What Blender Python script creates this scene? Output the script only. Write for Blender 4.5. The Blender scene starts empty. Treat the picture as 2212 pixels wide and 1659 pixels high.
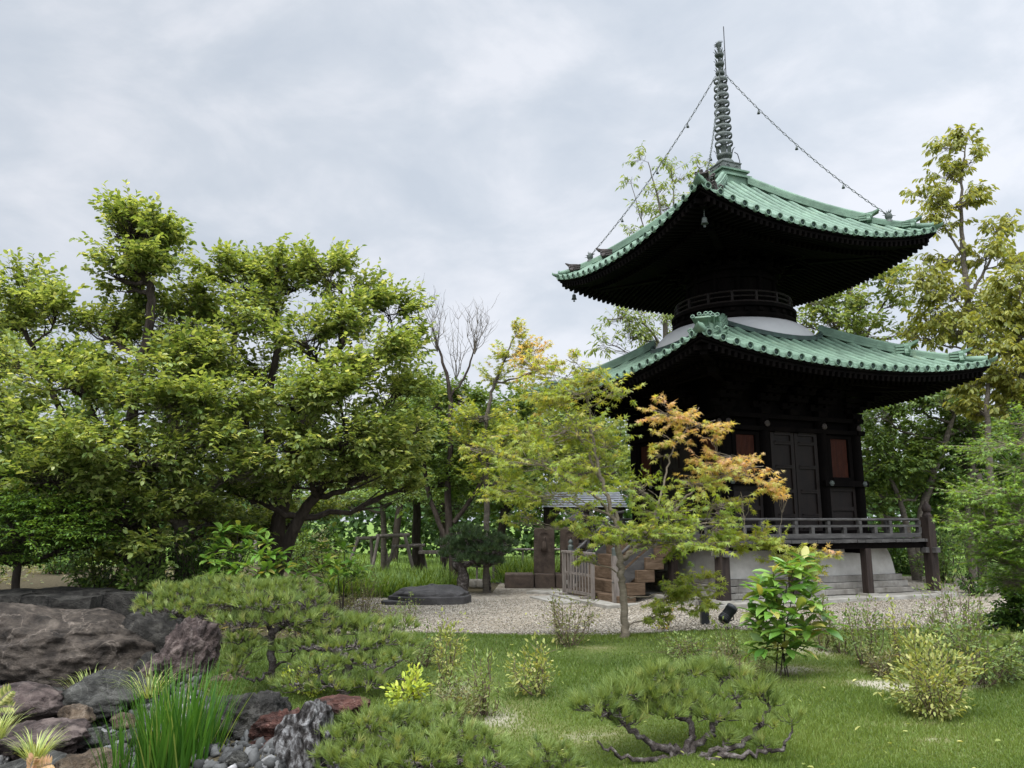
import bpy, math, random
import numpy as np
from mathutils import Matrix, Vector, noise as mnoise

# ---------------------------------------------------------------- camera, sky, sun, exposure
SC = bpy.context.scene
COL = SC.collection
R = math.radians
PITCH = 10.03
EYE = 1.75
cam_d = bpy.data.cameras.new("camera")
cam = bpy.data.objects.new("camera", cam_d)
COL.objects.link(cam)
cam.location = (0, 0, EYE)
cam.rotation_euler = (R(90 + PITCH), 0, 0)
cam_d.sensor_width = 36.0
cam_d.lens = 1922 / 2560 * 36
cam_d.clip_start = 0.1
cam_d.clip_end = 3000
SC.camera = cam
SC.view_settings.view_transform = 'Standard'
SC.view_settings.look = 'None'
SC.view_settings.exposure = 0.9
SC.view_settings.gamma = 1.0
SC.render.engine = 'CYCLES'
SC.cycles.max_bounces = 6
SC.cycles.diffuse_bounces = 3
SC.cycles.glossy_bounces = 2
SC.cycles.transmission_bounces = 3
SC.cycles.use_denoising = True

SUN_EL, SUN_AZ = 58.0, 215.0     # behind the clouds, behind and left of the camera
world = bpy.data.worlds.new("World")
SC.world = world
world.use_nodes = True
wn, wl = world.node_tree.nodes, world.node_tree.links
wn.clear()


def wnode(t, **kw):
    n = wn.new(t)
    for k, v in kw.items():
        setattr(n, k, v)
    return n


out = wnode('ShaderNodeOutputWorld')
bg = wnode('ShaderNodeBackground')
bg.inputs['Strength'].default_value = 1.0
bgs = wnode('ShaderNodeBackground')
sky = wnode('ShaderNodeTexSky', sky_type='NISHITA')
sky.sun_disc = False
sky.sun_elevation = R(SUN_EL)
sky.sun_rotation = R(SUN_AZ)
sky.air_density = 1.0
sky.dust_density = 2.0
wl.new(sky.outputs[0], bgs.inputs['Color'])
bgs.inputs['Strength'].default_value = 0.05
tc = wnode('ShaderNodeTexCoord')
mp = wnode('ShaderNodeMapping')
mp.inputs['Rotation'].default_value = (0.3, 0.75, 0.2)
mp.inputs['Scale'].default_value = (2.0, 2.4, 3.6)
wl.new(tc.outputs['Generated'], mp.inputs[0])
nz = wnode('ShaderNodeTexNoise')
nz.inputs['Scale'].default_value = 2.1
nz.inputs['Detail'].default_value = 7
nz.inputs['Roughness'].default_value = 0.55
nz.inputs['Distortion'].default_value = 0.25
wl.new(mp.outputs[0], nz.inputs['Vector'])
cr = wnode('ShaderNodeValToRGB')
cr.color_ramp.elements[0].position = 0.38
cr.color_ramp.elements[0].color = (0.35, 0.385, 0.435, 1)
cr.color_ramp.elements[1].position = 0.64
cr.color_ramp.elements[1].color = (0.47, 0.487, 0.525, 1)
e = cr.color_ramp.elements.new(0.5)
e.color = (0.39, 0.42, 0.465, 1)
wl.new(nz.outputs['Fac'], cr.inputs[0])
# an overcast sky is brighter overhead and towards the hidden sun than near the horizon; boosted further out of view to light the scene
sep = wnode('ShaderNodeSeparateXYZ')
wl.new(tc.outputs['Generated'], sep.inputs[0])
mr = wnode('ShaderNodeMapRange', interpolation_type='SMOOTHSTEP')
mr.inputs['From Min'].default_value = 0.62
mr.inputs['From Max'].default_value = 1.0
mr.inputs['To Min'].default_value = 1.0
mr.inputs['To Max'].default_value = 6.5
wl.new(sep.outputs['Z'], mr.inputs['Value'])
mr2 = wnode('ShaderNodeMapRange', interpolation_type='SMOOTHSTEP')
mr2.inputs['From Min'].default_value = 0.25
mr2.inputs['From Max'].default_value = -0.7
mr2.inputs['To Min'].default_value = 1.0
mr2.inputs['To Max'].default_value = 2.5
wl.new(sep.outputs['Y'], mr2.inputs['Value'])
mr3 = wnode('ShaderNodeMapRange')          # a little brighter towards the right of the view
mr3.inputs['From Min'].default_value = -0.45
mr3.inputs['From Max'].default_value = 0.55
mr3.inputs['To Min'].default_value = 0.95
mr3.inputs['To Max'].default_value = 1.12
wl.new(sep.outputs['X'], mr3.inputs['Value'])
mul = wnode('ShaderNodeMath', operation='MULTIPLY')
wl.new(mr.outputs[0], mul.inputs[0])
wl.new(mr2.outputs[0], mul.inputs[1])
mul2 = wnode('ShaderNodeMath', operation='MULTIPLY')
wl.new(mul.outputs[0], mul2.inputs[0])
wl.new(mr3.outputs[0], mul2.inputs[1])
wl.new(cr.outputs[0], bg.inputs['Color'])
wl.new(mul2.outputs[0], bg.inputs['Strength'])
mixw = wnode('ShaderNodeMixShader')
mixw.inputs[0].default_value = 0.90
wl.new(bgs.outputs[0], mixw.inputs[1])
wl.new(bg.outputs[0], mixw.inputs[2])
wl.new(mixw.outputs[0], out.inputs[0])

sun_d = bpy.data.lights.new("sun", 'SUN')
sun_d.energy = 1.5
sun_d.angle = R(25)
sun_d.color = (1.0, 0.96, 0.9)
sun = bpy.data.objects.new("sun", sun_d)
COL.objects.link(sun)
sun.rotation_euler = (R(90 - SUN_EL), 0, R(180 - SUN_AZ))

# ---------------------------------------------------------------- helpers
CP, SP = math.cos(R(PITCH)), math.sin(R(PITCH))


def at(u, v, Y):
    """the point at distance Y in front of the camera seen at (u, v) of the 2212 px wide photograph"""
    a, b = (u - 1106) / 1661.0, (829.5 - v) / 1661.0
    s = Y / (CP - b * SP)
    return (a * s, Y, EYE + (SP + b * CP) * s)


def sstep(a, b, x):
    t = np.clip((np.asarray(x, float) - a) / (b - a), 0, 1)
    return t * t * (3 - 2 * t)


def gz(x, y):
    """height of the ground"""
    x = np.asarray(x, float)
    y = np.asarray(y, float)
    near = 1 - sstep(11.4, 13.0, y)
    z = -0.018 * np.clip(13 - y, 0, 9) + near * (0.05 * np.sin(0.9 * x + 1.1) * np.cos(0.8 * y) + 0.03 * np.sin(2.1 * x + 0.7 * y))
    d = (x + 2.0) * -0.916 + (y - 6.0) * -0.403
    basin = sstep(0.0, 1.2, d) * (1 - sstep(11.7, 13.0, y))
    z = z - 0.55 * basin
    z = z + 0.36 * sstep(12.2, 14.2, y) * sstep(-3.6, -6.2, x) * (1 - sstep(26, 40, y))
    z = z - 0.14 * sstep(3.3, 2.2, x) * sstep(11.5, 14.0, y) * sstep(-6, -3.6, x)
    z = z + 0.11 * np.exp(-((y - 11.5) / 0.85) ** 2) * sstep(-3.2, -1.5, x)
    z = z + 0.12 * (1 - sstep(11.0, 12.8, y)) * sstep(4.0, 6.5, x) * sstep(6.5, 9, y)
    return z


def on_ground(u, v):
    """where the line of sight through (u, v) meets the ground"""
    z = 0.0
    for _ in range(12):
        a, b = (u - 1106) / 1661.0, (829.5 - v) / 1661.0
        s = (z - EYE) / (SP + b * CP)
        x, y = a * s, (CP - b * SP) * s
        z = float(gz(x, y))
    return (x, y, z)


def tag(o, label=None, cat=None, group=None, kind=None):
    if label:
        o['label'] = label
    if cat:
        o['category'] = cat
    if group:
        o['group'] = group
    if kind:
        o['kind'] = kind
    return o


def empty(name, loc, rz=0.0):
    o = bpy.data.objects.new(name, None)
    o.empty_display_size = 0.2
    COL.objects.link(o)
    o.location = loc
    o.rotation_euler = (0, 0, rz)
    return o


def link(name, me, parent=None, loc=None):
    o = bpy.data.objects.new(name, me)
    COL.objects.link(o)
    if parent:
        o.parent = parent
    if loc is not None:
        o.location = loc
    return o


class MB:
    """collects shapes and links them as one mesh object"""

    def __init__(s):
        s.v, s.f, s.mi, s.sm = [], [], [], []
        s.M = Matrix.Identity(4)
        s.m = 0

    def add(s, vs, fs, smooth=False):
        o = len(s.v)
        s.v += [s.M @ Vector(p) for p in vs]
        for f in fs:
            s.f.append([i + o for i in f])
            s.mi.append(s.m)
            s.sm.append(smooth)

    def box(s, c, d, rot=None, top=1.0):
        x, y, z = d[0] / 2, d[1] / 2, d[2] / 2
        vs = []
        for k, (a, b) in enumerate(((-1, -1), (1, -1), (1, 1), (-1, 1)) * 2):
            q = top if k > 3 else 1.0
            p = Vector((a * x * q, b * y * q, -z if k < 4 else z))
            if rot is not None:
                p = rot @ p
            vs.append(p + Vector(c))
        s.add(vs, [(3, 2, 1, 0), (4, 5, 6, 7), (0, 1, 5, 4), (1, 2, 6, 5), (2, 3, 7, 6), (3, 0, 4, 7)])

    def bar(s, a, b, w, h, up=(0, 0, 1)):
        a, b = Vector(a), Vector(b)
        d = (b - a)
        L = d.length
        d = d / L
        side = d.cross(Vector(up)).normalized()
        u = side.cross(d)
        rot = Matrix((d, side, u)).transposed()
        s.box((a + b) / 2, (L, w, h), rot)

    def tube(s, pts, r, n=8, caps=True, smooth=True):
        pts = [Vector(p) for p in pts]
        k = len(pts)
        rs = r if hasattr(r, '__len__') else [r] * k
        vs = []
        ref = None
        for i in range(k):
            t = (pts[min(i + 1, k - 1)] - pts[max(i - 1, 0)]).normalized()
            if ref is None:
                ref = Vector((0, 0, 1)) if abs(t.z) < 0.9 else Vector((1, 0, 0))
            a = t.cross(ref).normalized()
            b = a.cross(t)
            ref = b
            for j in range(n):
                th = 2 * math.pi * j / n
                vs.append(pts[i] + (a * math.cos(th) + b * math.sin(th)) * rs[i])
        fs = []
        for i in range(k - 1):
            for j in range(n):
                fs.append((i * n + j, i * n + (j + 1) % n, (i + 1) * n + (j + 1) % n, (i + 1) * n + j))
        s.add(vs, fs, smooth)
        if caps:
            s.add(vs[:n], [tuple(reversed(range(n)))])
            s.add(vs[-n:], [tuple(range(n))])

    def lathe(s, prof, n=24, c=(0, 0, 0), smooth=True, rot=None):
        vs = []
        for (r, z) in prof:
            for j in range(n):
                th = 2 * math.pi * j / n
                p = Vector((r * math.cos(th), r * math.sin(th), z))
                if rot is not None:
                    p = rot @ p
                vs.append(p + Vector(c))
        fs = []
        for i in range(len(prof) - 1):
            for j in range(n):
                fs.append((i * n + j, i * n + (j + 1) % n, (i + 1) * n + (j + 1) % n, (i + 1) * n + j))
        s.add(vs, fs, smooth)
        if prof[0][0] > 1e-4:
            s.add(vs[:n], [tuple(reversed(range(n)))])
        if prof[-1][0] > 1e-4:
            s.add(vs[-n:], [tuple(range(n))])

    def grid(s, P, smooth=True):
        a, b = len(P), len(P[0])
        vs = [p for row in P for p in row]
        fs = [(i * b + j, i * b + j + 1, (i + 1) * b + j + 1, (i + 1) * b + j) for i in range(a - 1) for j in range(b - 1)]
        s.add(vs, fs, smooth)

    def prism(s, poly, h0, h1, fn):
        """poly: 2-D outline, extruded from h0 to h1; fn(x, y, h) -> point"""
        n = len(poly)
        vs = [fn(x, y, h0) for x, y in poly] + [fn(x, y, h1) for x, y in poly]
        fs = [tuple(reversed(range(n))), tuple(range(n, 2 * n))]
        fs += [(i, (i + 1) % n, n + (i + 1) % n, n + i) for i in range(n)]
        s.add(vs, fs)

    def build(s, name, mats, parent=None, loc=None, bevel=0):
        me = bpy.data.meshes.new(name)
        me.from_pydata([tuple(p) for p in s.v], [], s.f)
        for m in (mats if isinstance(mats, (list, tuple)) else [mats]):
            me.materials.append(m)
        me.polygons.foreach_set('material_index', s.mi)
        me.polygons.foreach_set('use_smooth', s.sm)
        me.validate()
        me.update()
        o = link(name, me, parent, loc)
        if bevel:
            b = o.modifiers.new('bevel', 'BEVEL')
            b.width = bevel
            b.segments = 2
            b.limit_method = 'ANGLE'
        return o


def np_mesh(name, V, F, mat, var=None, parent=None, loc=None, smooth=False):
    """a mesh from arrays: V (N,3), F (M,3) triangles, var (N,) a colour choice per vertex"""
    V = np.ascontiguousarray(V, np.float32)
    F = np.ascontiguousarray(F, np.int32)
    me = bpy.data.meshes.new(name)
    me.vertices.add(len(V))
    me.vertices.foreach_set('co', V.ravel())
    me.loops.add(F.size)
    me.loops.foreach_set('vertex_index', F.ravel())
    me.polygons.add(len(F))
    me.polygons.foreach_set('loop_start', np.arange(0, F.size, F.shape[1], dtype=np.int32))
    me.polygons.foreach_set('loop_total', np.full(len(F), F.shape[1], np.int32))
    if smooth:
        me.polygons.foreach_set('use_smooth', np.ones(len(F), bool))
    for m in (mat if isinstance(mat, (list, tuple)) else [mat]):
        me.materials.append(m)
    if var is not None:
        at_ = me.attributes.new('var', 'FLOAT', 'POINT')
        at_.data.foreach_set('value', np.ascontiguousarray(var, np.float32))
    me.update(calc_edges=True)
    return link(name, me, parent, loc)


# ---------------------------------------------------------------- materials
def mat(name, cols, scale=4.0, rough=0.8, bump=0.0, bscale=None, detail=6, stretch=(1, 1, 1), spec=0.3, dist=0.0, metal=0.0):
    """cols: list of (position, colour) along a noise; Object coordinates"""
    m = bpy.data.materials.new(name)
    m.use_nodes = True
    nt = m.node_tree
    b = nt.nodes['Principled BSDF']
    t = nt.nodes.new('ShaderNodeTexCoord')
    mpn = nt.nodes.new('ShaderNodeMapping')
    mpn.inputs['Scale'].default_value = stretch
    nt.links.new(t.outputs['Object'], mpn.inputs[0])
    n = nt.nodes.new('ShaderNodeTexNoise')
    n.inputs['Scale'].default_value = scale
    n.inputs['Detail'].default_value = detail
    n.inputs['Roughness'].default_value = 0.6
    n.inputs['Distortion'].default_value = dist
    nt.links.new(mpn.outputs[0], n.inputs['Vector'])
    r = nt.nodes.new('ShaderNodeValToRGB')
    els = r.color_ramp.elements
    while len(els) < len(cols):
        els.new(0.5)
    for el, (p, c) in zip(els, cols):
        el.position = p
        el.color = (*c, 1)
    nt.links.new(n.outputs['Fac'], r.inputs[0])
    nt.links.new(r.outputs[0], b.inputs['Base Color'])
    b.inputs['Roughness'].default_value = rough
    b.inputs['Specular IOR Level'].default_value = spec
    b.inputs['Metallic'].default_value = metal
    if bump:
        n2 = nt.nodes.new('ShaderNodeTexNoise')
        n2.inputs['Scale'].default_value = bscale or scale * 4
        n2.inputs['Detail'].default_value = 8
        n2.inputs['Roughness'].default_value = 0.65
        nt.links.new(mpn.outputs[0], n2.inputs['Vector'])
        bp = nt.nodes.new('ShaderNodeBump')
        bp.inputs['Strength'].default_value = bump
        bp.inputs['Distance'].default_value = 0.04
        nt.links.new(n2.outputs['Fac'], bp.inputs['Height'])
        nt.links.new(bp.outputs[0], b.inputs['Normal'])
    return m


LK = (1.46, 1.36, 1.6)


def leaf_mat(name, cols, trans=0.35, rough=0.5, spec=0.3, warm=1.25):
    """cols along the per-leaf random value"""
    m = bpy.data.materials.new(name)
    m.use_nodes = True
    nt = m.node_tree
    b = nt.nodes['Principled BSDF']
    o = nt.nodes['Material Output']
    a = nt.nodes.new('ShaderNodeAttribute')
    a.attribute_name = 'var'
    r = nt.nodes.new('ShaderNodeValToRGB')
    els = r.color_ramp.elements
    while len(els) < len(cols):
        els.new(0.5)
    for i, (el, c) in enumerate(zip(els, cols)):
        el.position = i / max(1, len(cols) - 1)
        el.color = (c[0] * LK[0], c[1] * LK[1], c[2] * LK[2], 1)
    nt.links.new(a.outputs['Fac'], r.inputs[0])
    nt.links.new(r.outputs[0], b.inputs['Base Color'])
    b.inputs['Roughness'].default_value = rough
    b.inputs['Specular IOR Level'].default_value = spec
    tr = nt.nodes.new('ShaderNodeBsdfTranslucent')
    mx = nt.nodes.new('ShaderNodeMix')
    mx.data_type = 'RGBA'
    mx.blend_type = 'MULTIPLY'
    mx.inputs[0].default_value = 1.0
    mx.inputs[7].default_value = (1.35 * warm, 1.45, 0.7, 1)
    nt.links.new(r.outputs[0], mx.inputs[6])
    nt.links.new(mx.outputs[2], tr.inputs['Color'])
    ms = nt.nodes.new('ShaderNodeMixShader')
    ms.inputs[0].default_value = trans
    nt.links.new(b.outputs[0], ms.inputs[1])
    nt.links.new(tr.outputs[0], ms.inputs[2])
    nt.links.new(ms.outputs[0], o.inputs['Surface'])
    return m




def stain(m, scale, lo, hi, cell=0.0, stretch=(1, 1, 1)):
    """weathering with a shape of its own: large stains and, with cell, a different tint for each sheet"""
    nt = m.node_tree
    b = nt.nodes['Principled BSDF']
    src = b.inputs['Base Color'].links[0].from_socket
    t = nt.nodes.new('ShaderNodeTexCoord')
    mpn = nt.nodes.new('ShaderNodeMapping')
    mpn.inputs['Scale'].default_value = stretch
    nt.links.new(t.outputs['Object'], mpn.inputs[0])
    n = nt.nodes.new('ShaderNodeTexNoise')
    n.inputs['Scale'].default_value = scale
    n.inputs['Detail'].default_value = 9
    n.inputs['Roughness'].default_value = .7
    nt.links.new(mpn.outputs[0], n.inputs['Vector'])
    r = nt.nodes.new('ShaderNodeValToRGB')
    r.color_ramp.elements[0].position, r.color_ramp.elements[0].color = .36, (*lo, 1)
    r.color_ramp.elements[1].position, r.color_ramp.elements[1].color = .6, (*hi, 1)
    nt.links.new(n.outputs['Fac'], r.inputs[0])
    fac = r.outputs[0]
    for k in range(2 if cell else 1):
        mx = nt.nodes.new('ShaderNodeMix')
        mx.data_type = 'RGBA'
        mx.blend_type = 'MULTIPLY'
        mx.inputs[0].default_value = 1.0 if k == 0 else cell
        nt.links.new(src, mx.inputs[6])
        nt.links.new(fac, mx.inputs[7])
        src = mx.outputs[2]
        if cell and k == 0:
            v = nt.nodes.new('ShaderNodeTexVoronoi')
            v.inputs['Scale'].default_value = 3.1
            nt.links.new(t.outputs['Object'], v.inputs['Vector'])
            sp_ = nt.nodes.new('ShaderNodeSeparateColor')
            nt.links.new(v.outputs['Color'], sp_.inputs[0])
            fac = sp_.outputs[0]
    nt.links.new(src, b.inputs['Base Color'])


MT = {}
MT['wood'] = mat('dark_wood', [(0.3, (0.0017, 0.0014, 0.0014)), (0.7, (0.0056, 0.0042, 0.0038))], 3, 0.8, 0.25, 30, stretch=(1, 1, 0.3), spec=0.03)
MT['wood_mid'] = mat('door_wood', [(0.3, (0.004, 0.0025, 0.0022)), (0.7, (0.012, 0.007, 0.005))], 5, 0.65, 0.2, 40, stretch=(3, 3, 0.4), spec=0.2)
MT['wood_red'] = mat('lattice_wood', [(0.3, (0.0263, 0.0063, 0.0032)), (0.7, (0.0577, 0.0147, 0.0058))], 5, 0.7, 0.2, 40, stretch=(3, 3, 0.4), spec=0.2)
MT['wood_grey'] = mat('weathered_wood', [(0.25, (0.0850, 0.0723, 0.0638)), (0.6, (0.1870, 0.1615, 0.1403)), (0.8, (0.2550, 0.2295, 0.2040))], 6, 0.85, 0.35, 40, stretch=(2, 2, 0.5), spec=0.15)
MT['wood_rail'] = mat('rail_wood', [(0.25, (0.0200, 0.0184, 0.0176)), (0.6, (0.0680, 0.0640, 0.0600)), (0.8, (0.1360, 0.1280, 0.1240))], 5, 0.7, 0.3, 40, stretch=(0.6, 0.6, 2), spec=0.25)
MT['wood_post'] = mat('post_wood', [(0.25, (0.010, 0.007, 0.006)), (0.7, (0.038, 0.027, 0.022))], 4, 0.75, 0.35, 30, stretch=(4, 4, 0.5), spec=0.2)
MT['wood_step'] = mat('step_wood', [(0.25, (0.0383, 0.0260, 0.0168)), (0.5, (0.0880, 0.0581, 0.0359)), (0.78, (0.1530, 0.1109, 0.0765))], 3, 0.8, 0.3, 30, stretch=(1.2, 1.2, 6), spec=0.15, dist=0.8)
MT['copper'] = mat('green_copper', [(0.2, (0.0680, 0.1240, 0.0864)), (0.42, (0.1080, 0.1880, 0.1320)), (0.62, (0.1280, 0.2160, 0.1520)), (0.8, (0.1720, 0.2400, 0.1520))], 2.2, 0.6, 0.12, 18, spec=0.25, dist=0.4)
MT['copper_dark'] = mat('dark_copper', [(0.3, (0.0108, 0.0180, 0.0150)), (0.7, (0.0300, 0.0600, 0.0468))], 6, 0.6, 0.2, 30, spec=0.3)
MT['copper_brown'] = mat('brown_copper', [(0.3, (0.02, 0.016, 0.014)), (0.7, (0.06, 0.048, 0.042))], 6, 0.65, 0.2, 30, spec=0.25)
MT['spire_box'] = mat('spire_box_metal', [(0.3, (0.0400, 0.0480, 0.0440)), (0.7, (0.1200, 0.1320, 0.1200))], 6, 0.65, 0.2, 30, spec=0.25)
MT['bronze'] = mat('spire_bronze', [(0.25, (0.0280, 0.0336, 0.0304)), (0.6, (0.0680, 0.0800, 0.0704)), (0.8, (0.1360, 0.1520, 0.1320))], 7, 0.6, 0.2, 40, spec=0.3)
MT['plaster'] = mat('white_plaster', [(0.3, (0.3588, 0.3549, 0.3510)), (0.7, (0.4134, 0.4095, 0.4017))], 2, 0.9, 0.08, 20, spec=0.1)
MT['plaster2'] = mat('old_plaster', [(0.3, (0.3691, 0.3528, 0.3257)), (0.7, (0.4994, 0.4831, 0.4505))], 1.6, 0.9, 0.1, 20, spec=0.1)
MT['stone'] = mat('grey_stone', [(0.25, (0.1440, 0.1325, 0.1152)), (0.6, (0.2400, 0.2256, 0.2016)), (0.8, (0.3168, 0.3024, 0.2736))], 5, 0.9, 0.35, 45, spec=0.15)
MT['pale_stone'] = mat('pale_stone', [(0.25, (0.1950, 0.1837, 0.1613)), (0.6, (0.2775, 0.2662, 0.2363)), (0.8, (0.3375, 0.3262, 0.2963))], 5, 0.9, 0.3, 45, spec=0.15)
MT['brown_stone'] = mat('brown_stone', [(0.25, (0.0360, 0.0272, 0.0216)), (0.6, (0.0920, 0.0680, 0.0528)), (0.8, (0.1440, 0.1120, 0.0880))], 5, 0.9, 0.5, 40, spec=0.15)
MT['black_stone'] = mat('black_stone', [(0.25, (0.018, 0.0165, 0.016)), (0.7, (0.062, 0.057, 0.054))], 4, 0.8, 0.35, 35, spec=0.25)
MT['black'] = mat('black_metal', [(0.3, (0.008, 0.009, 0.011)), (0.7, (0.018, 0.02, 0.024))], 8, 0.45, 0.05, 60, spec=0.4)
MT['bark'] = mat('dark_bark', [(0.25, (0.018, 0.014, 0.011)), (0.6, (0.055, 0.044, 0.036)), (0.8, (0.10, 0.085, 0.07))], 6, 0.9, 0.8, 22, stretch=(2, 2, 0.5), spec=0.1)
MT['bark_grey'] = mat('grey_bark', [(0.25, (0.06, 0.052, 0.042)), (0.6, (0.13, 0.112, 0.09)), (0.8, (0.21, 0.19, 0.155))], 8, 0.9, 0.5, 30, stretch=(1, 1, 2.5), spec=0.1)
MT['bark_maple'] = mat('maple_bark', [(0.25, (0.0990, 0.0810, 0.0585)), (0.6, (0.1890, 0.1575, 0.1170)), (0.8, (0.2700, 0.2385, 0.1800))], 9, 0.85, 0.3, 30, stretch=(1, 1, 4), spec=0.15)
MT['bark_pine'] = mat('pine_bark', [(0.28, (0.0270, 0.0216, 0.0198)), (0.5, (0.0765, 0.0630, 0.0558)), (0.66, (0.1800, 0.1620, 0.1485)), (0.8, (0.3600, 0.3420, 0.3240))], 16, 0.9, 0.9, 45, spec=0.1)
MT['twig'] = mat('twig_bark', [(0.3, (0.07, 0.05, 0.035)), (0.7, (0.15, 0.11, 0.08))], 8, 0.9, 0, spec=0.1)
stain(MT['copper'], 1.5, (.70, .67, .66), (1.15, 1.05, 1.04), .22)
stain(MT['stone'], 1.2, (.6, .58, .54), (1.05, 1.05, 1.05))
stain(MT['pale_stone'], 1.5, (.66, .63, .58), (1.05, 1.05, 1.05))
stain(MT['plaster2'], .9, (.72, .70, .66), (1.05, 1.05, 1.05))

# ---------------------------------------------------------------- ground, gravel court
def axis(parts):
    a = []
    for lo, hi, st in parts:
        a += list(np.arange(lo, hi, st))
    return np.array(a + [parts[-1][1]])


gx = axis([(-420, -60, 40), (-60, -16, 4), (-16, 14, 0.16), (14, 60, 4), (60, 420, 40)])
gy = axis([(-60, 3, 6), (3, 17, 0.16), (17, 30, 0.5), (30, 70, 5), (70, 620, 50)])
GX, GY = np.meshgrid(gx, gy)
V = np.stack([GX.ravel(), GY.ravel(), gz(GX, GY).ravel()], 1)
nx_, ny_ = len(gx), len(gy)
ii = (np.arange(ny_ - 1)[:, None] * nx_ + np.arange(nx_ - 1)[None]).ravel()
F = np.stack([ii, ii + 1, ii + nx_ + 1, ii + nx_], 1)
xs, ys = V[:, 0], V[:, 1]
d_b = (xs + 2.0) * -0.916 + (ys - 6.0) * -0.403
# what grows or lies where: 0 lawn, 1 bare soil, 2 stream bed, 3 far meadow (the ramp of the ground material)
zone = np.zeros(len(V))
zone = np.where((xs < -2.6) & (ys > 11.6) & (ys < 24), 0.34, zone)
zone = np.where((ys >= 19.5) & (xs >= -5.5), 0.34, zone)
zone = np.where((d_b > -0.55) & (ys < 8.7), 0.34, zone)
zone = np.where((d_b > 0.15) & (ys < 12.0), 0.67, zone)
zone = np.where(ys > 24.0, 1.0, zone)
gm = bpy.data.materials.new('ground_cover')
gm.use_nodes = True
nt = gm.node_tree
gb = nt.nodes['Principled BSDF']
gb.inputs['Roughness'].default_value = 0.95
gb.inputs['Specular IOR Level'].default_value = 0.1
ga = nt.nodes.new('ShaderNodeAttribute')
ga.attribute_name = 'var'
gt = nt.nodes.new('ShaderNodeTexCoord')


def nz_node(nt, coord, scale, detail=6):
    n = nt.nodes.new('ShaderNodeTexNoise')
    n.inputs['Scale'].default_value = scale
    n.inputs['Detail'].default_value = detail
    n.inputs['Roughness'].default_value = 0.62
    nt.links.new(coord, n.inputs['Vector'])
    return n


def ramp_node(nt, fac, cols):
    r = nt.nodes.new('ShaderNodeValToRGB')
    els = r.color_ramp.elements
    while len(els) < len(cols):
        els.new(0.5)
    for el, (p, c) in zip(els, cols):
        el.position = p
        el.color = (*c, 1)
    nt.links.new(fac, r.inputs[0])
    return r


def mix_node(nt, fac, a, b):
    m = nt.nodes.new('ShaderNodeMix')
    m.data_type = 'RGBA'
    nt.links.new(fac, m.inputs[0])
    nt.links.new(a, m.inputs[6])
    nt.links.new(b, m.inputs[7])
    return m


n1 = nz_node(nt, gt.outputs['Object'], 1.3)
n2 = nz_node(nt, gt.outputs['Object'], 22)
lawn = ramp_node(nt, n1.outputs[0], [(0.3, (0.045, 0.075, 0.014)), (0.55, (0.07, 0.10, 0.022)), (0.66, (0.20, 0.19, 0.10)), (0.74, (0.42, 0.38, 0.28))])
soil = ramp_node(nt, n2.outputs[0], [(0.3, (0.02, 0.0175, 0.009)), (0.5, (0.055, 0.045, 0.026)), (0.7, (0.105, 0.085, 0.052))])
bed = ramp_node(nt, n2.outputs[0], [(0.3, (0.02, 0.019, 0.017)), (0.7, (0.09, 0.085, 0.078))])
mead = ramp_node(nt, n1.outputs[0], [(0.3, (0.07, 0.12, 0.022)), (0.7, (0.14, 0.20, 0.045))])


def step_fac(nt, src, lo, hi):
    m = nt.nodes.new('ShaderNodeMapRange')
    m.inputs['From Min'].default_value = lo
    m.inputs['From Max'].default_value = hi
    nt.links.new(src, m.inputs['Value'])
    return m


f1 = step_fac(nt, ga.outputs['Fac'], 0.08, 0.26)
f2 = step_fac(nt, ga.outputs['Fac'], 0.42, 0.6)
f3 = step_fac(nt, ga.outputs['Fac'], 0.75, 0.92)
m1 = mix_node(nt, f1.outputs[0], lawn.outputs[0], soil.outputs[0])
m2 = mix_node(nt, f2.outputs[0], m1.outputs[2], bed.outputs[0])
m3 = mix_node(nt, f3.outputs[0], m2.outputs[2], mead.outputs[0])
nt.links.new(m3.outputs[2], gb.inputs['Base Color'])
bp = nt.nodes.new('ShaderNodeBump')
bp.inputs['Strength'].default_value = 0.5
bp.inputs['Distance'].default_value = 0.03
nt.links.new(n2.outputs[0], bp.inputs['Height'])
nt.links.new(bp.outputs[0], gb.inputs['Normal'])
tag(np_mesh('ground', V, F, gm, zone, smooth=True), kind='structure')

# gravel court round the pagoda: an irregular sheet just above the ground
gv = bpy.data.materials.new('gravel')
gv.use_nodes = True
nt = gv.node_tree
gb = nt.nodes['Principled BSDF']
gb.inputs['Roughness'].default_value = 0.9
gb.inputs['Specular IOR Level'].default_value = 0.15
gt = nt.nodes.new('ShaderNodeTexCoord')
vo = nt.nodes.new('ShaderNodeTexVoronoi')
vo.inputs['Scale'].default_value = 24
vo.inputs['Randomness'].default_value = 1.0
nt.links.new(gt.outputs['Object'], vo.inputs['Vector'])
sp = nt.nodes.new('ShaderNodeSeparateColor')
nt.links.new(vo.outputs['Color'], sp.inputs[0])
r1 = ramp_node(nt, sp.outputs[0], [(0.0, (0.12, 0.10, 0.075)), (0.45, (0.225, 0.195, 0.15)), (0.85, (0.31, 0.275, 0.225)), (1.0, (0.42, 0.385, 0.33))])
n1 = nz_node(nt, gt.outputs['Object'], 0.8)
r2 = ramp_node(nt, n1.outputs[0], [(0.35, (0.78, 0.76, 0.72)), (0.65, (1, 1, 1))])
mm = nt.nodes.new('ShaderNodeMix')
mm.data_type = 'RGBA'
mm.blend_type = 'MULTIPLY'
mm.inputs[0].default_value = 1
nt.links.new(r1.outputs[0], mm.inputs[6])
nt.links.new(r2.outputs[0], mm.inputs[7])
nt.links.new(mm.outputs[2], gb.inputs['Base Color'])
bp = nt.nodes.new('ShaderNodeBump')
bp.inputs['Strength'].default_value = 0.9
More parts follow.
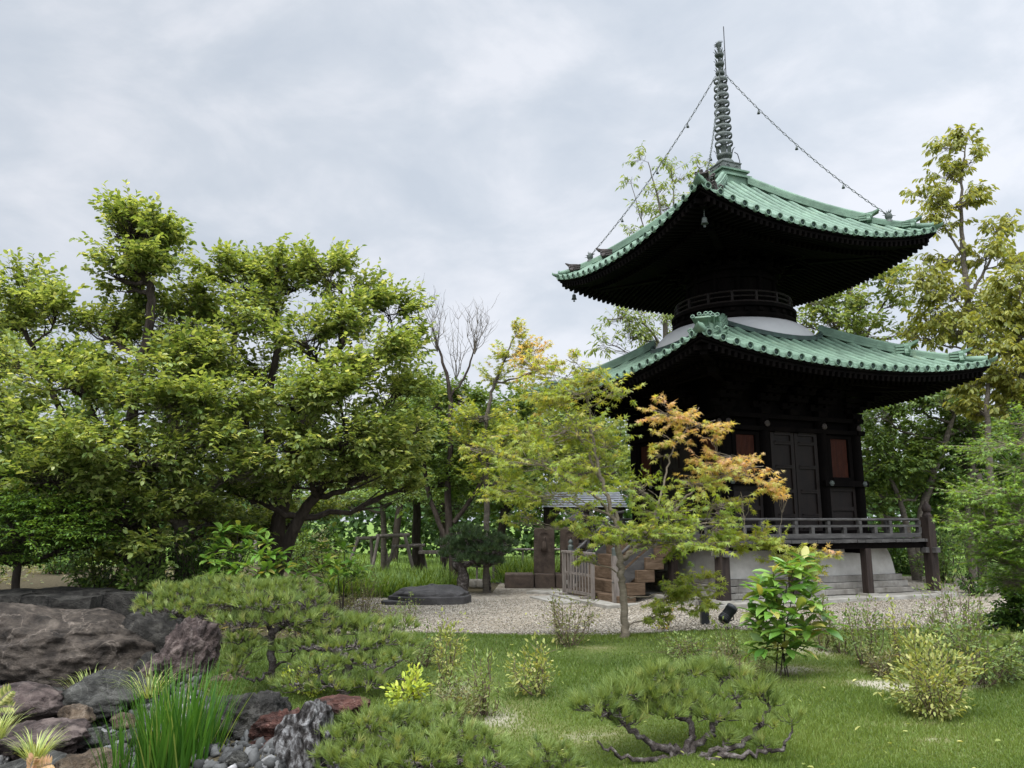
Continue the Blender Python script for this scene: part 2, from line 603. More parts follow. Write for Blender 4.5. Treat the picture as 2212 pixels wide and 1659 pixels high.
bp.inputs['Distance'].default_value = 0.03
bp.invert = True
nt.links.new(vo.outputs['Distance'], bp.inputs['Height'])
nt.links.new(bp.outputs[0], gb.inputs['Normal'])

random.seed(4)
front = [(-3.6, 14.6), (-3.3, 13.7), (-2.6, 13.35), (-1.6, 13.2), (-0.6, 12.95), (0.4, 12.85), (1.5, 12.8), (2.6, 12.95), (3.8, 12.9), (5.2, 12.8), (6.6, 12.9), (8.0, 12.8), (9.6, 13.1), (14, 13.5)]
pts = []
for (x0, y0), (x1, y1) in zip(front[:-1], front[1:]):
    for k in range(6):
        t = k / 6
        pts.append((x0 + (x1 - x0) * t, y0 + (y1 - y0) * t + random.uniform(-0.07, 0.07)))
pts.append(front[-1])
gb_ = MB()
rows = []
for x, y in pts:
    row = [(x, y, 0.006)] + [(x + 0.005 * x * q, y + q, 0.03) for q in (0.3, 0.7, 1.1, 1.6, 2.2, 2.8, 3.4, 4.0, 4.7, 5.4)] + [(x * 1.1 - 0.4, 20.0 + (0.6 if x < 0 else 4.5), 0.03)]
    rows.append([(a_, b_, float(gz(a_, b_)) + c_) for a_, b_, c_ in row])
gb_.grid(rows, True)
tag(gb_.build('gravel_court', gv), kind='structure')


# ---------------------------------------------------------------- the pagoda
PX, PY, PYAW = 5.946, 20.078, 90 - math.degrees(1.183)
pagoda = empty('pagoda', (PX, PY, 0), R(PYAW))
tag(pagoda, 'two storey wooden pagoda with green copper tiled roofs, white round neck and tall ringed spire', 'pagoda')


def rot4(k):
    return Matrix.Rotation(k * math.pi / 2, 4, 'Z')


def roof(W, zE, sag, r0, ztop, q, ring, ntub, small):
    H = ztop - zE

    def zs(r, s):
        t = (W - r) / (W - r0)
        return zE + H * ((1 - q) * t + q * t * abs(t)) + sag * abs(s / W) ** 2.3 * max(r / W, 0) ** 1.2

    def rin(s):
        a = abs(s)
        if ring:
            return max(a, math.sqrt(max(ring * ring - s * s, 0)))
        return max(a, r0)

    tiles, fas, raf, bra = MB(), MB(), MB(), MB()
    for k in range(4):
        for b in (tiles, fas, raf):
            b.M = rot4(k)
        # the pan layer
        ns, nr = 44, 9
        P = []
        for i in range(ns + 1):
            s = -W + 2 * W * i / ns
            ri = rin(s)
            P.append([(s, -(W + 0.02 + (ri - W - 0.02) * j / nr), zs(W + 0.02 + (ri - W - 0.02) * j / nr, s) - 0.02) for j in range(nr + 1)])
        tiles.m = 0
        tiles.grid(P, True)
        # cover tile rows: overlapping half round tiles
        step = 2 * W / ntub
        for i in range(ntub):
            s = -W + (i + 0.5) * step
            ri = rin(s)
            Ltot = W + 0.05 - ri
            if Ltot < 0.08:
                continue
            nseg = max(1, round(Ltot / 0.36))
            prof = []
            for g in range(nseg):
                for e_, rad in ((0.0, 0.062), (0.97, 0.055)):
                    prof.append((W + 0.05 - Ltot * (g + e_) / nseg, rad))
            vs, fs = [], []
            for (r, rad) in prof:
                for a in range(7):
                    th = math.pi * a / 6
                    vs.append((s + rad * math.cos(th), -r, zs(r, s) - 0.012 + rad * 1.15 * math.sin(th)))
            for g in range(len(prof) - 1):
                for a in range(6):
                    fs.append((g * 7 + a, g * 7 + a + 1, (g + 1) * 7 + a + 1, (g + 1) * 7 + a))
            tiles.m = 0
            tiles.add(vs, fs, True)
            # round end tile: a rim with a dark sunk face
            z = zs(W + 0.06, s) + 0.018
            n = 14
            ring_ = []
            for (rr, yy) in ((0.078, -(W + 0.0)), (0.082, -(W + 0.095)), (0.064, -(W + 0.095)), (0.060, -(W + 0.062)), (0.026, -(W + 0.064)), (0.022, -(W + 0.074)), (0.0005, -(W + 0.076))):
                ring_.append([(s + rr * math.cos(2 * math.pi * a / n), yy, z + rr * math.sin(2 * math.pi * a / n)) for a in range(n + 1)])
            tiles.m = 0
            tiles.grid(ring_[:4], True)
            tiles.m = 1
            tiles.grid(ring_[3:], True)
            tiles.m = 0
        # hanging edge of the pan tiles between the round ends
        for i in range(ntub + 1):
            c = -W + i * step
            s0, s1 = c - step / 2 + 0.05, c + step / 2 - 0.05
            s0, s1 = max(s0, -W), min(s1, W)
            top, bot, bk = [], [], []
            for a in range(9):
                t = a / 8
                s = s0 + (s1 - s0) * t
                dip = 0.035 * math.sin(math.pi * t)
                z = zs(W + 0.04, s)
                top.append((s, -(W + 0.055), z + 0.025 - dip))
                bot.append((s, -(W + 0.065), z - 0.035 - dip * 0.9))
                bk.append((s, -(W - 0.12), z + 0.05 - dip))
            tiles.grid([bk, top], True)
            tiles.grid([top, bot], True)
        # fascia boards under the tiles
        for (ra, rb, za, zb) in ((W + 0.02, W - 0.02, -0.045, -0.12), (W - 0.03, W - 0.07, -0.12, -0.185)):
            P = []
            for i in range(33):
                s = (-1 + 2 * i / 32)
                P.append([(s * q_[0], -q_[0], zs(W, s * W) + q_[1]) for q_ in ((ra, za), (ra, zb), (rb, zb), (rb - 0.1, za))])
            fas.grid(P, False)
        # soffit boards and two tiers of rafters
        rlow = 1.15 if small else 1.75

        def zf(r, s, dz):
            lift = sag * min(1.0, abs(s / W)) ** 2.3 * max(0.0, (r - 0.25 * W) / (0.75 * W)) ** 1.2
            return zE + lift - 0.17 + 0.24 * (W - r) + dz

        P = []
        for i in range(33):
            t = -1 + 2 * i / 32
            P.append([(t * r, -r, zf(r, t * r, 0.0)) for r in (W - 0.08, W * 0.85, W * 0.7, W * 0.55, rlow)])
        fas.grid(P, True)
        nraf = int(2 * W / 0.155)
        for i in range(nraf):
            s = -W + (i + 0.5) * 2 * W / nraf
            a = abs(s)
            for (o, inn, dz, w_) in ((W - 0.02, W - 0.95, -0.07, 0.07), (W - 0.72, rlow, -0.19, 0.08)):
                i2 = max(inn, a + 0.02)
                if o - i2 < 0.06:
                    continue
                raf.bar((s, -o, zf(o, s, dz)), (s, -i2, zf(i2, s, dz)), w_, 0.11)
        # beam carrying the upper rafters
        P = []
        rb = W - 0.84
        for i in range(25):
            s = (-1 + 2 * i / 24) * rb
            P.append([(s, -rb - 0.04, zf(rb, s, -0.1)), (s, -rb - 0.04, zf(rb, s, -0.18)), (s, -rb + 0.05, zf(rb, s, -0.18)), (s, -rb + 0.05, zf(rb, s, -0.1))])
        fas.grid(P, False)
    return zs, tiles, fas, raf


def disc_roll(b, a, d, r, n=12):
    """a roll tile from a to d with a rim and a dark sunk end at d"""
    b.m = 0
    b.tube([a, d], r, n, True)
    a, d = Vector(a), Vector(d)
    t = (d - a).normalized()
    u = t.cross(Vector((0, 0, 1))).normalized()
    w = u.cross(t)
    rows = []
    for rr, off in ((r, 0.0), (r * 1.28, 0.0), (r * 1.28, 0.03), (r * 0.85, 0.03), (r * 0.8, 0.008), (0.001, 0.008)):
        rows.append([tuple(d + t * off + (u * math.cos(2 * math.pi * k / n) + w * math.sin(2 * math.pi * k / n)) * rr) for k in range(n + 1)])
    b.grid(rows[:4], True)
    b.m = 1
    b.grid(rows[3:], True)
    b.m = 0


def ridge_set(zs, W, r0, upper, brown):
    """ridges along the four hips, with end ornaments"""
    objs = []
    for k in range(4):
        M = rot4(k) @ Matrix.Rotation(math.radians(-135), 4, 'Z')      # local x runs out along the hip
        b = MB()
        b.M = M
        rt2 = math.sqrt(2)
        rA, rB = W * 0.70, W * 0.90

        def P(r, dy, dz):
            return (r * rt2, dy, zs(r, r) + dz)
        # upper, taller length: stacked tile courses
        for (ra, rb_, courses) in ((r0, rA, ((0.13, 0.0, 0.07), (0.115, 0.078, 0.135), (0.10, 0.142, 0.19))), (rA - 0.05, rB, ((0.11, -0.01, 0.055), (0.095, 0.062, 0.11)))):
            for (hw, z0, z1) in courses:
                rows = []
                for i in range(13):
                    r = ra + (rb_ - ra) * i / 12
                    rows.append([P(r, -hw, z0), P(r, -hw, z1), P(r, hw, z1), P(r, hw, z0), P(r, -hw, z0)])
                b.grid(rows, False)
                for row, rev in ((rows[0], False), (rows[-1], True)):
                    b.add(row[:4], [(0, 1, 2, 3) if rev else (3, 2, 1, 0)])
            top = courses[-1][2]
            b.tube([P(ra + (rb_ - ra) * i / 12, 0, top + 0.012) for i in range(13)], 0.06, 10)
        col = [MT['copper'], MT['copper_dark']]
        ridge = b.build('ridge', col, None)
        # end ornaments: a winged plate with horn like rolls, and a corner roll with a wide round end
        orns = []
        oc_mats = [MT['copper_brown'], MT['black_stone']] if k in brown else col

        def plate(r, sc, nroll, horn):
            orn = MB()
            orn.M = M
            orns.append(orn)
            x0 = r * rt2
            z0 = zs(r, r) - 0.02
            poly = [(-.26, -.02), (-.34, .02), (-.33, .08), (-.25, .10), (-.21, .16), (-.22, .25), (-.12, .30), (0, .33), (.12, .30), (.22, .25), (.21, .16), (.25, .10), (.33, .08), (.34, .02), (.26, -.02)]
            orn.m = 0
            orn.prism([(x * sc, y * sc) for x, y in poly], -0.05, 0.05, lambda y, z, h: (x0 + h, y, z0 + z))
            orn.m = 1
            orn.prism([(x * sc * 0.6, y * sc * 0.62 + 0.05 * sc) for x, y in poly], 0.05, 0.066, lambda y, z, h: (x0 + h, y, z0 + z))
            orn.m = 0
            for j in range(3):
                orn.box((x0 - 0.14, 0, z0 + (0.08 + 0.085 * j) * sc), (0.20, (0.46 - 0.06 * j) * sc, 0.05 * sc))
            prof = [(-.20, .22), (.00, .20), (.04, .06), (.07, .06), (.08, .20), (.14, .27), (.30, .36), (.29, .40), (.12, .345), (-.20, .30)]
            orn.prism([(x * sc, z * sc) for x, z in prof], -0.13 * sc, 0.13 * sc, lambda x, z, h: (x0 + x, h * (1.25 if x > 0.2 * sc else 1.0), z0 + z))
            for j in range(nroll if k == 0 else 0):
                y = (j - (nroll - 1) / 2) * 0.155 * sc
                zz = z0 + (0.36 + (0.05 if abs(j - (nroll - 1) / 2) < 1 else 0.0)) * sc
                disc_roll(orn, (x0 - 0.16, y * 0.8, zz - 0.06), (x0 + horn, y, zz + 0.06), 0.042 * sc)
            # side scrolls
            for sg in (-1, 1):
                orn.tube([(x0 + 0.03, sg * 0.2 * sc, z0 + 0.02), (x0 + 0.05, sg * 0.32 * sc, z0 + 0.05 * sc), (x0 + 0.05, sg * 0.38 * sc, z0 + 0.13 * sc), (x0 + 0.05, sg * 0.31 * sc, z0 + 0.18 * sc), (x0 + 0.05, sg * 0.27 * sc, z0 + 0.13 * sc)], 0.026 * sc, 6)
        plate(rA + 0.02, 0.95 if not upper else 0.85, 3, 0.16)
        plate(rB + 0.01, 0.85 if not upper else 0.75, 4 if not upper else 3, 0.12)
        # corner roll and pointed corner tile
        orn = MB()
        orn.M = M
        rC = W - 0.02
        disc_roll(orn, P(rB, 0, 0.06), (rC * rt2 - 0.02, 0, zs(rC, rC) + 0.085), 0.075, 14)
        orn.m = 0
        z = zs(W, W)
        x = (W + 0.03) * rt2
        tip = []
        for i in range(7):
            t = i / 6
            hw = 0.15 * (1 - t ** 1.6) + 0.004
            tip.append([(x - 0.12 + 0.28 * t, -hw, z + 0.05 + 0.10 * t * t), (x - 0.12 + 0.28 * t, -hw * 0.6, z - 0.035 + 0.12 * t * t), (x - 0.12 + 0.28 * t, hw * 0.6, z - 0.035 + 0.12 * t * t), (x - 0.12 + 0.28 * t, hw, z + 0.05 + 0.10 * t * t), (x - 0.12 + 0.28 * t, 0, z + 0.065 + 0.1 * t * t), (x - 0.12 + 0.28 * t, -hw, z + 0.05 + 0.10 * t * t)])
        orn.grid(tip, True)
        objs += [ridge, orn.build('corner_tile', col, None)]
        for o_ in orns:
            oc = o_.build('ridge_ornament', oc_mats, None)
            if k in brown:
                oc['label'] = 'brown ridge ornament'
            objs.append(oc)
        # corner beam under the hip
        cb = MB()
        cb.M = M
        for (ra, rb_, dz, w_, h_) in ((1.4, W - 0.95, -0.52, 0.17, 0.2), (W - 1.5, W - 0.22, -0.33, 0.15, 0.19)):
            lift = lambda r: zs(W, W) - 0.0 if r > W - 0.5 else zs(W, W) - 0.12
            a = (ra * rt2, 0, zs(W, W) + 0.2 * (W - ra) + dz - 0.25 * (W - ra) * 0.6)
            d = (rb_ * rt2, 0, zs(W, W) + dz + 0.02)
            cb.bar(a, d, w_, h_)
        objs.append(cb.build('corner_beam', MT['wood']))
    return objs


LOW = dict(W=4.09, zE=5.04, sag=0.38, r0=1.52, ztop=6.42, q=0.2, ring=2.12, ntub=25, small=False)
UPP = dict(W=3.50, zE=8.38, sag=0.50, r0=0.40, ztop=10.82, q=0.16, ring=0, ntub=22, small=True)
for D_, upper in ((LOW, False), (UPP, True)):
    zs, tiles, fas, raf = roof(**D_)
    rf = tiles.build('roof', [MT['copper'], MT['copper_dark']], pagoda)
    rf['label'] = 'upper green tiled roof' if upper else 'wider green tiled lower roof'
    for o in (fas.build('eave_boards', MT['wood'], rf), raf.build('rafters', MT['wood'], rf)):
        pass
    for o in ridge_set(zs, D_['W'], 1.5 if not upper else 0.42, upper, (0, 3) if upper else ()):
        o.parent = rf
    if upper:
        zs_u = zs
    else:
        zs_l = zs

# white round neck between the roofs, with its tile ring
b = MB()
prof = [(2.14, 5.75), (2.13, 6.05), (2.09, 6.28), (2.0, 6.44), (1.86, 6.58), (1.70, 6.68), (1.55, 6.73), (1.40, 6.74)]
b.lathe(prof, 64)
b.build('white_neck', MT['plaster'], pagoda)
b = MB()
for (ra, rb_, z0, z1) in ((2.13, 2.22, -0.02, 0.05), (2.13, 2.19, 0.055, 0.10)):
    rows = []
    for j in range(97):
        th = 2 * math.pi * j / 96
        x, y = math.cos(th), math.sin(th)
        r_ = max(abs(x), abs(y)) * 2.17
        s_ = min(abs(x), abs(y)) * 2.17
        z = zs_l(r_, s_) + 0.03
        rows.append([(x * ra, y * ra, z + z0), (x * rb_, y * rb_, z + z0), (x * rb_, y * rb_, z + z1), (x * ra, y * ra, z + z1)])
    b.grid(rows, False)
b.build('ring_tiles', [MT['copper_dark']], pagoda)

# round upper storey: drum, balcony with brackets and rails
b = MB()
b.lathe([(1.12, 6.9), (1.12, 8.9)], 40)
for j in range(12):
    th = 2 * math.pi * j / 12
    b.tube([(1.13 * math.cos(th), 1.13 * math.sin(th), 7.0), (1.13 * math.cos(th), 1.13 * math.sin(th), 8.2)], 0.075, 8)
for (z0, z1, rr) in ((7.9, 8.0, 1.2), (8.1, 8.2, 1.3)):
    b.lathe([(1.0, z0), (rr, z0), (rr, z1), (1.0, z1)], 40, smooth=False)
drum = b.build('drum', MT['wood'], pagoda)
b = MB()
for j in range(12):
    th = 2 * math.pi * j / 12
    u = Vector((math.cos(th), math.sin(th), 0))
    for q in range(4):
        b.bar(u * 1.05 + Vector((0, 0, 8.12 + 0.16 * q)), u * (1.4 + 0.27 * q) + Vector((0, 0, 8.12 + 0.16 * q)), 0.1, 0.1)
        w = Vector((-u.y, u.x, 0))
        c = u * (1.33 + 0.27 * q) + Vector((0, 0, 8.21 + 0.16 * q))
        b.bar(c - w * 0.26, c + w * 0.26, 0.09, 0.08)
        for sg in (-1, 0, 1):
            b.box(c + w * 0.22 * sg + Vector((0, 0, 0.06)), (0.12, 0.12, 0.07))
b.build('brackets', MT['wood'], drum)
b = MB()
b.lathe([(1.15, 6.70), (1.58, 6.72), (1.62, 6.79), (1.60, 6.86), (1.52, 6.88), (1.52, 7.00), (1.62, 7.02), (1.62, 7.10), (1.10, 7.11)], 56, smooth=False)
for j in range(28):
    th = 2 * math.pi * j / 28
    u = Vector((math.cos(th), math.sin(th), 0))
    b.bar(u * 1.40 + Vector((0, 0, 6.94)), u * 1.60 + Vector((0, 0, 6.94)), 0.11, 0.085)
balc = b.build('balcony', MT['wood'], pagoda)
b = MB()
for (z, rr, rad) in ((7.42, 1.50, 0.03), (7.29, 1.51, 0.024), (7.15, 1.53, 0.032)):
    b.tube([(rr * math.cos(2 * math.pi * j / 56), rr * math.sin(2 * math.pi * j / 56), z) for j in range(57)], rad, 8, False)
for j in range(16):
    th = 2 * math.pi * (j + 0.3) / 16
    b.box((1.515 * math.cos(th), 1.515 * math.sin(th), 7.26), (0.06, 0.06, 0.30), Matrix.Rotation(th, 3, 'Z'))
b.build('railing', MT['wood_mid'], balc)

# ---- square lower storey
HB = 1.93
BAYS = [-1.96, -0.86, 0.86, 1.96]
b = MB()
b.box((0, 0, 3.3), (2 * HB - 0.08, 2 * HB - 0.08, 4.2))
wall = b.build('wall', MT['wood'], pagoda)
for k in range(4):
    for j in range(3):
        c = MB()
        c.M = rot4(k)
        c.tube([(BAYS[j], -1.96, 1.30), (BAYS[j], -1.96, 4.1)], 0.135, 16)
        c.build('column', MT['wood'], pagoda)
b = MB()
for k in range(4):
    b.M = rot4(k)
    for (z0, z1, y, ex) in ((3.80, 3.90, 2.06, 0.20), (4.10, 4.20, 2.02, 0.22), (2.54, 2.68, 2.09, 0.12), (1.32, 1.50, 2.08, 0.12)):
        if z0 == 2.54:
            for s in (-1, 1):
                x0, x1 = sorted((s * 0.74, s * 2.1))
                b.box(((x0 + x1) / 2, -y + 0.05, (z0 + z1) / 2), (x1 - x0, 0.22, z1 - z0))
        else:
            b.box((0, -y + 0.06, (z0 + z1) / 2), (2 * (1.96 + ex) - 0.012 * k, 0.2, z1 - z0))
    # bracket sets above the columns and between them
    for x in BAYS[:3] + [0.0]:
        b.box((x, -1.96, 4.27), (0.26, 0.26, 0.13), top=1.15)
        for q in range(4):
            z = 4.39 + 0.15 * q
            y = -1.96 - 0.25 * q
            b.box((x, (y - 1.75) / 2, z), (0.10, abs(y + 1.75) + 0.06, 0.10))
            b.box((x, y, z + 0.005), (0.56, 0.10, 0.09))
            for sg in (-1, 0, 1):
                b.box((x + 0.23 * sg, y, z + 0.075), (0.13, 0.13, 0.06), top=1.2)
    b.box((0, -2.72, 4.98), (5.4, 0.12, 0.13))
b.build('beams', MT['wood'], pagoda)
RXQ = Matrix.Rotation(math.pi / 2, 3, 'X')
for k in range(4):
    for x in BAYS[:]:
        ro = MB()
        ro.M = rot4(k)
        ro.lathe([(0.075, 0), (0.075, 0.025), (0.05, 0.04), (0.02, 0.055), (0.001, 0.055)], 8, (x, -2.10, 3.97), False, RXQ)
        ro.build('rosette', MT['copper_brown'], pagoda)
    for x in (-1.96, -0.92, 0.92, 1.96):
        fit = MB()
        fit.M = rot4(k)
        fit.lathe([(0.07, 0), (0.07, 0.02), (0.03, 0.045), (0.001, 0.045)], 6, (x, -2.152, 2.61), False, RXQ)
        fit.build('metal_fitting', MT['bronze'], pagoda)
for k in range(4):
    for s in (-1, 1):
        # one leaf of the panelled door
        d = MB()
        d.M = rot4(k)
        x0, x1 = sorted((s * 0.01, s * 0.70))
        cx_ = (x0 + x1) / 2
        d.box((cx_, -1.935, 2.64), (x1 - x0, 0.05, 2.30))
        for x in (x0 + 0.05, x1 - 0.05):
            d.box((x, -1.975, 2.64), (0.10, 0.05, 2.30))
        for z in (1.53, 1.85, 2.41, 2.98, 3.54, 3.76):
            d.box((cx_, -1.98, z), (x1 - x0 - 0.201, 0.055, 0.07))
            d.box((cx_, -1.985, z + 0.03), (x1 - x0 - 0.24, 0.09, 0.022))
        door = d.build('door', MT['wood_mid'], pagoda)
        # side bay: lattice window above, boarded panel below
        w = MB()
        w.M = rot4(k)
        x0, x1 = sorted((s * 1.02, s * 1.80))
        cx_ = (x0 + x1) / 2
        wd = x1 - x0
        w.m = 0
        w.box((x0 + 0.055, -1.95, 3.23), (0.11, 0.09, 1.1))
        w.box((x1 - 0.055, -1.95, 3.23), (0.11, 0.09, 1.1))
        w.box((cx_, -1.95, 3.74), (wd - 0.222, 0.085, 0.08))
        w.box((cx_, -1.95, 2.72), (wd - 0.222, 0.12, 0.09))
        win = w.build('window', MT['wood'], pagoda)
        l = MB()
        l.M = rot4(k)
        l.box((cx_, -1.905, 3.235), (wd - 0.224, 0.02, 0.93))
        n = 15
        for j in range(n):
            l.box((x0 + 0.12 + (wd - 0.24) * (j + 0.5) / n, -1.93, 3.235), (0.021, 0.03, 0.93))
        l.build('lattice', MT['wood_red'], win)
        p = MB()
        p.M = rot4(k)
        for z in (1.56, 2.02, 2.48):
            p.box((cx_, -1.94, z), (wd - 0.11, 0.06, 0.10))
        for x in (x0, x1):
            p.box((x, -1.94, 2.03), (0.10, 0.07, 1.04))
        p.box((cx_, -1.92, 2.03), (wd - 0.1, 0.02, 0.95))
        p.build('panel', MT['wood_mid'], pagoda)

# ---- deck on posts, rails
WD = 3.02
b = MB()
for k in range(4):
    b.M = rot4(k)
    n = 26
    for j in range(n):
        x0 = -WD + 2 * WD * j / n
        xm = x0 + WD / n
        if abs(xm) > 2.0 and k % 2:
            continue
        rnd = random.uniform(-0.012, 0.012)
        yin = -1.9
        b.box((xm, (-WD + rnd + yin) / 2, 1.285 + rnd * 0.3), (2 * WD / n - 0.012, WD - 1.9 - rnd, 0.07))
deck = b.build('deck', MT['wood_rail'], pagoda)
b = MB()
for k in range(4):
    b.M = rot4(k)
    b.box((0, -WD + 0.14, 1.18), (2 * WD - 0.1 - 0.01 * k, 0.14, 0.135))
    b.box((0, -2.2, 1.17), (4.5 - 0.01 * k, 0.14, 0.13))
    for x in (-1.05, 1.05):
        b.box((x, -2.5, 1.055), (0.13, 0.9, 0.1))
b.build('deck_beams', MT['wood'], deck)
for k in range(4):
    for x in (-WD + 0.05, -1.05, 1.05):
        c = MB()
        c.M = rot4(k)
        y = -WD + (0.05 if x < -2 else 0.14)
        corner = x < -2
        c.m = 0
        if corner:
            c.box((x, y, 0.97), (0.22, 0.22, 1.70))
            c.lathe([(0.105, 1.82), (0.11, 1.86), (0.085, 1.9), (0.07, 1.93), (0.10, 1.96), (0.11, 2.02), (0.09, 2.09), (0.04, 2.14), (0.02, 2.19), (0.001, 2.2)], 14, (x, y, 0))
            c.m = 1
            for sx, sy in ((0.16, 0), (-0.16, 0), (0, 0.16), (0, -0.16)):
                c.box((x + sx, y + sy, 1.06), (0.12 if sx else 0.14, 0.12 if sy else 0.14, 0.12))
        else:
            c.box((x, y, 0.62), (0.17, 0.17, 1.0))
        c.m = 2
        c.box((x, y, 0.085), (0.36, 0.36, 0.10), top=0.85)
        c.build('deck_post', [MT['wood_post'], MT['wood_rail'], MT['pale_stone']], deck, bevel=0.006)
for k in range(4):
    spans = [(-WD + 0.25, WD - 0.25)] if k != 3 else [(-WD + 0.25, -1.25), (1.25, WD - 0.25)]
    for (xa, xb) in spans:
        rl = MB()
        rl.M = rot4(k)
        y = -WD + 0.14
        rl.tube([(xa, y, 1.76), (xb, y, 1.76)], 0.032, 8)
        rl.box(((xa + xb) / 2, y, 1.615), (xb - xa, 0.065, 0.05))
        rl.box(((xa + xb) / 2, y, 1.40), (xb - xa, 0.10, 0.10))
        n = max(2, round((xb - xa) / 0.95))
        for j in range(n + 1):
            x = xa + (xb - xa) * j / n
            rl.box((x, y, 1.52), (0.085, 0.085, 0.14))
            rl.box((x, y, 1.69), (0.075, 0.085, 0.09))
        for j in range(n):
            x = xa + (xb - xa) * (j + 0.5) / n
            rl.box((x, y, 1.52), (0.085, 0.08, 0.14))
        rl.build('railing', MT['wood_rail'], deck)

# ---- plinth: white rounded mound on stone courses, paved apron
b = MB()
rows = []
for (hw, z) in ((2.42, 0.50), (2.41, 0.62), (2.39, 0.78), (2.36, 0.95), (2.31, 1.12), (1.8, 1.17)):
    row = []
    for c0, c1 in (((-1, -1), (1, -1)), ((1, -1), (1, 1)), ((1, 1), (-1, 1)), ((-1, 1), (-1, -1))):
        for t in range(6):
            row.append((hw * (c0[0] + (c1[0] - c0[0]) * t / 6), hw * (c0[1] + (c1[1] - c0[1]) * t / 6), z))
    row.append(row[0])
    rows.append(row)
b.grid(rows, False)
b.build('plinth_mound', MT['plaster2'], pagoda)
b = MB()
for (hw, z0, z1, n) in ((2.52, 0.36, 0.50, 3), (2.60, 0.22, 0.355, 3), (2.68, 0.10, 0.217, 6)):
    for k in range(4):
        b.M = rot4(k)
        for j in range(n):
            x0, x1 = -hw + 2 * hw * j / n, -hw + 2 * hw * (j + 1) / n
            if j == 0:
                x0 += 0.3
            b.box(((x0 + x1) / 2, -hw + 0.15 + random.uniform(-0.006, 0.006), (z0 + z1) / 2), (x1 - x0 - 0.008, 0.30, z1 - z0))
        b.box((-hw + 0.15, -hw + 0.15, (z0 + z1) / 2), (0.30, 0.30, z1 - z0))
b.build('plinth_courses', MT['stone'], pagoda, bevel=0.012)
b = MB()
for k in range(4):
    b.M = rot4(k)
    n = 5
    for j in range(n):
        x0, x1 = -3.45 + 6.9 * j / n, -3.45 + 6.9 * (j + 1) / n
        if j == 0:
            x0 += 0.2
        b.box(((x0 + x1) / 2, -3.35, 0.055), (x1 - x0 - 0.008, 0.2, 0.11))
    b.box((-3.35, -3.35, 0.055), (0.2, 0.2, 0.11))
b.M = Matrix.Identity(4)
b.box((0, 0, 0.048), (6.48, 6.48, 0.08))
b.build('apron', MT['pale_stone'], pagoda, bevel=0.01)

# ---- stair of solid blocks on the left face
st = MB()
RUN, RISE, SW = 0.25, 0.27, 1.22
XS = -WD - 0.02
st.m = 0
for j in range(5):
    zt = 1.19 - RISE * j
    z0 = zt - RISE + 0.004
    x1 = XS - RUN * j
    st.box((x1 - RUN / 2 - 0.14 + 0.10, 0, (zt + z0) / 2), (RUN + 0.20, 2 * SW, zt - z0))
stair = st.build('stair', MT['wood_step'], pagoda, bevel=0.012)
bs = MB()
bs.box((XS - 0.95, 0, -0.11), (1.7, 2.9, 0.15))
bs.box((XS - 2.1, 0.5, -0.13), (0.55, 1.7, 0.12))
bs.build('stair_base', MT['pale_stone'], stair, bevel=0.015)
XN = XS - RUN * 5 - 0.12
for s in (-1, 1):
    h = MB()
    y = s * (SW - 0.13)
    h.bar((XN, y, 0.62), (XS + 0.05, y, 1.62), 0.06, 0.09)
    h.bar((XN, y, 0.30), (XS + 0.0, y, 1.30), 0.06, 0.26)
    h.tube([(XN, y, 0.90), (XN + 0.3, y, 1.12), (XS - 0.25, y, 1.78), (XS - 0.08, y, 1.92), (XS + 0.16, y, 1.96)], 0.038, 8)
    for t in (0.35, 0.7):
        h.box((XN + (XS - XN) * t, y, 0.95 + 0.88 * t), (0.07, 0.07, 0.35))
    h.build('handrail', MT['wood_rail'], stair)
    n = MB()
    n.m = 0
    n.box((XN, y, 0.47), (0.12, 0.12, 1.01))
    n.m = 1
    n.lathe([(0.07, 1.11), (0.07, 1.24), (0.075, 1.26), (0.045, 1.28), (0.035, 1.30), (0.06, 1.325), (0.062, 1.36), (0.03, 1.395), (0.008, 1.42), (0.001, 1.425)], 12, (XN, y, -0.135))
    n.build('newel_post', [MT['wood_grey'], MT['bronze']], stair)

# ---- spire
sp_ = MB()
sp_.m = 1
for (hw, z0, z1) in ((0.44, 10.72, 10.98), (0.50, 10.98, 11.04), (0.40, 11.04, 11.16), (0.46, 11.16, 11.21)):
    sp_.box((0, 0, (z0 + z1) / 2), (2 * hw, 2 * hw, z1 - z0))
sp_.m = 2
sp_.box((0, 0, 11.33), (0.60, 0.60, 0.235))
sp_.box((0, 0, 11.465), (0.64, 0.64, 0.03))
for k in range(4):
    sp_.M = rot4(k)
    for x in (-0.15, 0.15):
        sp_.tube([(x + 0.07 * math.cos(a), -0.305, 11.33 + 0.055 * math.sin(a)) for a in np.linspace(0, 2 * math.pi, 11)], 0.012, 5, False)
sp_.M = Matrix.Identity(4)
sp_.m = 0
sp_.lathe([(0.27, 11.48), (0.265, 11.54), (0.22, 11.61), (0.13, 11.66), (0.12, 11.69), (0.20, 11.72), (0.22, 11.80), (0.18, 11.82)], 24)
sp_.lathe([(0.07, 11.7), (0.06, 13.3), (0.045, 15.1)], 12)
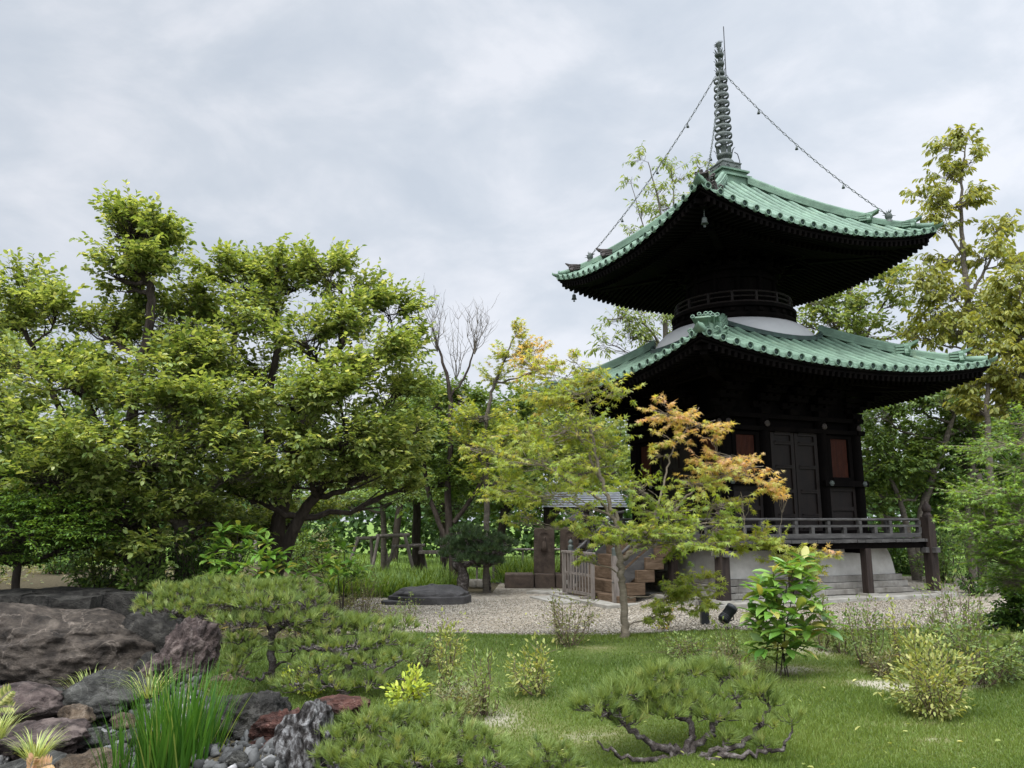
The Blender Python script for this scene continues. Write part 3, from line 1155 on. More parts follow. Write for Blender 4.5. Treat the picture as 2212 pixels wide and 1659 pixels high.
for (z, r, hgt, n) in ((11.80, 0.215, 0.19, 8), (14.28, 0.10, 0.17, 8), (14.56, 0.10, 0.17, 8), (14.85, 0.10, 0.17, 8)):
    if z > 12:
        sp_.lathe([(0.05, z - 0.05), (0.11, z - 0.02), (0.135, z + 0.04), (0.12, z + 0.05)], 16)
    for j in range(n):
        th = 2 * math.pi * j / n
        u, w = Vector((math.cos(th), math.sin(th), 0)), Vector((-math.sin(th), math.cos(th), 0))
        rows = []
        for i, (dr, dz, hw) in enumerate(((0, 0, 0.75), (0.015, 0.3, 1.0), (0.03, 0.6, 0.8), (0.065, 0.9, 0.4), (0.10, 1.0, 0.05))):
            hw2 = hw * r * 0.36
            c = u * (r + dr * hgt / 0.19 * 0.9) + Vector((0, 0, z + dz * hgt))
            rows.append([tuple(c - w * hw2 - u * 0.012), tuple(c), tuple(c + w * hw2 - u * 0.012)])
        sp_.grid(rows, True)
spire = sp_.build('spire', [MT['bronze'], MT['copper'], MT['spire_box']], pagoda)
for i in range(9):
    t = i / 8
    z = 12.13 + (14.08 - 12.13) * t
    rr = 0.245 + (0.19 - 0.245) * t
    g = MB()
    n = 28
    rows = []
    for (dr, dz) in ((0, -0.04), (0.008, 0), (0, 0.04), (-0.016, 0.04), (-0.016, -0.04), (0, -0.04)):
        rows.append([((rr + dr) * math.cos(2 * math.pi * j / n), (rr + dr) * math.sin(2 * math.pi * j / n), z + dz) for j in range(n + 1)])
    g.grid(rows, True)
    for j in range(4):
        th = 2 * math.pi * (j + 0.25) / 4
        u = Vector((math.cos(th), math.sin(th), 0))
        g.bar(u * 0.05 + Vector((0, 0, z - 0.01)), u * (rr - 0.01) + Vector((0, 0, z - 0.01)), 0.035, 0.05)
    g.lathe([(0.07, z - 0.04), (0.08, z), (0.07, z + 0.04)], 12)
    g.build('spire_ring', MT['bronze'], spire)
g = MB()
g.lathe([(0.04, 15.04), (0.06, 15.08), (0.035, 15.11), (0.07, 15.15), (0.085, 15.21), (0.06, 15.27), (0.02, 15.32), (0.001, 15.35)], 14)
for j in range(26):
    th = j * 2.399
    ph = -0.5 + 1.5 * ((j * 0.37) % 1)
    u = Vector((math.cos(th) * math.cos(ph), math.sin(th) * math.cos(ph), math.sin(ph)))
    c = Vector((0, 0, 15.21))
    g.tube([c + u * 0.06, c + u * 0.145], [0.012, 0.002], 5, False)
g.build('jewel', MT['bronze'], spire)
g = MB()
rx_ = 0.17
cs = math.cos(-0.3), math.sin(-0.3)
g.tube([(rx_ * cs[0], rx_ * cs[1], 13.95), (rx_ * cs[0], rx_ * cs[1], 15.80)], 0.013, 6)
g.tube([(0.05, 0, 14.2), (rx_ * cs[0], rx_ * cs[1], 14.2)], 0.012, 6)
g.tube([(0.27, -0.1, 11.9), (0.36, -0.12, 11.85), (0.42, -0.12, 11.65), (0.43, -0.12, 11.2)], 0.012, 6)
g.build('lightning_rod', MT['black'], spire)

# chains from the spire to the hips, with small bells
for k in range(4):
    hd = Matrix.Rotation(k * math.pi / 2 + math.radians(-135), 4, 'Z')
    rE = UPP['W'] * 0.80
    zE_ = zs_u(rE, rE) + 0.30
    A = Vector((0.13, 0, 14.25))
    Bp = Vector((rE * math.sqrt(2), 0, zE_))
    L = (Bp - A).length
    n = int(L / 0.115)
    ch = MB()
    ch.M = hd

    def cp(t):
        p = A.lerp(Bp, t)
        p.z -= 0.30 * 4 * t * (1 - t) * 0.9
        return p
    for i in range(n):
        p, q = cp((i - 0.12) / n), cp((i + 1.12) / n)
        d = (q - p)
        half = d.length / 2
        d.normalize()
        c = (p + q) / 2
        side = Vector((0, 1, 0)) if i % 2 else d.cross(Vector((0, 1, 0)))
        w = 0.021
        loop = [c + d * (half * math.cos(a)) * (0.97) + side * (w * math.copysign(abs(math.sin(a)) ** 0.5, math.sin(a))) for a in np.linspace(0, 2 * math.pi, 11)]
        ch.tube(loop, 0.0075, 5, False)
    cho = ch.build('chain', MT['bronze'], spire)
    for t in (0.22, 0.46, 0.74):
        be = MB()
        be.M = hd
        p = cp(t) - Vector((0, 0, 0.06))
        be.tube([p + Vector((0, 0, 0.06)), p], 0.008, 5)
        be.lathe([(0.001, 0.0), (0.022, -0.005), (0.028, -0.04), (0.045, -0.085), (0.036, -0.085), (0.001, -0.03)], 10, tuple(p))
        be.build('chain_bell', MT['bronze'], cho)
    j = MB()
    j.M = hd
    zb = zs_u(rE, rE) + 0.16
    j.lathe([(0.09, zb - 0.06), (0.09, zb), (0.05, zb + 0.02), (0.08, zb + 0.06), (0.095, zb + 0.12), (0.06, zb + 0.2), (0.001, zb + 0.26)], 12, (rE * math.sqrt(2), 0, 0))
    for i in range(14):
        th = i * 2.399
        ph = -0.1 + 1.4 * ((i * 0.37) % 1)
        u = Vector((math.cos(th) * math.cos(ph), math.sin(th) * math.cos(ph), math.sin(ph)))
        c = Vector((rE * math.sqrt(2), 0, zb + 0.13))
        j.tube([c + u * 0.06, c + u * 0.17], [0.016, 0.002], 5, False)
    j.build('hip_jewel', MT['bronze'], spire)

# wind bells hanging from the upper corner beams
def wind_bell(k, label):
    rr = (UPP['W'] - 0.34) * math.sqrt(2)
    a = R(PYAW) + k * math.pi / 2 + math.radians(-135)
    z = zs_u(UPP['W'], UPP['W']) - 0.42
    x, y = PX + rr * math.cos(a), PY + rr * math.sin(a)
    t = empty('wind_bell', (x, y, z - 0.40))
    tag(t, label, 'bell', 'wind bells under the upper eaves')
    t.scale = (0.6, 0.6, 0.6)
    b = MB()
    b.tube([(0, 0, 0.68), (0, 0, 0.36)], 0.008, 5)
    for i in range(3):
        b.tube([(0.016 * math.cos(q), 0, 0.60 - 0.08 * i + 0.03 * math.sin(q)) for q in np.linspace(0, 6.283, 9)], 0.006, 4, False)
    b.build('hanger', MT['bronze'], t)
    b = MB()
    b.lathe([(0.001, 0.38), (0.05, 0.37), (0.085, 0.345), (0.092, 0.30), (0.10, 0.2), (0.135, 0.12), (0.122, 0.118), (0.085, 0.2), (0.001, 0.34)], 16)
    b.build('bell_body', MT['bronze'], t)
    b = MB()
    b.tube([(0, 0, 0.3), (0, 0, 0.05)], 0.008, 5)
    b.box((0, 0, 0.03), (0.09, 0.012, 0.07))
    b.build('clapper', MT['bronze'], t)


wind_bell(0, 'bronze wind bell hanging in front of the dark underside of the upper roof near corner')
wind_bell(3, 'bronze wind bell hanging against the sky from the far left corner of the upper roof')

# ---------------------------------------------------------------- plants: shared builders
RNG = np.random.default_rng(11)
DENS = 1.0
TRK = .78


def unit(a):
    return a / np.maximum(np.linalg.norm(a, axis=-1, keepdims=True), 1e-9)


def rand_dirs(n):
    return unit(RNG.normal(size=(n, 3)))


LEAF = {
    # outline in the leaf plane: x along the leaf, y across, z fold
    'oval': (np.array([(0, 0, 0), (0.28, 0.36, 0.06), (0.68, 0.34, 0.05), (1, 0, -0.1), (0.68, -0.34, 0.05), (0.28, -0.36, 0.06)]), [(0, 3, 1), (1, 3, 2), (0, 5, 3), (5, 4, 3)]),
    'rhomb': (np.array([(0, 0, 0), (0.45, 0.42, 0.08), (1, 0, -0.08), (0.45, -0.42, 0.08)]), [(0, 2, 1), (0, 3, 2)]),
    'lance': (np.array([(0, 0, 0), (0.4, 0.17, 0.04), (1, 0, -0.14), (0.4, -0.17, 0.04)]), [(0, 2, 1), (0, 3, 2)]),
    'star': (np.array([(0.25, 0, 0.03)] + [(0.25 + r * math.cos(a), r * math.sin(a), z) for r, a, z in (
        (0.75, 0.0, -0.05), (0.2, 0.42, 0.03), (0.66, 0.85, -0.04), (0.18, 1.25, 0.03), (0.48, 1.75, -0.04), (0.16, 2.5, 0.0),
        (0.16, -2.5, 0.0), (0.48, -1.75, -0.04), (0.18, -1.25, 0.03), (0.66, -0.85, -0.04), (0.2, -0.42, 0.03))]), [(0, i, i % 11 + 1) for i in range(1, 12)]),
    'big': (np.array([(0, 0, 0), (0.2, 0.13, 0.03), (0.5, 0.19, 0.05), (0.8, 0.11, 0.0), (1, 0, -0.12), (0.8, -0.11, 0.0), (0.5, -0.19, 0.05), (0.2, -0.13, 0.03), (0.25, 0, 0.0), (0.5, 0, 0.0), (0.8, 0, -0.05)]),
            [(0, 8, 1), (1, 8, 9), (1, 9, 2), (2, 9, 10), (2, 10, 3), (3, 10, 4), (0, 7, 8), (7, 6, 9), (7, 9, 8), (6, 5, 10), (6, 10, 9), (5, 4, 10)]),
}


def leaves(P, D, N, L, W, shape, var):
    T, tri = LEAF[shape]
    D = unit(D)
    S = unit(np.cross(N, D))
    U = np.cross(D, S)
    n = len(P)
    L = np.broadcast_to(np.asarray(L, float), (n,))[:, None, None]
    W = np.broadcast_to(np.asarray(W, float), (n,))[:, None, None]
    V = P[:, None, :] + L * T[None, :, 0:1] * D[:, None, :] + W * T[None, :, 1:2] * S[:, None, :] + L * T[None, :, 2:3] * U[:, None, :]
    F = np.array(tri)[None] + (np.arange(n) * len(T))[:, None, None]
    return V.reshape(-1, 3), F.reshape(-1, 3), np.repeat(var, len(T))


def blades(P, D, L, W, bend, var, seg=4, tip=0.05):
    """curved grass blades: P base, D start direction, bend = fall towards the ground"""
    n = len(P)
    D = unit(D)
    H = D.copy()
    H[:, 2] = 0
    H = unit(H + 1e-6)
    S = np.stack([-H[:, 1], H[:, 0], np.zeros(n)], 1)
    rows = []
    p = P.copy()
    L = np.broadcast_to(np.asarray(L, float), (n,))[:, None]
    W = np.broadcast_to(np.asarray(W, float), (n,))[:, None]
    bend = np.broadcast_to(np.asarray(bend, float), (n,))[:, None]
    d = D.copy()
    for i in range(seg + 1):
        t = i / seg
        w = W * (1 - (1 - tip) * t ** 1.8) * (0.75 + 0.25 * min(1, t * 4))
        rows.append(np.stack([p - S * w / 2, p + S * w / 2], 1))
        p = p + d * L / seg
        d = unit(d + (H * 0.5 - np.array([0, 0, 1.0])) * bend * (t + 0.15))
    V = np.stack(rows, 1).reshape(n, -1, 3)
    k = (seg + 1) * 2
    f = []
    for i in range(seg):
        a = 2 * i
        f += [(a, a + 1, a + 3), (a, a + 3, a + 2)]
    F = np.array(f)[None] + (np.arange(n) * k)[:, None, None]
    return V.reshape(-1, 3), F.reshape(-1, 3), np.repeat(var, k)


def needles(P, D, n, L, W, spread, var):
    """tufts of pine needles at P pointing along D"""
    m = len(P)
    D = unit(np.repeat(D, n, 0))
    Q = np.repeat(P, n, 0)
    a = rand_dirs(m * n)
    d = unit(D + a * spread)
    S = unit(np.cross(d, rand_dirs(m * n)))
    ln = (L * RNG.uniform(0.7, 1.1, m * n))[:, None]
    Q = Q - D * (RNG.uniform(0, 0.035, m * n))[:, None]
    V = np.stack([Q - S * W / 2, Q + S * W / 2, Q + d * ln], 1).reshape(-1, 3)
    F = np.arange(m * n * 3).reshape(-1, 3)
    v = np.clip(np.repeat(var, n) + RNG.normal(0, 0.06, m * n), 0, 1)
    return V, F, np.repeat(v, 3)


def merge(parts):
    V, F, A, o = [], [], [], 0
    for v, f, a in parts:
        V.append(v)
        F.append(f + o)
        A.append(a)
        o += len(v)
    return np.concatenate(V), np.concatenate(F), np.concatenate(A)


class Tubes:
    """many tapered branches gathered as one mesh"""

    def __init__(s):
        s.V, s.F, s.o = [], [], 0

    def add(s, pts, r, n=6):
        P = np.asarray(pts, float)
        k = len(P)
        r = np.broadcast_to(np.asarray(r, float), (k,))
        T = np.gradient(P, axis=0)
        T = unit(T)
        m = unit(P[-1] - P[0])
        ref = np.array([1.0, 0, 0]) if abs(m[0]) < 0.7 else np.array([0, 1.0, 0])
        A = unit(np.cross(T, ref))
        B = np.cross(T, A)
        th = np.arange(n) * 2 * math.pi / n
        V = P[:, None] + r[:, None, None] * (np.cos(th)[None, :, None] * A[:, None] + np.sin(th)[None, :, None] * B[:, None])
        i = np.arange(k - 1)[:, None] * n
        j = np.arange(n)[None]
        F = np.stack([i + j, i + (j + 1) % n, i + n + (j + 1) % n, i + n + j], -1).reshape(-1, 4) + s.o
        s.V.append(V.reshape(-1, 3))
        s.F.append(F)
        s.o += k * n

    def build(s, name, mat_, parent, base):
        return np_mesh(name, np.concatenate(s.V) - np.asarray(base), np.concatenate(s.F), mat_, None, parent, smooth=True)


def smooth_path(pts, k=6, wig=0.0):
    """Catmull-Rom through pts ((x,y,z) or (x,y,z,r)), with a little wander"""
    P = np.asarray(pts, float)
    Q = np.vstack([2 * P[0] - P[1], P, 2 * P[-1] - P[-2]])
    o = []
    for i in range(1, len(Q) - 2):
        for t in np.linspace(0, 1, k, endpoint=False):
            a, b, c, d = Q[i - 1], Q[i], Q[i + 1], Q[i + 2]
            o.append(0.5 * (2 * b + (c - a) * t + (2 * a - 5 * b + 4 * c - d) * t * t + (3 * b - a - 3 * c + d) * t ** 3))
    o.append(P[-1])
    o = np.array(o)
    if wig:
        o[1:-1, :3] += RNG.normal(0, wig, (len(o) - 2, 3))
    return o


def limb(a, b, r0, r1, k=6, sag=0.12, wig=0.02):
    a, b = np.asarray(a, float), np.asarray(b, float)
    t = np.linspace(0, 1, k)[:, None]
    L = np.linalg.norm(b - a)
    P = a + (b - a) * t
    P[:, 2:3] += -sag * L * 4 * t * (1 - t) * 0.5
    P[1:-1] += RNG.normal(0, wig * L + 1e-6, (k - 2, 3))
    return P, np.linspace(r0, r1, k)


def blob(u, v, ru, rv, Y, dY=0.0, dr=1.0):
    """a leafy mass seen at (u, v) with half extents in photograph pixels, at distance Y"""
    c = at(u, v, Y + dY)
    s = (Y + dY) / 1661.0 / CP
    return (*c, ru * s, ru * s * dr, rv * s)


def crown_points(blobs, n, sub=9, subr=0.42, flat=0.6, shell=0.5, low=-0.55, wts=None):
    """n leaf positions gathered in clumps over the blobs; returns positions, outward vectors, blob index, clump centres"""
    B = np.array([b[:6] for b in blobs])
    area = (B[:, 3] * B[:, 5] + B[:, 3] * B[:, 4]) if wts is None else np.array(wts, float)
    cnt = np.maximum(1, (n * area / area.sum()).astype(int))
    P, O, I, C = [], [], [], []
    for bi, (b, m) in enumerate(zip(B, cnt)):
        d = rand_dirs(sub * 3)
        d = d[d[:, 2] > low][:sub]
        q = RNG.uniform(0.45, 1.0, len(d))[:, None]
        cc = b[:3] + d * b[3:6] * q
        cr = subr * RNG.uniform(0.55, 1.3, len(d))
        C.append((bi, cc))
        k = RNG.integers(0, len(d), m)
        dd = rand_dirs(m)
        vz = RNG.uniform(.6, 1.35, len(d))[k]
        rr = np.minimum(np.abs(RNG.normal(0, .58, m)), 1.35) if shell == .5 else RNG.uniform(0, 1, m) ** shell
        R3 = b[3:6] * np.array([1, 1, 1.0])
        r3 = cr[k][:, None] * np.array([(b[3] + b[4]) / 2, (b[3] + b[4]) / 2, max(b[5], 0.5 * b[3]) * flat])
        r3[:, 2] *= vz
        p = cc[k] + dd * rr[:, None] * r3
        P.append(p)
        O.append(unit(0.6 * (p - cc[k]) / np.maximum(r3, 1e-6) + 0.5 * (p - b[:3]) / R3))
        I.append(np.full(m, bi))
    return np.concatenate(P), np.concatenate(O), np.concatenate(I), C


def nearest_on(paths, p, below=True):
    """the point of the trunk paths to branch from: close, and rather lower than p"""
    best, bs = None, 1e9
    for Q in paths:
        d = np.linalg.norm(Q[:, :3] - p, axis=1)
        up = p[2] - Q[:, 2]
        horiz = np.linalg.norm(Q[:, :2] - p[:2], axis=1)
        s = d + np.where(up < 0.25 * horiz, 2.0 * (0.25 * horiz - up), 0)
        i = int(np.argmin(s))
        if s[i] < bs:
            bs, best = s[i], Q[i]
    return best


def sprays(blobs, n, per, sub, flat, low, tl, up, wts=None, jit=.3):
    """leafy twigs growing outwards in clumps: twig roots, tips, blob index, clump centres"""
    B = np.array([b[:6] for b in blobs])
    area = (B[:, 3] * B[:, 5] + B[:, 3] * B[:, 4]) if wts is None else np.array(wts, float)
    cnt = np.maximum(3, (n / per * area / area.sum()).astype(int))
    A0, A1, I, C = [], [], [], []
    for bi, (b, m) in enumerate(zip(B, cnt)):
        d = rand_dirs(sub * 4)
        d = d[d[:, 2] > low][:sub]
        w = RNG.uniform(.25, 1, len(d)) ** 1.3
        C.append((bi, b[:3] + d * b[3:6] * .62))
        k = RNG.choice(len(d), m, p=w / w.sum())
        dd = unit(d[k] + RNG.normal(0, jit, (m, 3)))
        rad = b[3:6]
        q = RNG.uniform(.25, .95, m)[:, None]
        root = b[:3] + dd * rad * q
        mean = (b[3] + b[4] + b[5]) / 3
        ln = (mean * tl * RNG.uniform(.45, 1.25, m))[:, None]
        g = unit(dd * np.array([1, 1, flat]) + np.array([0, 0, up]) + RNG.normal(0, .28, (m, 3)) * np.array([1, 1, .3 + .7 * min(1, flat)]))
        A0.append(root)
        A1.append(root + g * ln)
        I.append(np.full(m, bi))
    return np.concatenate(A0), np.concatenate(A1), np.concatenate(I), C


def twig_mesh(A0, A1, r):
    """thin three sided twigs"""
    g = unit(A1 - A0)
    a = unit(np.cross(g, rand_dirs(len(g))))
    b = np.cross(g, a)
    V = []
    for (P, q) in ((A0, r), (A1, r * .35)):
        for th in (0, 2.094, 4.189):
            V.append(P + (a * math.cos(th) + b * math.sin(th)) * q)
    V = np.stack(V, 1)
    f = np.array([(0, 1, 4, 3), (1, 2, 5, 4), (2, 0, 3, 5)])
    return V.reshape(-1, 3), (f[None] + (np.arange(len(g)) * 6)[:, None, None]).reshape(-1, 4)


def tree(name, label, cat, trunks, blobs, n, leaf, bark, shape='oval', L=0.13, W=0.1, droop=0.35, tilt=0.4, sub=11, flat=0.8,
         low=-0.45, group=None, twigs=True, var_fn=None, wts=None, extra=None, limb_r=0.05, limb_sag=0.12, per=11, tl=.75, up=.28, hang=0.0, jit=.3, **_):
    """trunks: lists of (x, y, z, r); the first point of the first one is the foot of the tree"""
    base = np.array(trunks[0][0][:3])
    root = empty(name, tuple(base))
    tag(root, label, cat, group)
    tb = Tubes()
    paths = []
    for t in trunks:
        Q = smooth_path(t, 7, 0.012)
        paths.append(Q)
        Q[:, 3] *= TRK
        tb.add(Q[:, :3], Q[:, 3].copy(), 10)
    A0, A1, I, C = sprays(blobs, int(n * DENS), per, sub, flat, low, tl, up, wts, jit)
    for (bi, cc) in C:
        b = np.array(blobs[bi][:3])
        q = nearest_on(paths, b)
        r0 = min(q[3] * 0.75, limb_r)
        Pq, rq = limb(q[:3], b, r0, r0 * 0.45, 7, limb_sag, 0.025)
        tb.add(Pq, rq, 6)
        if twigs:
            for c in cc:
                k = RNG.integers(3, 7)
                Pt, rt = limb(Pq[k], c, r0 * 0.4, 0.006, 5, 0.06, 0.03)
                tb.add(Pt, rt, 4)
    tv, tf = twig_mesh(A0 - (A1 - A0) * .5, A1, max(.0035, L * .035))
    tb.V.append(tv)
    tb.F.append(tf + tb.o)
    tb.o += len(tv)
    tb.build('trunk', bark, root, base)
    # leaves alternate along each twig
    k = len(A0)
    m = k * per
    g = np.repeat(unit(A1 - A0), per, 0)
    t = np.tile((np.arange(per) + .6) / per, k) + RNG.normal(0, .04, m)
    P = np.repeat(A0, per, 0) + np.repeat(A1 - A0, per, 0) * np.clip(t, .02, 1.02)[:, None]
    side = unit(np.cross(g, np.array([0, 0, 1.0]))) * np.where(np.arange(m) % 2, 1, -1)[:, None]
    D = g * (.35 + .5 * t[:, None]) + side * (1.0 - .55 * t[:, None]) + RNG.normal(0, .32, (m, 3)) + np.array([0, 0, -droop])
    D[:, 2] -= hang
    N = np.array([0, 0, 1.0]) + RNG.normal(0, tilt, (m, 3)) + side * .25
    I = np.repeat(I, per)
    O = g
    var = RNG.uniform(0, 1, m) if var_fn is None else var_fn(P, I, m)
    tw_ = np.repeat(RNG.normal(0, .12, k), per)
    var = np.clip(var + tw_, 0, 1)
    sc = RNG.uniform(0.6, 1.2, m)
    V, F, A = leaves(P, D, N, L * sc, W * sc, shape, var)
    parts = [(V, F, A)]
    if extra is not None:
        parts += extra(P, O, I)
    V, F, A = merge(parts)
    np_mesh('crown', V - base, F, leaf, A, root)
    return root


# ---------------------------------------------------------------- leaf colours
LM = {}
LM['linden'] = leaf_mat('linden_leaves', [(0.048, 0.085, 0.016), (0.088, 0.138, 0.027), (0.137, 0.19, 0.044), (0.185, 0.24, 0.066), (0.32, 0.36, 0.14)], 0.46)
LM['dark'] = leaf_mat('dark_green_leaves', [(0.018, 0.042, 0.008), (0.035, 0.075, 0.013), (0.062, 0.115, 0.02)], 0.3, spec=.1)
LM['mid'] = leaf_mat('mid_green_leaves', [(0.035, 0.07, 0.012), (0.068, 0.12, 0.02), (0.115, 0.175, 0.035)], 0.36)
LM['yellow'] = leaf_mat('yellow_green_leaves', [(0.085, 0.112, 0.017), (0.145, 0.172, 0.03), (0.21, 0.228, 0.05)], 0.46)
LM['pale'] = leaf_mat('pale_green_leaves', [(0.075, 0.12, 0.022), (0.12, 0.175, 0.04), (0.19, 0.24, 0.07)], 0.42)
LM['maple'] = leaf_mat('maple_leaves', [(0.08, 0.13, 0.016), (0.145, 0.20, 0.026), (0.205, 0.24, 0.042), (0.30, 0.24, 0.075), (0.32, 0.205, 0.10)], 0.5)
LM['bright'] = leaf_mat('bright_maple_leaves', [(0.03, 0.075, 0.008), (0.065, 0.13, 0.013), (0.13, 0.21, 0.025)], 0.38)
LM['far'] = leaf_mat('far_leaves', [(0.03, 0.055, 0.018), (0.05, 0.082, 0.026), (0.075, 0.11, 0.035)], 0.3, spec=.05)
LM['pine'] = leaf_mat('pine_needles', [(0.040, 0.072, 0.015), (0.084, 0.130, 0.027), (0.135, 0.188, 0.042), (0.19, 0.215, 0.065)], 0.3)
LM['darkpine'] = leaf_mat('dark_pine_needles', [(0.014, 0.03, 0.011), (0.03, 0.055, 0.018), (0.05, 0.08, 0.025)], 0.2)
LM['bush'] = leaf_mat('bush_leaves', [(0.04, 0.075, 0.016), (0.085, 0.13, 0.028), (0.16, 0.20, 0.05)], 0.36)
LM['gold'] = leaf_mat('golden_leaves', [(0.08, 0.115, 0.022), (0.165, 0.20, 0.042), (0.29, 0.295, 0.095)], 0.36)
LM['lime'] = leaf_mat('lime_leaves', [(0.15, 0.22, 0.02), (0.25, 0.32, 0.035), (0.35, 0.40, 0.07)], 0.36)
LM['olive'] = leaf_mat('olive_leaves', [(0.045, 0.06, 0.018), (0.09, 0.105, 0.03), (0.15, 0.14, 0.055)], 0.32)
LM['aucuba'] = leaf_mat('aucuba_leaves', [(0.03, 0.085, 0.012), (0.07, 0.16, 0.02), (0.12, 0.20, 0.035), (0.21, 0.205, 0.045)], 0.3, rough=0.34, spec=0.4)
LM['grass'] = leaf_mat('grass_blades', [(0.030, 0.058, 0.008), (0.058, 0.098, 0.013), (0.09, 0.136, 0.021), (0.125, 0.14, 0.045)], 0.3)
LM['iris'] = leaf_mat('iris_blades', [(0.014, 0.05, 0.005), (0.028, 0.085, 0.008), (0.05, 0.125, 0.013), (0.16, 0.18, 0.04)], 0.33, rough=0.4)
LM['liriope'] = leaf_mat('lily_blades', [(0.035, 0.075, 0.01), (0.07, 0.125, 0.017), (0.12, 0.18, 0.03)], 0.35)
LM['sedge'] = leaf_mat('sedge_blades', [(0.10, 0.15, 0.03), (0.20, 0.25, 0.06), (0.34, 0.36, 0.14)], 0.3)
LM['fern'] = leaf_mat('fern_fronds', [(0.20, 0.17, 0.05), (0.30, 0.20, 0.09), (0.34, 0.23, 0.12)], 0.3)

# ---------------------------------------------------------------- the large trees on the left


def hanging_seeds(frac, top):
    """pale drooping seed wings under part of the leaves"""
    def f(P, O, I):
        m = int(len(P) * frac)
        k = RNG.integers(0, len(P), m)
        m = len(k)
        d = RNG.normal(0, 0.45, (m, 3)) + np.array([0, 0, -0.9])
        return [leaves(P[k] + np.array([0, 0, 0.02]), d, rand_dirs(m), RNG.uniform(0.07, 0.13, m), 0.06, 'lance', np.full(m, 1.0))]
    return f


def lvar(top_boost):
    def f(P, I, m):
        return np.clip(RNG.normal(0.42, 0.2, m), 0, 0.8)
    return f


Y1 = 14.6
f1 = at(322, 1288, Y1)
f1 = (f1[0], f1[1], float(gz(f1[0], f1[1])) - 0.05)


def tp(lst, Y):
    return [(*at(u, v, Y + dy), r) for u, v, r, dy in lst]


tree('broadleaf_tree', 'tall leafy tree behind the huge boulder, its top tuft highest of the left trees', 'tree',
     [[(*f1, 0.24)] + tp([(308, 1190, .19, 0), (295, 1060, .17, .1), (283, 930, .14, .2), (300, 800, .12, .2), (325, 690, .11, .1), (318, 600, .09, 0), (270, 545, .06, 0)], Y1),
      [(*at(338, 1290, Y1 + .3), 0.16)] + tp([(345, 1200, .13, .4), (330, 1130, .11, .3), (260, 1010, .085, -.3), (200, 890, .06, -.6), (160, 800, .04, -.5)], Y1),
      tp([(295, 1060, .12, .1), (230, 1010, .09, .6), (140, 900, .08, .9), (60, 730, .06, 1.0), (40, 640, .03, 1)], Y1)],
     [blob(290, 500, 92, 50, Y1), blob(275, 555, 92, 45, Y1, -.3), blob(330, 525, 60, 60, Y1, .5), blob(285, 620, 60, 40, Y1, .4), blob(288, 468, 45, 34, Y1), blob(255, 515, 60, 42, Y1, .3), blob(325, 510, 60, 45, Y1, -.2), blob(300, 590, 70, 40, Y1, -.3), blob(250, 600, 50, 36, Y1, .2),
      blob(55, 640, 75, 70, Y1, .8), blob(120, 690, 75, 55, Y1, .3), blob(0, 700, 90, 80, Y1, 1.0), blob(60, 790, 110, 55, Y1, -.5), blob(215, 720, 85, 60, Y1, .4),
      blob(150, 840, 105, 55, Y1, -1.0), blob(70, 940, 110, 55, Y1, -1.0), blob(205, 960, 110, 50, Y1, -1.5), blob(110, 1040, 120, 45, Y1, -1.4), blob(20, 880, 80, 60, Y1, .5),
      blob(240, 850, 90, 50, Y1, .9), blob(190, 790, 60, 40, Y1, 1.2), blob(20, 1030, 90, 50, Y1, -.6), blob(270, 1120, 85, 40, Y1, -.8), blob(330, 1190, 60, 36, Y1, -.9), blob(260, 1200, 50, 30, Y1, .8), blob(180, 1110, 80, 40, Y1, .9)],
     30000, LM['linden'], MT['bark'], 'oval', .122, .088, droop=.28, tilt=.33, sub=9, flat=.8, up=.38, tl=.66, jit=.24, extra=hanging_seeds(.035, 0), var_fn=lvar(0), limb_r=.07)

Y2 = 15.3
f2 = at(400, 1235, Y2)
f2 = (f2[0], f2[1], float(gz(f2[0], f2[1])) - 0.05)
tree('broadleaf_tree', 'leafy tree with a straight grey trunk, middle of the three large left trees', 'tree',
     [[(*f2, 0.2)] + tp([(392, 1150, .17, 0), (380, 1030, .15, 0), (376, 900, .13, .1), (390, 790, .1, .2), (430, 700, .07, .3)], Y2),
      tp([(392, 1150, .11, 0), (340, 1060, .09, -.5), (250, 930, .06, -1.0), (225, 890, .04, -1.1)], Y2),
      tp([(378, 980, .1, 0), (430, 890, .08, .6), (500, 780, .07, .9), (510, 650, .06, .9)], Y2)],
     [blob(360, 700, 80, 55, Y2, .5), blob(420, 650, 70, 60, Y2, .9), blob(370, 800, 115, 60, Y2, -.6), blob(460, 780, 95, 55, Y2, -.3), blob(330, 880, 110, 55, Y2, -1.2),
      blob(440, 870, 110, 50, Y2, -1.2), blob(300, 990, 120, 48, Y2, -1.7), blob(430, 960, 110, 50, Y2, -1.4), blob(500, 1030, 100, 45, Y2, -1.1), blob(390, 1080, 95, 40, Y2, -1.0),
      blob(250, 1080, 110, 40, Y2, -1.3), blob(520, 920, 80, 50, Y2, .8), blob(300, 760, 90, 55, Y2, 1.0), blob(470, 700, 70, 50, Y2, 1.2), blob(470, 1120, 90, 36, Y2, .4), blob(520, 1160, 80, 34, Y2, .8), blob(420, 1150, 60, 30, Y2, 1.0)],
     27000, LM['linden'], MT['bark_grey'], 'oval', .122, .088, droop=.28, tilt=.33, sub=9, flat=.8, up=.38, tl=.66, jit=.24, extra=hanging_seeds(.05, 0), var_fn=lvar(0), limb_r=.06)

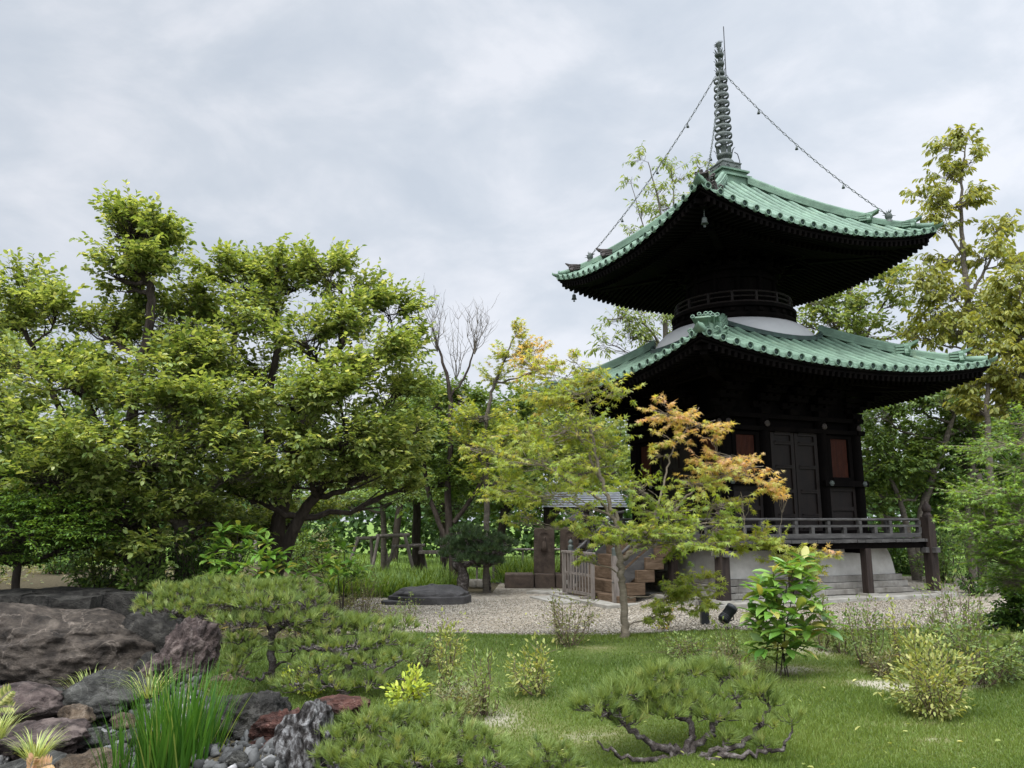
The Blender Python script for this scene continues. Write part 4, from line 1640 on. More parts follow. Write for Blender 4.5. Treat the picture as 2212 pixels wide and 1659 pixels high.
Y3 = 16.2
f3 = at(592, 1222, Y3)
f3 = (f3[0], f3[1], float(gz(f3[0], f3[1])) - 0.05)
tree('broadleaf_tree', 'broad leafy tree with dark leaning trunks, the large left tree nearest the pagoda', 'tree',
     [[(*f3, 0.24)] + tp([(600, 1150, .2, 0), (622, 1050, .16, 0), (650, 930, .14, 0), (690, 830, .12, .1), (740, 740, .09, .2), (770, 660, .05, .3)], Y3),
      [(*at(608, 1220, Y3 - .3), 0.17)] + tp([(640, 1130, .15, -.5), (700, 1050, .12, -.7), (745, 1010, .08, -.8)], Y3),
      tp([(610, 1100, .13, .2), (585, 1000, .12, .4), (580, 860, .1, .4), (600, 740, .09, .4), (590, 640, .06, .3)], Y3),
      tp([(640, 960, .11, 0), (700, 880, .1, .8), (790, 790, .08, .9), (860, 740, .05, 1.)], Y3),
      [(*at(580, 1222, Y3 + .3), 0.15)] + tp([(560, 1130, .12, .4), (530, 1000, .1, .5), (540, 880, .08, .6), (600, 790, .06, .6)], Y3)],
     [blob(470, 580, 70, 45, Y3, .3), blob(520, 620, 85, 60, Y3, .6), blob(600, 570, 75, 40, Y3), blob(560, 690, 95, 55, Y3, -.5), blob(650, 620, 80, 60, Y3, .4), blob(705, 595, 75, 50, Y3, -.2),
      blob(770, 640, 75, 50, Y3, 0), blob(735, 700, 80, 50, Y3, -.8), blob(840, 680, 70, 60, Y3, .4), blob(880, 750, 50, 60, Y3, .2), blob(800, 770, 95, 55, Y3, -1.2), blob(660, 740, 85, 50, Y3, -1.),
      blob(740, 850, 110, 55, Y3, -1.5), blob(850, 850, 80, 60, Y3, -.4), blob(620, 860, 95, 50, Y3, -1.6), blob(830, 950, 90, 60, Y3, -.6), blob(730, 950, 110, 55, Y3, -1.6), blob(620, 960, 90, 45, Y3, -1.7),
      blob(790, 1030, 80, 45, Y3, -1.2), blob(670, 1040, 90, 40, Y3, -1.4), blob(550, 1080, 80, 40, Y3, -1.0), blob(570, 800, 70, 45, Y3, .9), blob(870, 1000, 50, 50, Y3, .3), blob(560, 1130, 70, 30, Y3, .9), blob(670, 1110, 80, 32, Y3, 1.0), blob(860, 1060, 50, 34, Y3, .6), blob(900, 930, 40, 50, Y3, .6)],
     37000, LM['linden'], MT['bark'], 'oval', .122, .088, droop=.28, tilt=.33, sub=9, flat=.8, up=.38, tl=.66, jit=.24, extra=hanging_seeds(.04, 0), var_fn=lvar(0), limb_r=.07)

# dark layered maple at the left edge
Y4 = 13.6
f4 = (*at(38, 1262, Y4)[:2], 0.28)
tree('maple_tree', 'dark green layered maple at the left edge, its thin trunk behind the stone ledge', 'tree',
     [[(*f4, 0.09)] + tp([(36, 1200, .08, 0), (20, 1120, .07, 0), (-20, 1040, .05, 0)], Y4), tp([(36, 1180, .06, 0), (100, 1110, .045, .2), (170, 1080, .03, .3)], Y4)],
     [blob(40, 1090, 120, 30, Y4, -.4), blob(-20, 1040, 120, 35, Y4, 0), blob(140, 1110, 110, 28, Y4, -.3), blob(60, 1150, 130, 28, Y4, -.6), blob(170, 1170, 90, 28, Y4, .2), blob(-10, 1195, 90, 26, Y4, -.5), blob(30, 1215, 60, 20, Y4, .2), blob(215, 1130, 70, 30, Y4, .6)],
     24000, LM['bright'], MT['bark'], 'rhomb', .075, .045, droop=.25, tilt=.3, sub=16, flat=.25, up=.05, var_fn=lambda P, I, m: np.clip(RNG.normal(.35, .25, m), 0, 1))

# ---------------------------------------------------------------- the maple in front of the stair
Y9 = 12.3
f9 = on_ground(1349, 1378)
Y9 = f9[1]


def mvar(P, I, m):
    base = np.array(MAPLE_T)[I]
    return np.clip(np.where(base < .62, base * .78, base * .95) + RNG.normal(0, .08, m), 0, 1)


MB_ = []
MAPLE_T = []
for (u, v, ru, rv, dy, t) in (
        # top, yellowish with rusty tips
        (1215, 815, 70, 38, .1, .53), (1300, 815, 55, 40, -.1, .47), (1155, 795, 50, 34, .3, .64), (1260, 850, 85, 45, -.4, .48), (1185, 860, 70, 40, .3, .5), (1345, 850, 40, 16, -.4, .5),
        (1240, 780, 30, 20, 0, .56),
        # middle left
        (1130, 930, 80, 40, .2, .45), (1215, 930, 90, 40, -.5, .38), (1080, 985, 70, 32, .1, .42), (1170, 1000, 100, 38, -.7, .34), (1280, 930, 75, 45, .3, .38), (1105, 1060, 60, 35, 0, .38), (1040, 970, 40, 18, .2, .48),
        (1190, 1070, 90, 40, -.5, .3), (1120, 1120, 40, 30, .2, .3), (1290, 1010, 90, 40, .2, .32), (1250, 1110, 60, 30, -.3, .27), (1315, 965, 40, 34, .1, .38),
        # lower right, green
        (1380, 1060, 80, 32, -.1, .25), (1450, 1100, 80, 30, -.3, .2), (1500, 1130, 70, 30, -.4, .2), (1400, 1150, 80, 24, -.5, .26), (1470, 1170, 90, 26, -.6, .24), (1540, 1090, 45, 35, -.2, .24), (1540, 1145, 40, 26, -.3, .26),
        (1290, 1165, 55, 22, -.4, .3), (1265, 1205, 25, 14, -.4, .3),
        # orange branch above
        (1430, 890, 40, 24, .4, .80), (1475, 905, 50, 24, .3, .78), (1520, 915, 50, 20, .3, .76), (1540, 945, 36, 12, .3, .74), (1450, 950, 40, 20, .3, .68), (1430, 985, 28, 16, .3, .58),
        # orange branch to the right
        (1530, 1000, 40, 22, .2, .78), (1580, 985, 55, 22, .2, .82), (1620, 1005, 50, 24, .2, .84), (1570, 1030, 85, 26, .1, .62), (1650, 1045, 45, 22, .2, .74), (1690, 1075, 20, 16, .2, .78), (1500, 1045, 60, 24, .1, .56), (1600, 1075, 45, 20, .1, .6),
        # low sprays
        (1575, 1170, 50, 18, .1, .42), (1630, 1160, 50, 20, .1, .46), (1680, 1175, 50, 16, .1, .52), (1740, 1195, 45, 13, .1, .58), (1790, 1200, 24, 10, .1, .66), (1690, 1215, 40, 20, .1, .48), (1740, 1230, 30, 22, .1, .46),
        (1440, 1290, 40, 30, .2, .36), (1500, 1265, 50, 24, .2, .38), (1510, 1305, 40, 28, .2, .36), (1420, 1330, 24, 28, .2, .33), (1530, 1250, 28, 14, .2, .38)):
    MB_.append(blob(u, v, ru, rv, Y9, dy, 1.15))
    MAPLE_T.append(t)
wt = [b[3] * b[5] * (2.2 if (b[2] < 1.6) else 1.5 if t > .65 and b[0] > 1.9 else 1.0) for b, t in zip(MB_, MAPLE_T)]
tree('maple_tree', 'young yellow green maple in front of the stair, orange at its branch tips', 'tree',
     [[(f9[0], f9[1], f9[2] - .05, 0.085)] + tp([(1349, 1330, .074, 0), (1343, 1240, .067, 0), (1338, 1190, .062, 0), (1330, 1120, .045, 0), (1300, 1040, .038, 0), (1282, 960, .03, 0), (1272, 880, .022, 0), (1258, 800, .012, 0)], Y9),
      tp([(1340, 1215, .05, 0), (1375, 1185, .045, 0), (1420, 1160, .038, 0), (1450, 1110, .03, .1), (1500, 1060, .02, .2), (1570, 1020, .014, .2), (1660, 1045, .008, .2)], Y9),
      tp([(1330, 1130, .04, 0), (1290, 1075, .032, 0), (1230, 1040, .026, 0), (1180, 1010, .02, .1), (1155, 960, .014, .2), (1140, 910, .008, .2)], Y9),
      tp([(1400, 1165, .028, 0), (1430, 1060, .022, .2), (1450, 980, .016, .3), (1480, 930, .011, .3), (1510, 880, .006, .3)], Y9),
      tp([(1440, 1150, .02, 0), (1540, 1175, .014, .1), (1640, 1180, .01, .1), (1740, 1195, .006, .1)], Y9),
      tp([(1346, 1290, .02, 0), (1385, 1290, .012, .1), (1450, 1275, .008, .2), (1530, 1255, .005, .2)], Y9),
      tp([(1300, 1040, .03, 0), (1230, 900, .016, .3), (1170, 800, .008, .3), (1150, 740, .004, .3)], Y9)],
     MB_, 12500, LM['maple'], MT['bark_maple'], 'star', .105, .105, droop=.65, tilt=.7, sub=10, flat=.45, low=-.8, up=.08, tl=.6, per=8, var_fn=mvar, wts=wt, limb_r=.012, limb_sag=-.05)

# ---------------------------------------------------------------- the middle distance
Y6 = 22.0
f6 = at(985, 1225, Y6)
f6 = (f6[0], f6[1], -.1)
tree('half_bare_tree', 'half bare tree with grey twigs at its top, standing behind the dark stone block', 'tree',
     [[(*f6, .16)] + tp([(968, 1100, .13, 0), (972, 960, .10, 0), (972, 850, .08, 0), (950, 760, .045, 0), (930, 700, .025, 0)], Y6),
      tp([(975, 1190, .11, 0), (930, 1080, .09, .2), (915, 990, .075, .3), (918, 900, .06, .4)], Y6),
      tp([(972, 860, .06, 0), (1010, 800, .04, .1), (1030, 730, .02, .1)], Y6),
      tp([(980, 1130, .09, 0), (1040, 1040, .07, .3), (1060, 960, .05, .4)], Y6)],
     [blob(950, 960, 75, 50, Y6, .5), blob(1010, 930, 60, 55, Y6, .6), blob(940, 880, 50, 50, Y6, .8), blob(1040, 990, 60, 45, Y6, .9), blob(960, 1040, 60, 40, Y6, .5), blob(1000, 870, 45, 35, Y6, .3), blob(905, 960, 45, 45, Y6, .6)],
     12000, LM['mid'], MT['bark'], 'oval', .125, .085, sub=10, var_fn=lambda P, I, m: np.clip(RNG.normal(.55, .25, m), 0, 1))
# its bare twigs are wood of the same tree
tw = Tubes()
root6 = bpy.data.objects['half_bare_tree']
for (u0, v0, tips) in ((945, 740, [(905, 640), (915, 655), (925, 645), (940, 650), (955, 665), (962, 690), (930, 660), (898, 665), (948, 690)]),
                       (1025, 745, [(1010, 665), (1030, 660), (1045, 670), (1058, 685), (1040, 700), (1020, 690), (1000, 680), (1055, 720), (1062, 665)]),
                       (985, 800, [(975, 700), (990, 690), (1000, 730), (965, 740), (1010, 740)])):
    for (u, v) in tips:
        a, b = at(u0, v0 + 20, Y6), at(u, v, Y6 + RNG.uniform(-.5, .5))
        P_, r_ = limb(a, b, .013, .003, 6, -.05, .03)
        tw.add(P_, r_, 4)
        for _ in range(9):
            j = RNG.integers(1, 6)
            e_ = P_[j] + np.array([RNG.normal(0, .2), RNG.normal(0, .2), RNG.uniform(.15, .6)])
            P2, r2 = limb(P_[j], e_, .006, .002, 4, 0, .04)
            tw.add(P2, r2, 3)
tw.build('bare_twigs', MT['bark_grey'], root6, f6)

# slender tree with reddish top
Y7 = 20.5
f7 = (*at(1050, 1200, Y7)[:2], -.1)
tree('slender_maple', 'slender maple with a green and rusty top rising left of the yellow maple', 'tree',
     [[(*f7, .11)] + tp([(1052, 1080, .1, 0), (1045, 960, .08, 0), (1060, 860, .06, 0), (1085, 790, .04, 0), (1110, 730, .02, 0)], Y7), tp([(1052, 1020, .07, 0), (1010, 930, .05, .3), (1000, 880, .03, .4)], Y7)],
     [blob(1115, 725, 28, 26, Y7), blob(1105, 770, 45, 30, Y7), blob(1150, 765, 40, 26, Y7), blob(1075, 820, 45, 24, Y7), blob(1165, 800, 35, 25, Y7, .2), blob(1040, 900, 60, 32, Y7, -.3), blob(1085, 960, 65, 38, Y7, -.4), blob(1010, 960, 55, 32, Y7, -.3), blob(1060, 1040, 60, 32, Y7, -.3)],
     5600, LM['maple'], MT['bark_grey'], 'star', .12, .12, sub=9, flat=.6, limb_r=.03,
     var_fn=lambda P, I, m: np.clip(np.array([.5, .4, .72, .3, .74, .3, .3, .25, .22])[I] + RNG.normal(0, .09, m), 0, 1))

# low dark maple shelf and propped trees behind the lilies
Y8 = 25.0
f8 = (*at(830, 1200, Y8)[:2], 0)
tree('propped_maple', 'dark flat topped maple held by wooden props behind the lily bed', 'tree',
     [[(*f8, .13)] + tp([(828, 1120, .11, 0), (815, 1060, .09, 0), (780, 1030, .05, 0)], Y8), tp([(828, 1100, .08, 0), (880, 1060, .06, .2)], Y8)],
     [blob(770, 1040, 90, 24, Y8, 0), blob(850, 1035, 80, 24, Y8, .4), blob(810, 1075, 100, 20, Y8, -.5), blob(720, 1080, 70, 22, Y8, 0), blob(890, 1080, 60, 20, Y8, .5)],
     9500, LM['mid'], MT['bark_grey'], 'rhomb', .12, .075, droop=.25, tilt=.3, sub=13, flat=.25, up=.05, var_fn=lambda P, I, m: np.clip(RNG.normal(.6, .25, m), 0, 1))

# slim yellowish trees behind the pagoda
Y10 = 29
f10 = (*at(1425, 1150, Y10)[:2], 0)
tree('slim_tree', 'slim airy tree with sparse yellow leaves rising behind the left side of the upper roof', 'tree',
     [[(*f10, .2)] + tp([(1435, 900, .17, 0), (1438, 720, .13, 0), (1430, 560, .09, 0), (1425, 450, .05, 0), (1400, 350, .02, 0)], Y10), tp([(1432, 560, .06, 0), (1455, 450, .035, .3), (1450, 360, .02, .3)], Y10), tp([(1430, 580, .05, 0), (1390, 490, .03, .3), (1362, 390, .012, .3)], Y10), tp([(1437, 760, .07, 0), (1380, 690, .04, -.5), (1310, 690, .02, -.5)], Y10)],
     [blob(1385, 345, 22, 24, Y10), blob(1445, 355, 28, 26, Y10, .3), blob(1362, 390, 18, 14, Y10), blob(1470, 385, 20, 22, Y10, .3), blob(1420, 420, 26, 18, Y10), blob(1385, 460, 24, 20, Y10), blob(1370, 505, 22, 18, Y10, .2), blob(1440, 450, 36, 24, Y10, .5),
      blob(1340, 690, 45, 26, Y10, -.4), blob(1390, 670, 45, 28, Y10, -.2), blob(1430, 690, 36, 36, Y10, .2), blob(1360, 730, 50, 24, Y10, 0), blob(1310, 745, 34, 20, Y10, 0), blob(1420, 740, 40, 26, Y10, .3), blob(1455, 655, 26, 22, Y10)],
     2300, LM['pale'], MT['bark_grey'], 'lance', .24, .22, hang=.5, tilt=.6, sub=7, flat=1.1, up=.5, tl=1.0, per=7, limb_r=.03, limb_sag=.05)
Y10 = 30
f10 = (*at(1535, 1150, Y10)[:2], 0)
tree('slim_tree', 'slim tree of which only two leafy tips show left of the spire base', 'tree',
     [[(*f10, .18)] + tp([(1530, 800, .14, 0), (1522, 500, .07, 0), (1520, 400, .03, 0), (1505, 350, .015, 0)], Y10)],
     [blob(1505, 352, 16, 20, Y10), blob(1535, 350, 14, 18, Y10), blob(1518, 395, 26, 18, Y10), blob(1510, 450, 40, 26, Y10)],
     420, LM['pale'], MT['bark_grey'], 'lance', .24, .22, hang=.5, tilt=.6, sub=7, flat=1.1, up=.5, tl=1.0, per=7, limb_r=.03)

# right of the pagoda
Y11 = 27
f11 = (*at(1850, 1130, Y11)[:2], 0)
tree('airy_tree', 'light green airy tree showing between the two roofs on the right', 'tree',
     [[(*f11, .2)] + tp([(1845, 900, .16, 0), (1835, 740, .12, 0), (1830, 660, .07, 0), (1850, 600, .03, 0)], Y11), tp([(1838, 770, .09, 0), (1790, 680, .05, .3), (1760, 640, .03, .3)], Y11), tp([(1840, 800, .09, 0), (1890, 690, .06, .3), (1930, 620, .03, .3)], Y11)],
     [blob(1745, 650, 45, 40, Y11), blob(1800, 640, 45, 36, Y11, .3), blob(1850, 600, 50, 36, Y11), blob(1905, 600, 45, 30, Y11, .2), blob(1870, 660, 55, 30, Y11, -.4), blob(1790, 700, 60, 28, Y11, -.3), blob(1930, 660, 40, 30, Y11, .3), blob(1860, 720, 60, 28, Y11, 0), blob(1950, 720, 40, 30, Y11), blob(1730, 700, 35, 25, Y11, .3)],
     4300, LM['pale'], MT['bark_grey'], 'oval', .19, .13, hang=.2, tilt=.55, sub=9, flat=.9, tl=.85, per=9, limb_r=.04)
Y12 = 25
f12 = (*at(2110, 1160, Y12)[:2], 0)
tree('tall_yellow_tree', 'tallest tree on the right, a narrow yellow green one with an open pointed crown', 'tree',
     [[(*f12, .24)] + tp([(2108, 950, .2, 0), (2098, 760, .17, 0), (2090, 640, .13, 0), (2080, 540, .10, 0), (2076, 450, .07, 0), (2080, 360, .04, 0), (2090, 290, .02, 0)], Y12), tp([(2085, 560, .06, 0), (2040, 490, .04, .2), (2005, 430, .02, .2)], Y12), tp([(2090, 650, .07, 0), (2140, 560, .05, .2), (2170, 500, .02, .2)], Y12), tp([(2090, 680, .06, 0), (2030, 600, .04, .2), (1990, 560, .02, .2)], Y12)],
     [blob(2090, 295, 32, 30, Y12), blob(2050, 320, 36, 28, Y12), blob(2100, 350, 34, 32, Y12), blob(2045, 380, 44, 30, Y12), blob(2010, 425, 40, 22, Y12), blob(2065, 440, 50, 30, Y12, -.3), blob(2030, 490, 50, 26, Y12, .2), blob(2100, 420, 26, 20, Y12, .2),
      blob(2150, 500, 36, 28, Y12), blob(2180, 480, 24, 22, Y12), blob(2130, 555, 55, 26, Y12, -.3), blob(2170, 570, 35, 28, Y12, .2), blob(2040, 560, 40, 22, Y12, .3), blob(1985, 610, 50, 34, Y12), blob(2060, 640, 55, 28, Y12, -.3), blob(2010, 690, 50, 36, Y12, .3),
      blob(2120, 660, 60, 30, Y12, .2), blob(2080, 720, 70, 34, Y12, -.4), blob(2000, 730, 40, 26, Y12), blob(2160, 720, 60, 34, Y12)],
     6600, LM['yellow'], MT['bark_grey'], 'oval', .22, .12, hang=.75, tilt=.6, sub=9, flat=1., up=.45, tl=.85, per=9, limb_r=.04, low=-.6, limb_sag=.02)
Y12b = 20
f12b = (*at(2225, 1160, Y12b)[:2], 0)
tree('edge_tree', 'olive yellow tree at the right edge beside the tip of the lower roof', 'tree',
     [[(*f12b, .2)] + tp([(2215, 950, .16, 0), (2205, 800, .12, 0), (2200, 680, .06, 0)], Y12b), tp([(2150, 1150, .12, 0), (2135, 960, .1, 0), (2135, 840, .07, 0), (2160, 760, .03, 0)], Y12b)],
     [blob(2195, 620, 45, 40, Y12b), blob(2180, 690, 60, 36, Y12b, .2), blob(2215, 560, 30, 40, Y12b), blob(2160, 760, 55, 34, Y12b), blob(2205, 800, 60, 38, Y12b, -.3), blob(2140, 830, 60, 36, Y12b, .3), blob(2190, 880, 60, 36, Y12b), blob(2225, 720, 50, 50, Y12b), blob(2120, 885, 45, 26, Y12b, .4)],
     6200, LM['yellow'], MT['bark_grey'], 'oval', .18, .10, hang=.6, tilt=.6, sub=10, flat=.9, tl=.8, limb_r=.045)
for (lab, foot, tr_, bl, n, lm) in (
        ('leafy tree with thick trunk leaning right above the end of the deck rail', (1975, 1180), [(1990, 1120, .15, 0), (2015, 1030, .13, 0), (2040, 960, .11, 0), (2065, 880, .07, 0)],
         [(1900, 900, 60, 34, 0), (1970, 880, 60, 30, .3), (2040, 870, 70, 34, -.3), (1930, 950, 60, 32, .4), (2010, 935, 60, 28, .5), (1890, 970, 40, 40, .2), (2080, 930, 60, 34, 0), (1960, 850, 70, 26, .3)], 6500, 'mid'),
        ('lower bushy tree with a trunk leaning left just right of the pagoda body', (1975, 1190), [(1955, 1120, .11, 0), (1935, 1060, .09, 0), (1905, 1000, .05, 0)],
         [(1890, 1010, 45, 34, 0), (1930, 1010, 55, 30, .2), (1990, 1000, 60, 30, .3), (1900, 1070, 40, 30, .2), (1960, 1060, 50, 26, .4), (2020, 1050, 50, 28, .5), (1880, 1100, 30, 24, .3)], 5200, 'mid'),
        ('pale trunked tree behind the bright maple on the right', (2095, 1190), [(2090, 1100, .12, 0), (2100, 1000, .10, 0), (2110, 900, .09, 0), (2115, 800, .05, 0)],
         [(2090, 1000, 60, 34, .3), (2130, 950, 60, 34, .4), (2060, 1070, 60, 32, .4), (2120, 1060, 60, 36, .4), (2170, 1000, 60, 40, .4), (2080, 1130, 70, 26, .5)], 5200, 'dark')):
    Yq = 23.0
    ff = (*at(*foot, Yq)[:2], 0)
    tree('leaning_tree', lab, 'tree', [[(*ff, .17)] + tp(tr_, Yq)], [blob(*b[:4], Yq, b[4]) for b in bl], n, LM[lm], MT['bark_grey'], 'oval', .16, .095, hang=.3, tilt=.55, sub=10, flat=.7, limb_r=.045)

# bright layered maple at the right edge
Y14 = 11.4
f14 = (*at(2290, 1330, Y14)[:2], 0)
tree('layered_maple', 'bright green layered maple reaching in from the right edge with feathery drooping shelves', 'tree',
     [[(*f14, .12)] + tp([(2280, 1200, .1, 0), (2260, 1080, .08, 0), (2230, 960, .05, 0), (2220, 890, .02, 0)], Y14), tp([(2265, 1120, .05, 0), (2180, 1060, .03, -.3), (2140, 1065, .012, -.3)], Y14), tp([(2270, 1180, .05, 0), (2170, 1130, .03, -.3), (2120, 1128, .012, -.4)], Y14)],
     [blob(2225, 918, 60, 26, Y14, .3), blob(2185, 963, 80, 20, Y14, .2), blob(2235, 1018, 80, 24, Y14, -.2), blob(2175, 1068, 90, 16, Y14, -.3), blob(2225, 1098, 80, 26, Y14, -.4), blob(2125, 1078, 40, 12, Y14, -.4), blob(2165, 1133, 100, 16, Y14, -.4), blob(2095, 1128, 30, 10, Y14, -.4),
      blob(2215, 1168, 90, 28, Y14, -.4), blob(2165, 1203, 70, 20, Y14, -.3), blob(2235, 1248, 70, 34, Y14, -.2), blob(2185, 1258, 50, 20, Y14, 0)],
     15000, LM['bright'], MT['bark_maple'], 'star', .085, .055, droop=.45, tilt=.4, sub=16, flat=.3, low=-.8, up=.0, tl=1.0, var_fn=lambda P, I, m: np.clip(RNG.normal(.62, .22, m), 0, 1), limb_r=.02)
f15 = (*at(2195, 1365, 12.2)[:2], 0)
tree('dark_bush', 'dark glossy bush at the right edge under the bright layered maple', 'bush',
     [[(*f15, .05)] + tp([(2195, 1300, .04, 0), (2190, 1250, .02, 0)], 12.2)],
     [blob(2190, 1300, 45, 40, 12.2, .2), blob(2205, 1250, 40, 30, 12.2, .3), blob(2175, 1350, 40, 24, 12.2, .1), blob(2215, 1340, 40, 40, 12.2, 0)],
     5200, LM['dark'], MT['bark'], 'rhomb', .075, .055, sub=10, flat=.9)

# ---------------------------------------------------------------- background trees
BGT = [
    ('light green tree close behind the half bare tree, beside the broad tree', (900, 1200), 27, [(880, 930, 55, 40, 0), (920, 980, 60, 40, 0), (870, 1020, 60, 36, 0), (930, 1060, 60, 36, 0), (900, 880, 40, 36, 0), (985, 1010, 50, 40, 0)], 5200, 'mid'),
    ('fresh green tree close behind the slender maple', (1075, 1190), 27, [(1040, 900, 50, 40, 0), (1090, 930, 60, 40, 0), (1030, 970, 55, 36, 0), (1100, 1010, 60, 40, 0), (1050, 1060, 60, 36, 0), (1130, 880, 50, 36, 0), (1110, 1090, 60, 40, 0)], 6000, 'mid'),
    # label, foot (u, v), Y, trunk r, blobs (u, v, ru, rv, dY), n, leaf
    ('pale tree far behind the dark maple at the left edge', (-20, 1215), 27, [(-10, 880, 90, 60, 0), (40, 800, 70, 50, 0), (-50, 790, 90, 60, 0), (60, 960, 80, 50, 0), (0, 1010, 90, 50, 0)], 5600, 'pale'),
    ('round green tree far behind the left tree, low between its trunks', (190, 1215), 30, [(150, 960, 90, 60, 0), (220, 900, 80, 60, 0), (110, 1050, 90, 50, 0), (230, 1030, 80, 50, 0), (170, 1120, 100, 40, 0)], 5200, 'mid'),
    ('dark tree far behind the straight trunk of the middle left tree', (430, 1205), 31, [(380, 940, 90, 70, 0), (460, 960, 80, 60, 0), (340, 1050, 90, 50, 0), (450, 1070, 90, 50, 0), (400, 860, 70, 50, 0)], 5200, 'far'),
    ('green tree far behind the leaning trunks of the broad left tree', (640, 1200), 32, [(560, 950, 80, 70, 0), (650, 920, 80, 70, 0), (600, 1040, 90, 50, 0), (700, 1010, 80, 50, 0), (640, 850, 70, 50, 0)], 5600, 'mid'),
    ('yellow green tree far behind between broad tree and half bare tree', (850, 1200), 33, [(830, 930, 70, 60, 0), (900, 900, 60, 60, 0), (860, 1000, 80, 45, 0), (790, 990, 70, 50, 0), (940, 990, 70, 45, 0), (900, 850, 45, 40, 0)], 5600, 'pale'),
    ('dense dark conifer standing behind the half bare tree', (960, 1180), 34, [(940, 900, 45, 50, 0), (965, 960, 60, 50, 0), (950, 1040, 70, 50, 0), (930, 840, 25, 45, 0), (990, 1100, 70, 40, 0)], 5600, 'far'),
    ('bright bush tree behind the yellow maple and the stone markers', (1150, 1190), 31, [(1110, 1000, 60, 50, 0), (1180, 960, 70, 60, 0), (1240, 1000, 60, 50, 0), (1140, 1080, 70, 40, 0), (1230, 1080, 70, 40, 0), (1290, 930, 50, 50, 0), (1330, 1020, 50, 50, 0), (1340, 910, 40, 40, 0)], 5600, 'pale'),
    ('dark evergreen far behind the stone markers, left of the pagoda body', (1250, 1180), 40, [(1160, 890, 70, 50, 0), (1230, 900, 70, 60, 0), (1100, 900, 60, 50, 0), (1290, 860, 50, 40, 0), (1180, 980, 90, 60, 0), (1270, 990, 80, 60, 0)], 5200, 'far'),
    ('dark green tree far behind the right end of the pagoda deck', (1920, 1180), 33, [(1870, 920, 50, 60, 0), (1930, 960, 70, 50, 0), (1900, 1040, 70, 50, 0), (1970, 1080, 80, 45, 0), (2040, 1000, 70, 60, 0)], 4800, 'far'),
    ('mid green tree far behind the leaning trees on the right', (2120, 1180), 32, [(2050, 830, 60, 50, 0), (2120, 850, 70, 60, 0), (2180, 930, 70, 60, 0), (2070, 930, 80, 60, 0), (2150, 1030, 90, 60, 0), (2060, 1090, 90, 50, 0)], 5600, 'mid'),
    ('dark tree far at the right edge behind the layered maple', (2230, 1180), 30, [(2200, 960, 70, 80, 0), (2230, 860, 60, 60, 0), (2200, 1090, 80, 60, 0)], 3600, 'dark'),
]
for (lab, ft, Yb, bl, n, lm) in BGT:
    fb = (*at(*ft, Yb)[:2], -.1)
    top = min(bl, key=lambda b: b[1])
    tree('background_tree', lab, 'tree', [[(*fb, .22)] + tp([(ft[0] + (top[0] - ft[0]) * .3, (ft[1] * 2 + top[1]) / 3, .17, 0), (top[0], top[1] + 30, .06, 0)], Yb)],
         [blob(*b[:4], Yb, RNG.uniform(-.8, .8)) for b in bl], n, LM[lm], MT['bark'], 'rhomb', .23, .16, droop=.35, tilt=.5, sub=13, flat=.75, tl=.75, per=9, group='trees standing far behind the garden', twigs=False, limb_r=.07)

# wooded rise that closes the view: one far off mass
parts = []
for (x0, x1, y0, h0) in ((-75, -8, 62, 7.5), (-10, 14, 66, 10.5), (12, 80, 60, 8.0)):
    m = 230 if x0 != -10 else 150
    c = np.stack([RNG.uniform(x0, x1, m), y0 + RNG.uniform(-5, 6, m), np.zeros(m)], 1)
    c[:, 2] = RNG.uniform(0.1, 1, m) ** .7 * h0 * RNG.uniform(.6, 1.05, m) * (1 + .2 * np.sin(c[:, 0] * .35))
    k = np.repeat(np.arange(m), 80)
    d = rand_dirs(len(k))
    p = c[k] + d * np.array([2.2, 2.2, 1.6]) * RNG.uniform(.5, 1, len(k))[:, None]
    tone = RNG.uniform(.1, .9, m)
    parts.append(leaves(p, d + RNG.normal(0, .5, d.shape), np.array([0, 0, 1.]) + RNG.normal(0, .5, d.shape), RNG.uniform(.4, .7, len(k)), .5, 'rhomb', np.clip(tone[k] + RNG.normal(0, .15, len(k)), 0, 1)))
V, F, A = merge(parts)
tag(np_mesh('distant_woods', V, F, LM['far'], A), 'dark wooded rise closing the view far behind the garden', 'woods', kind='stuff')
# clipped dark hedge in front of it
k = 9000
p = np.stack([RNG.uniform(-30, 26, k), 40 + RNG.uniform(-.6, .6, k), RNG.uniform(0.0, 2.6, k)], 1)
V, F, A = leaves(p, rand_dirs(k), np.array([0, -.6, 1.]) + RNG.normal(0, .5, (k, 3)), RNG.uniform(.25, .45, k), .32, 'rhomb', RNG.uniform(0, .3, k))
tag(np_mesh('hedge', V, F, LM['dark'], A), 'long dark green hedge beyond the far meadow', 'hedge')

# ---------------------------------------------------------------- rocks
_LAT = np.random.default_rng(5).uniform(-1, 1, (24, 24, 24))


def vnoise(P):
    i = np.floor(P).astype(int)
    f = P - i
    f = f * f * (3 - 2 * f)
    o = 0
    for a in (0, 1):
        for b in (0, 1):
            for c in (0, 1):
                w = (f[:, 0] if a else 1 - f[:, 0]) * (f[:, 1] if b else 1 - f[:, 1]) * (f[:, 2] if c else 1 - f[:, 2])
                o = o + w * _LAT[(i[:, 0] + a) % 24, (i[:, 1] + b) % 24, (i[:, 2] + c) % 24]
    return o


def fbm(P, sc, octv=4, ridged=False):
    o, a, s = 0, 1.0, sc
    for k in range(octv):
        v = vnoise(P * s + 7.3 * k)
        o = o + a * ((0.5 - np.abs(v)) * 1.4 if ridged else v)
        a *= 0.5
        s *= 2.03
    return o


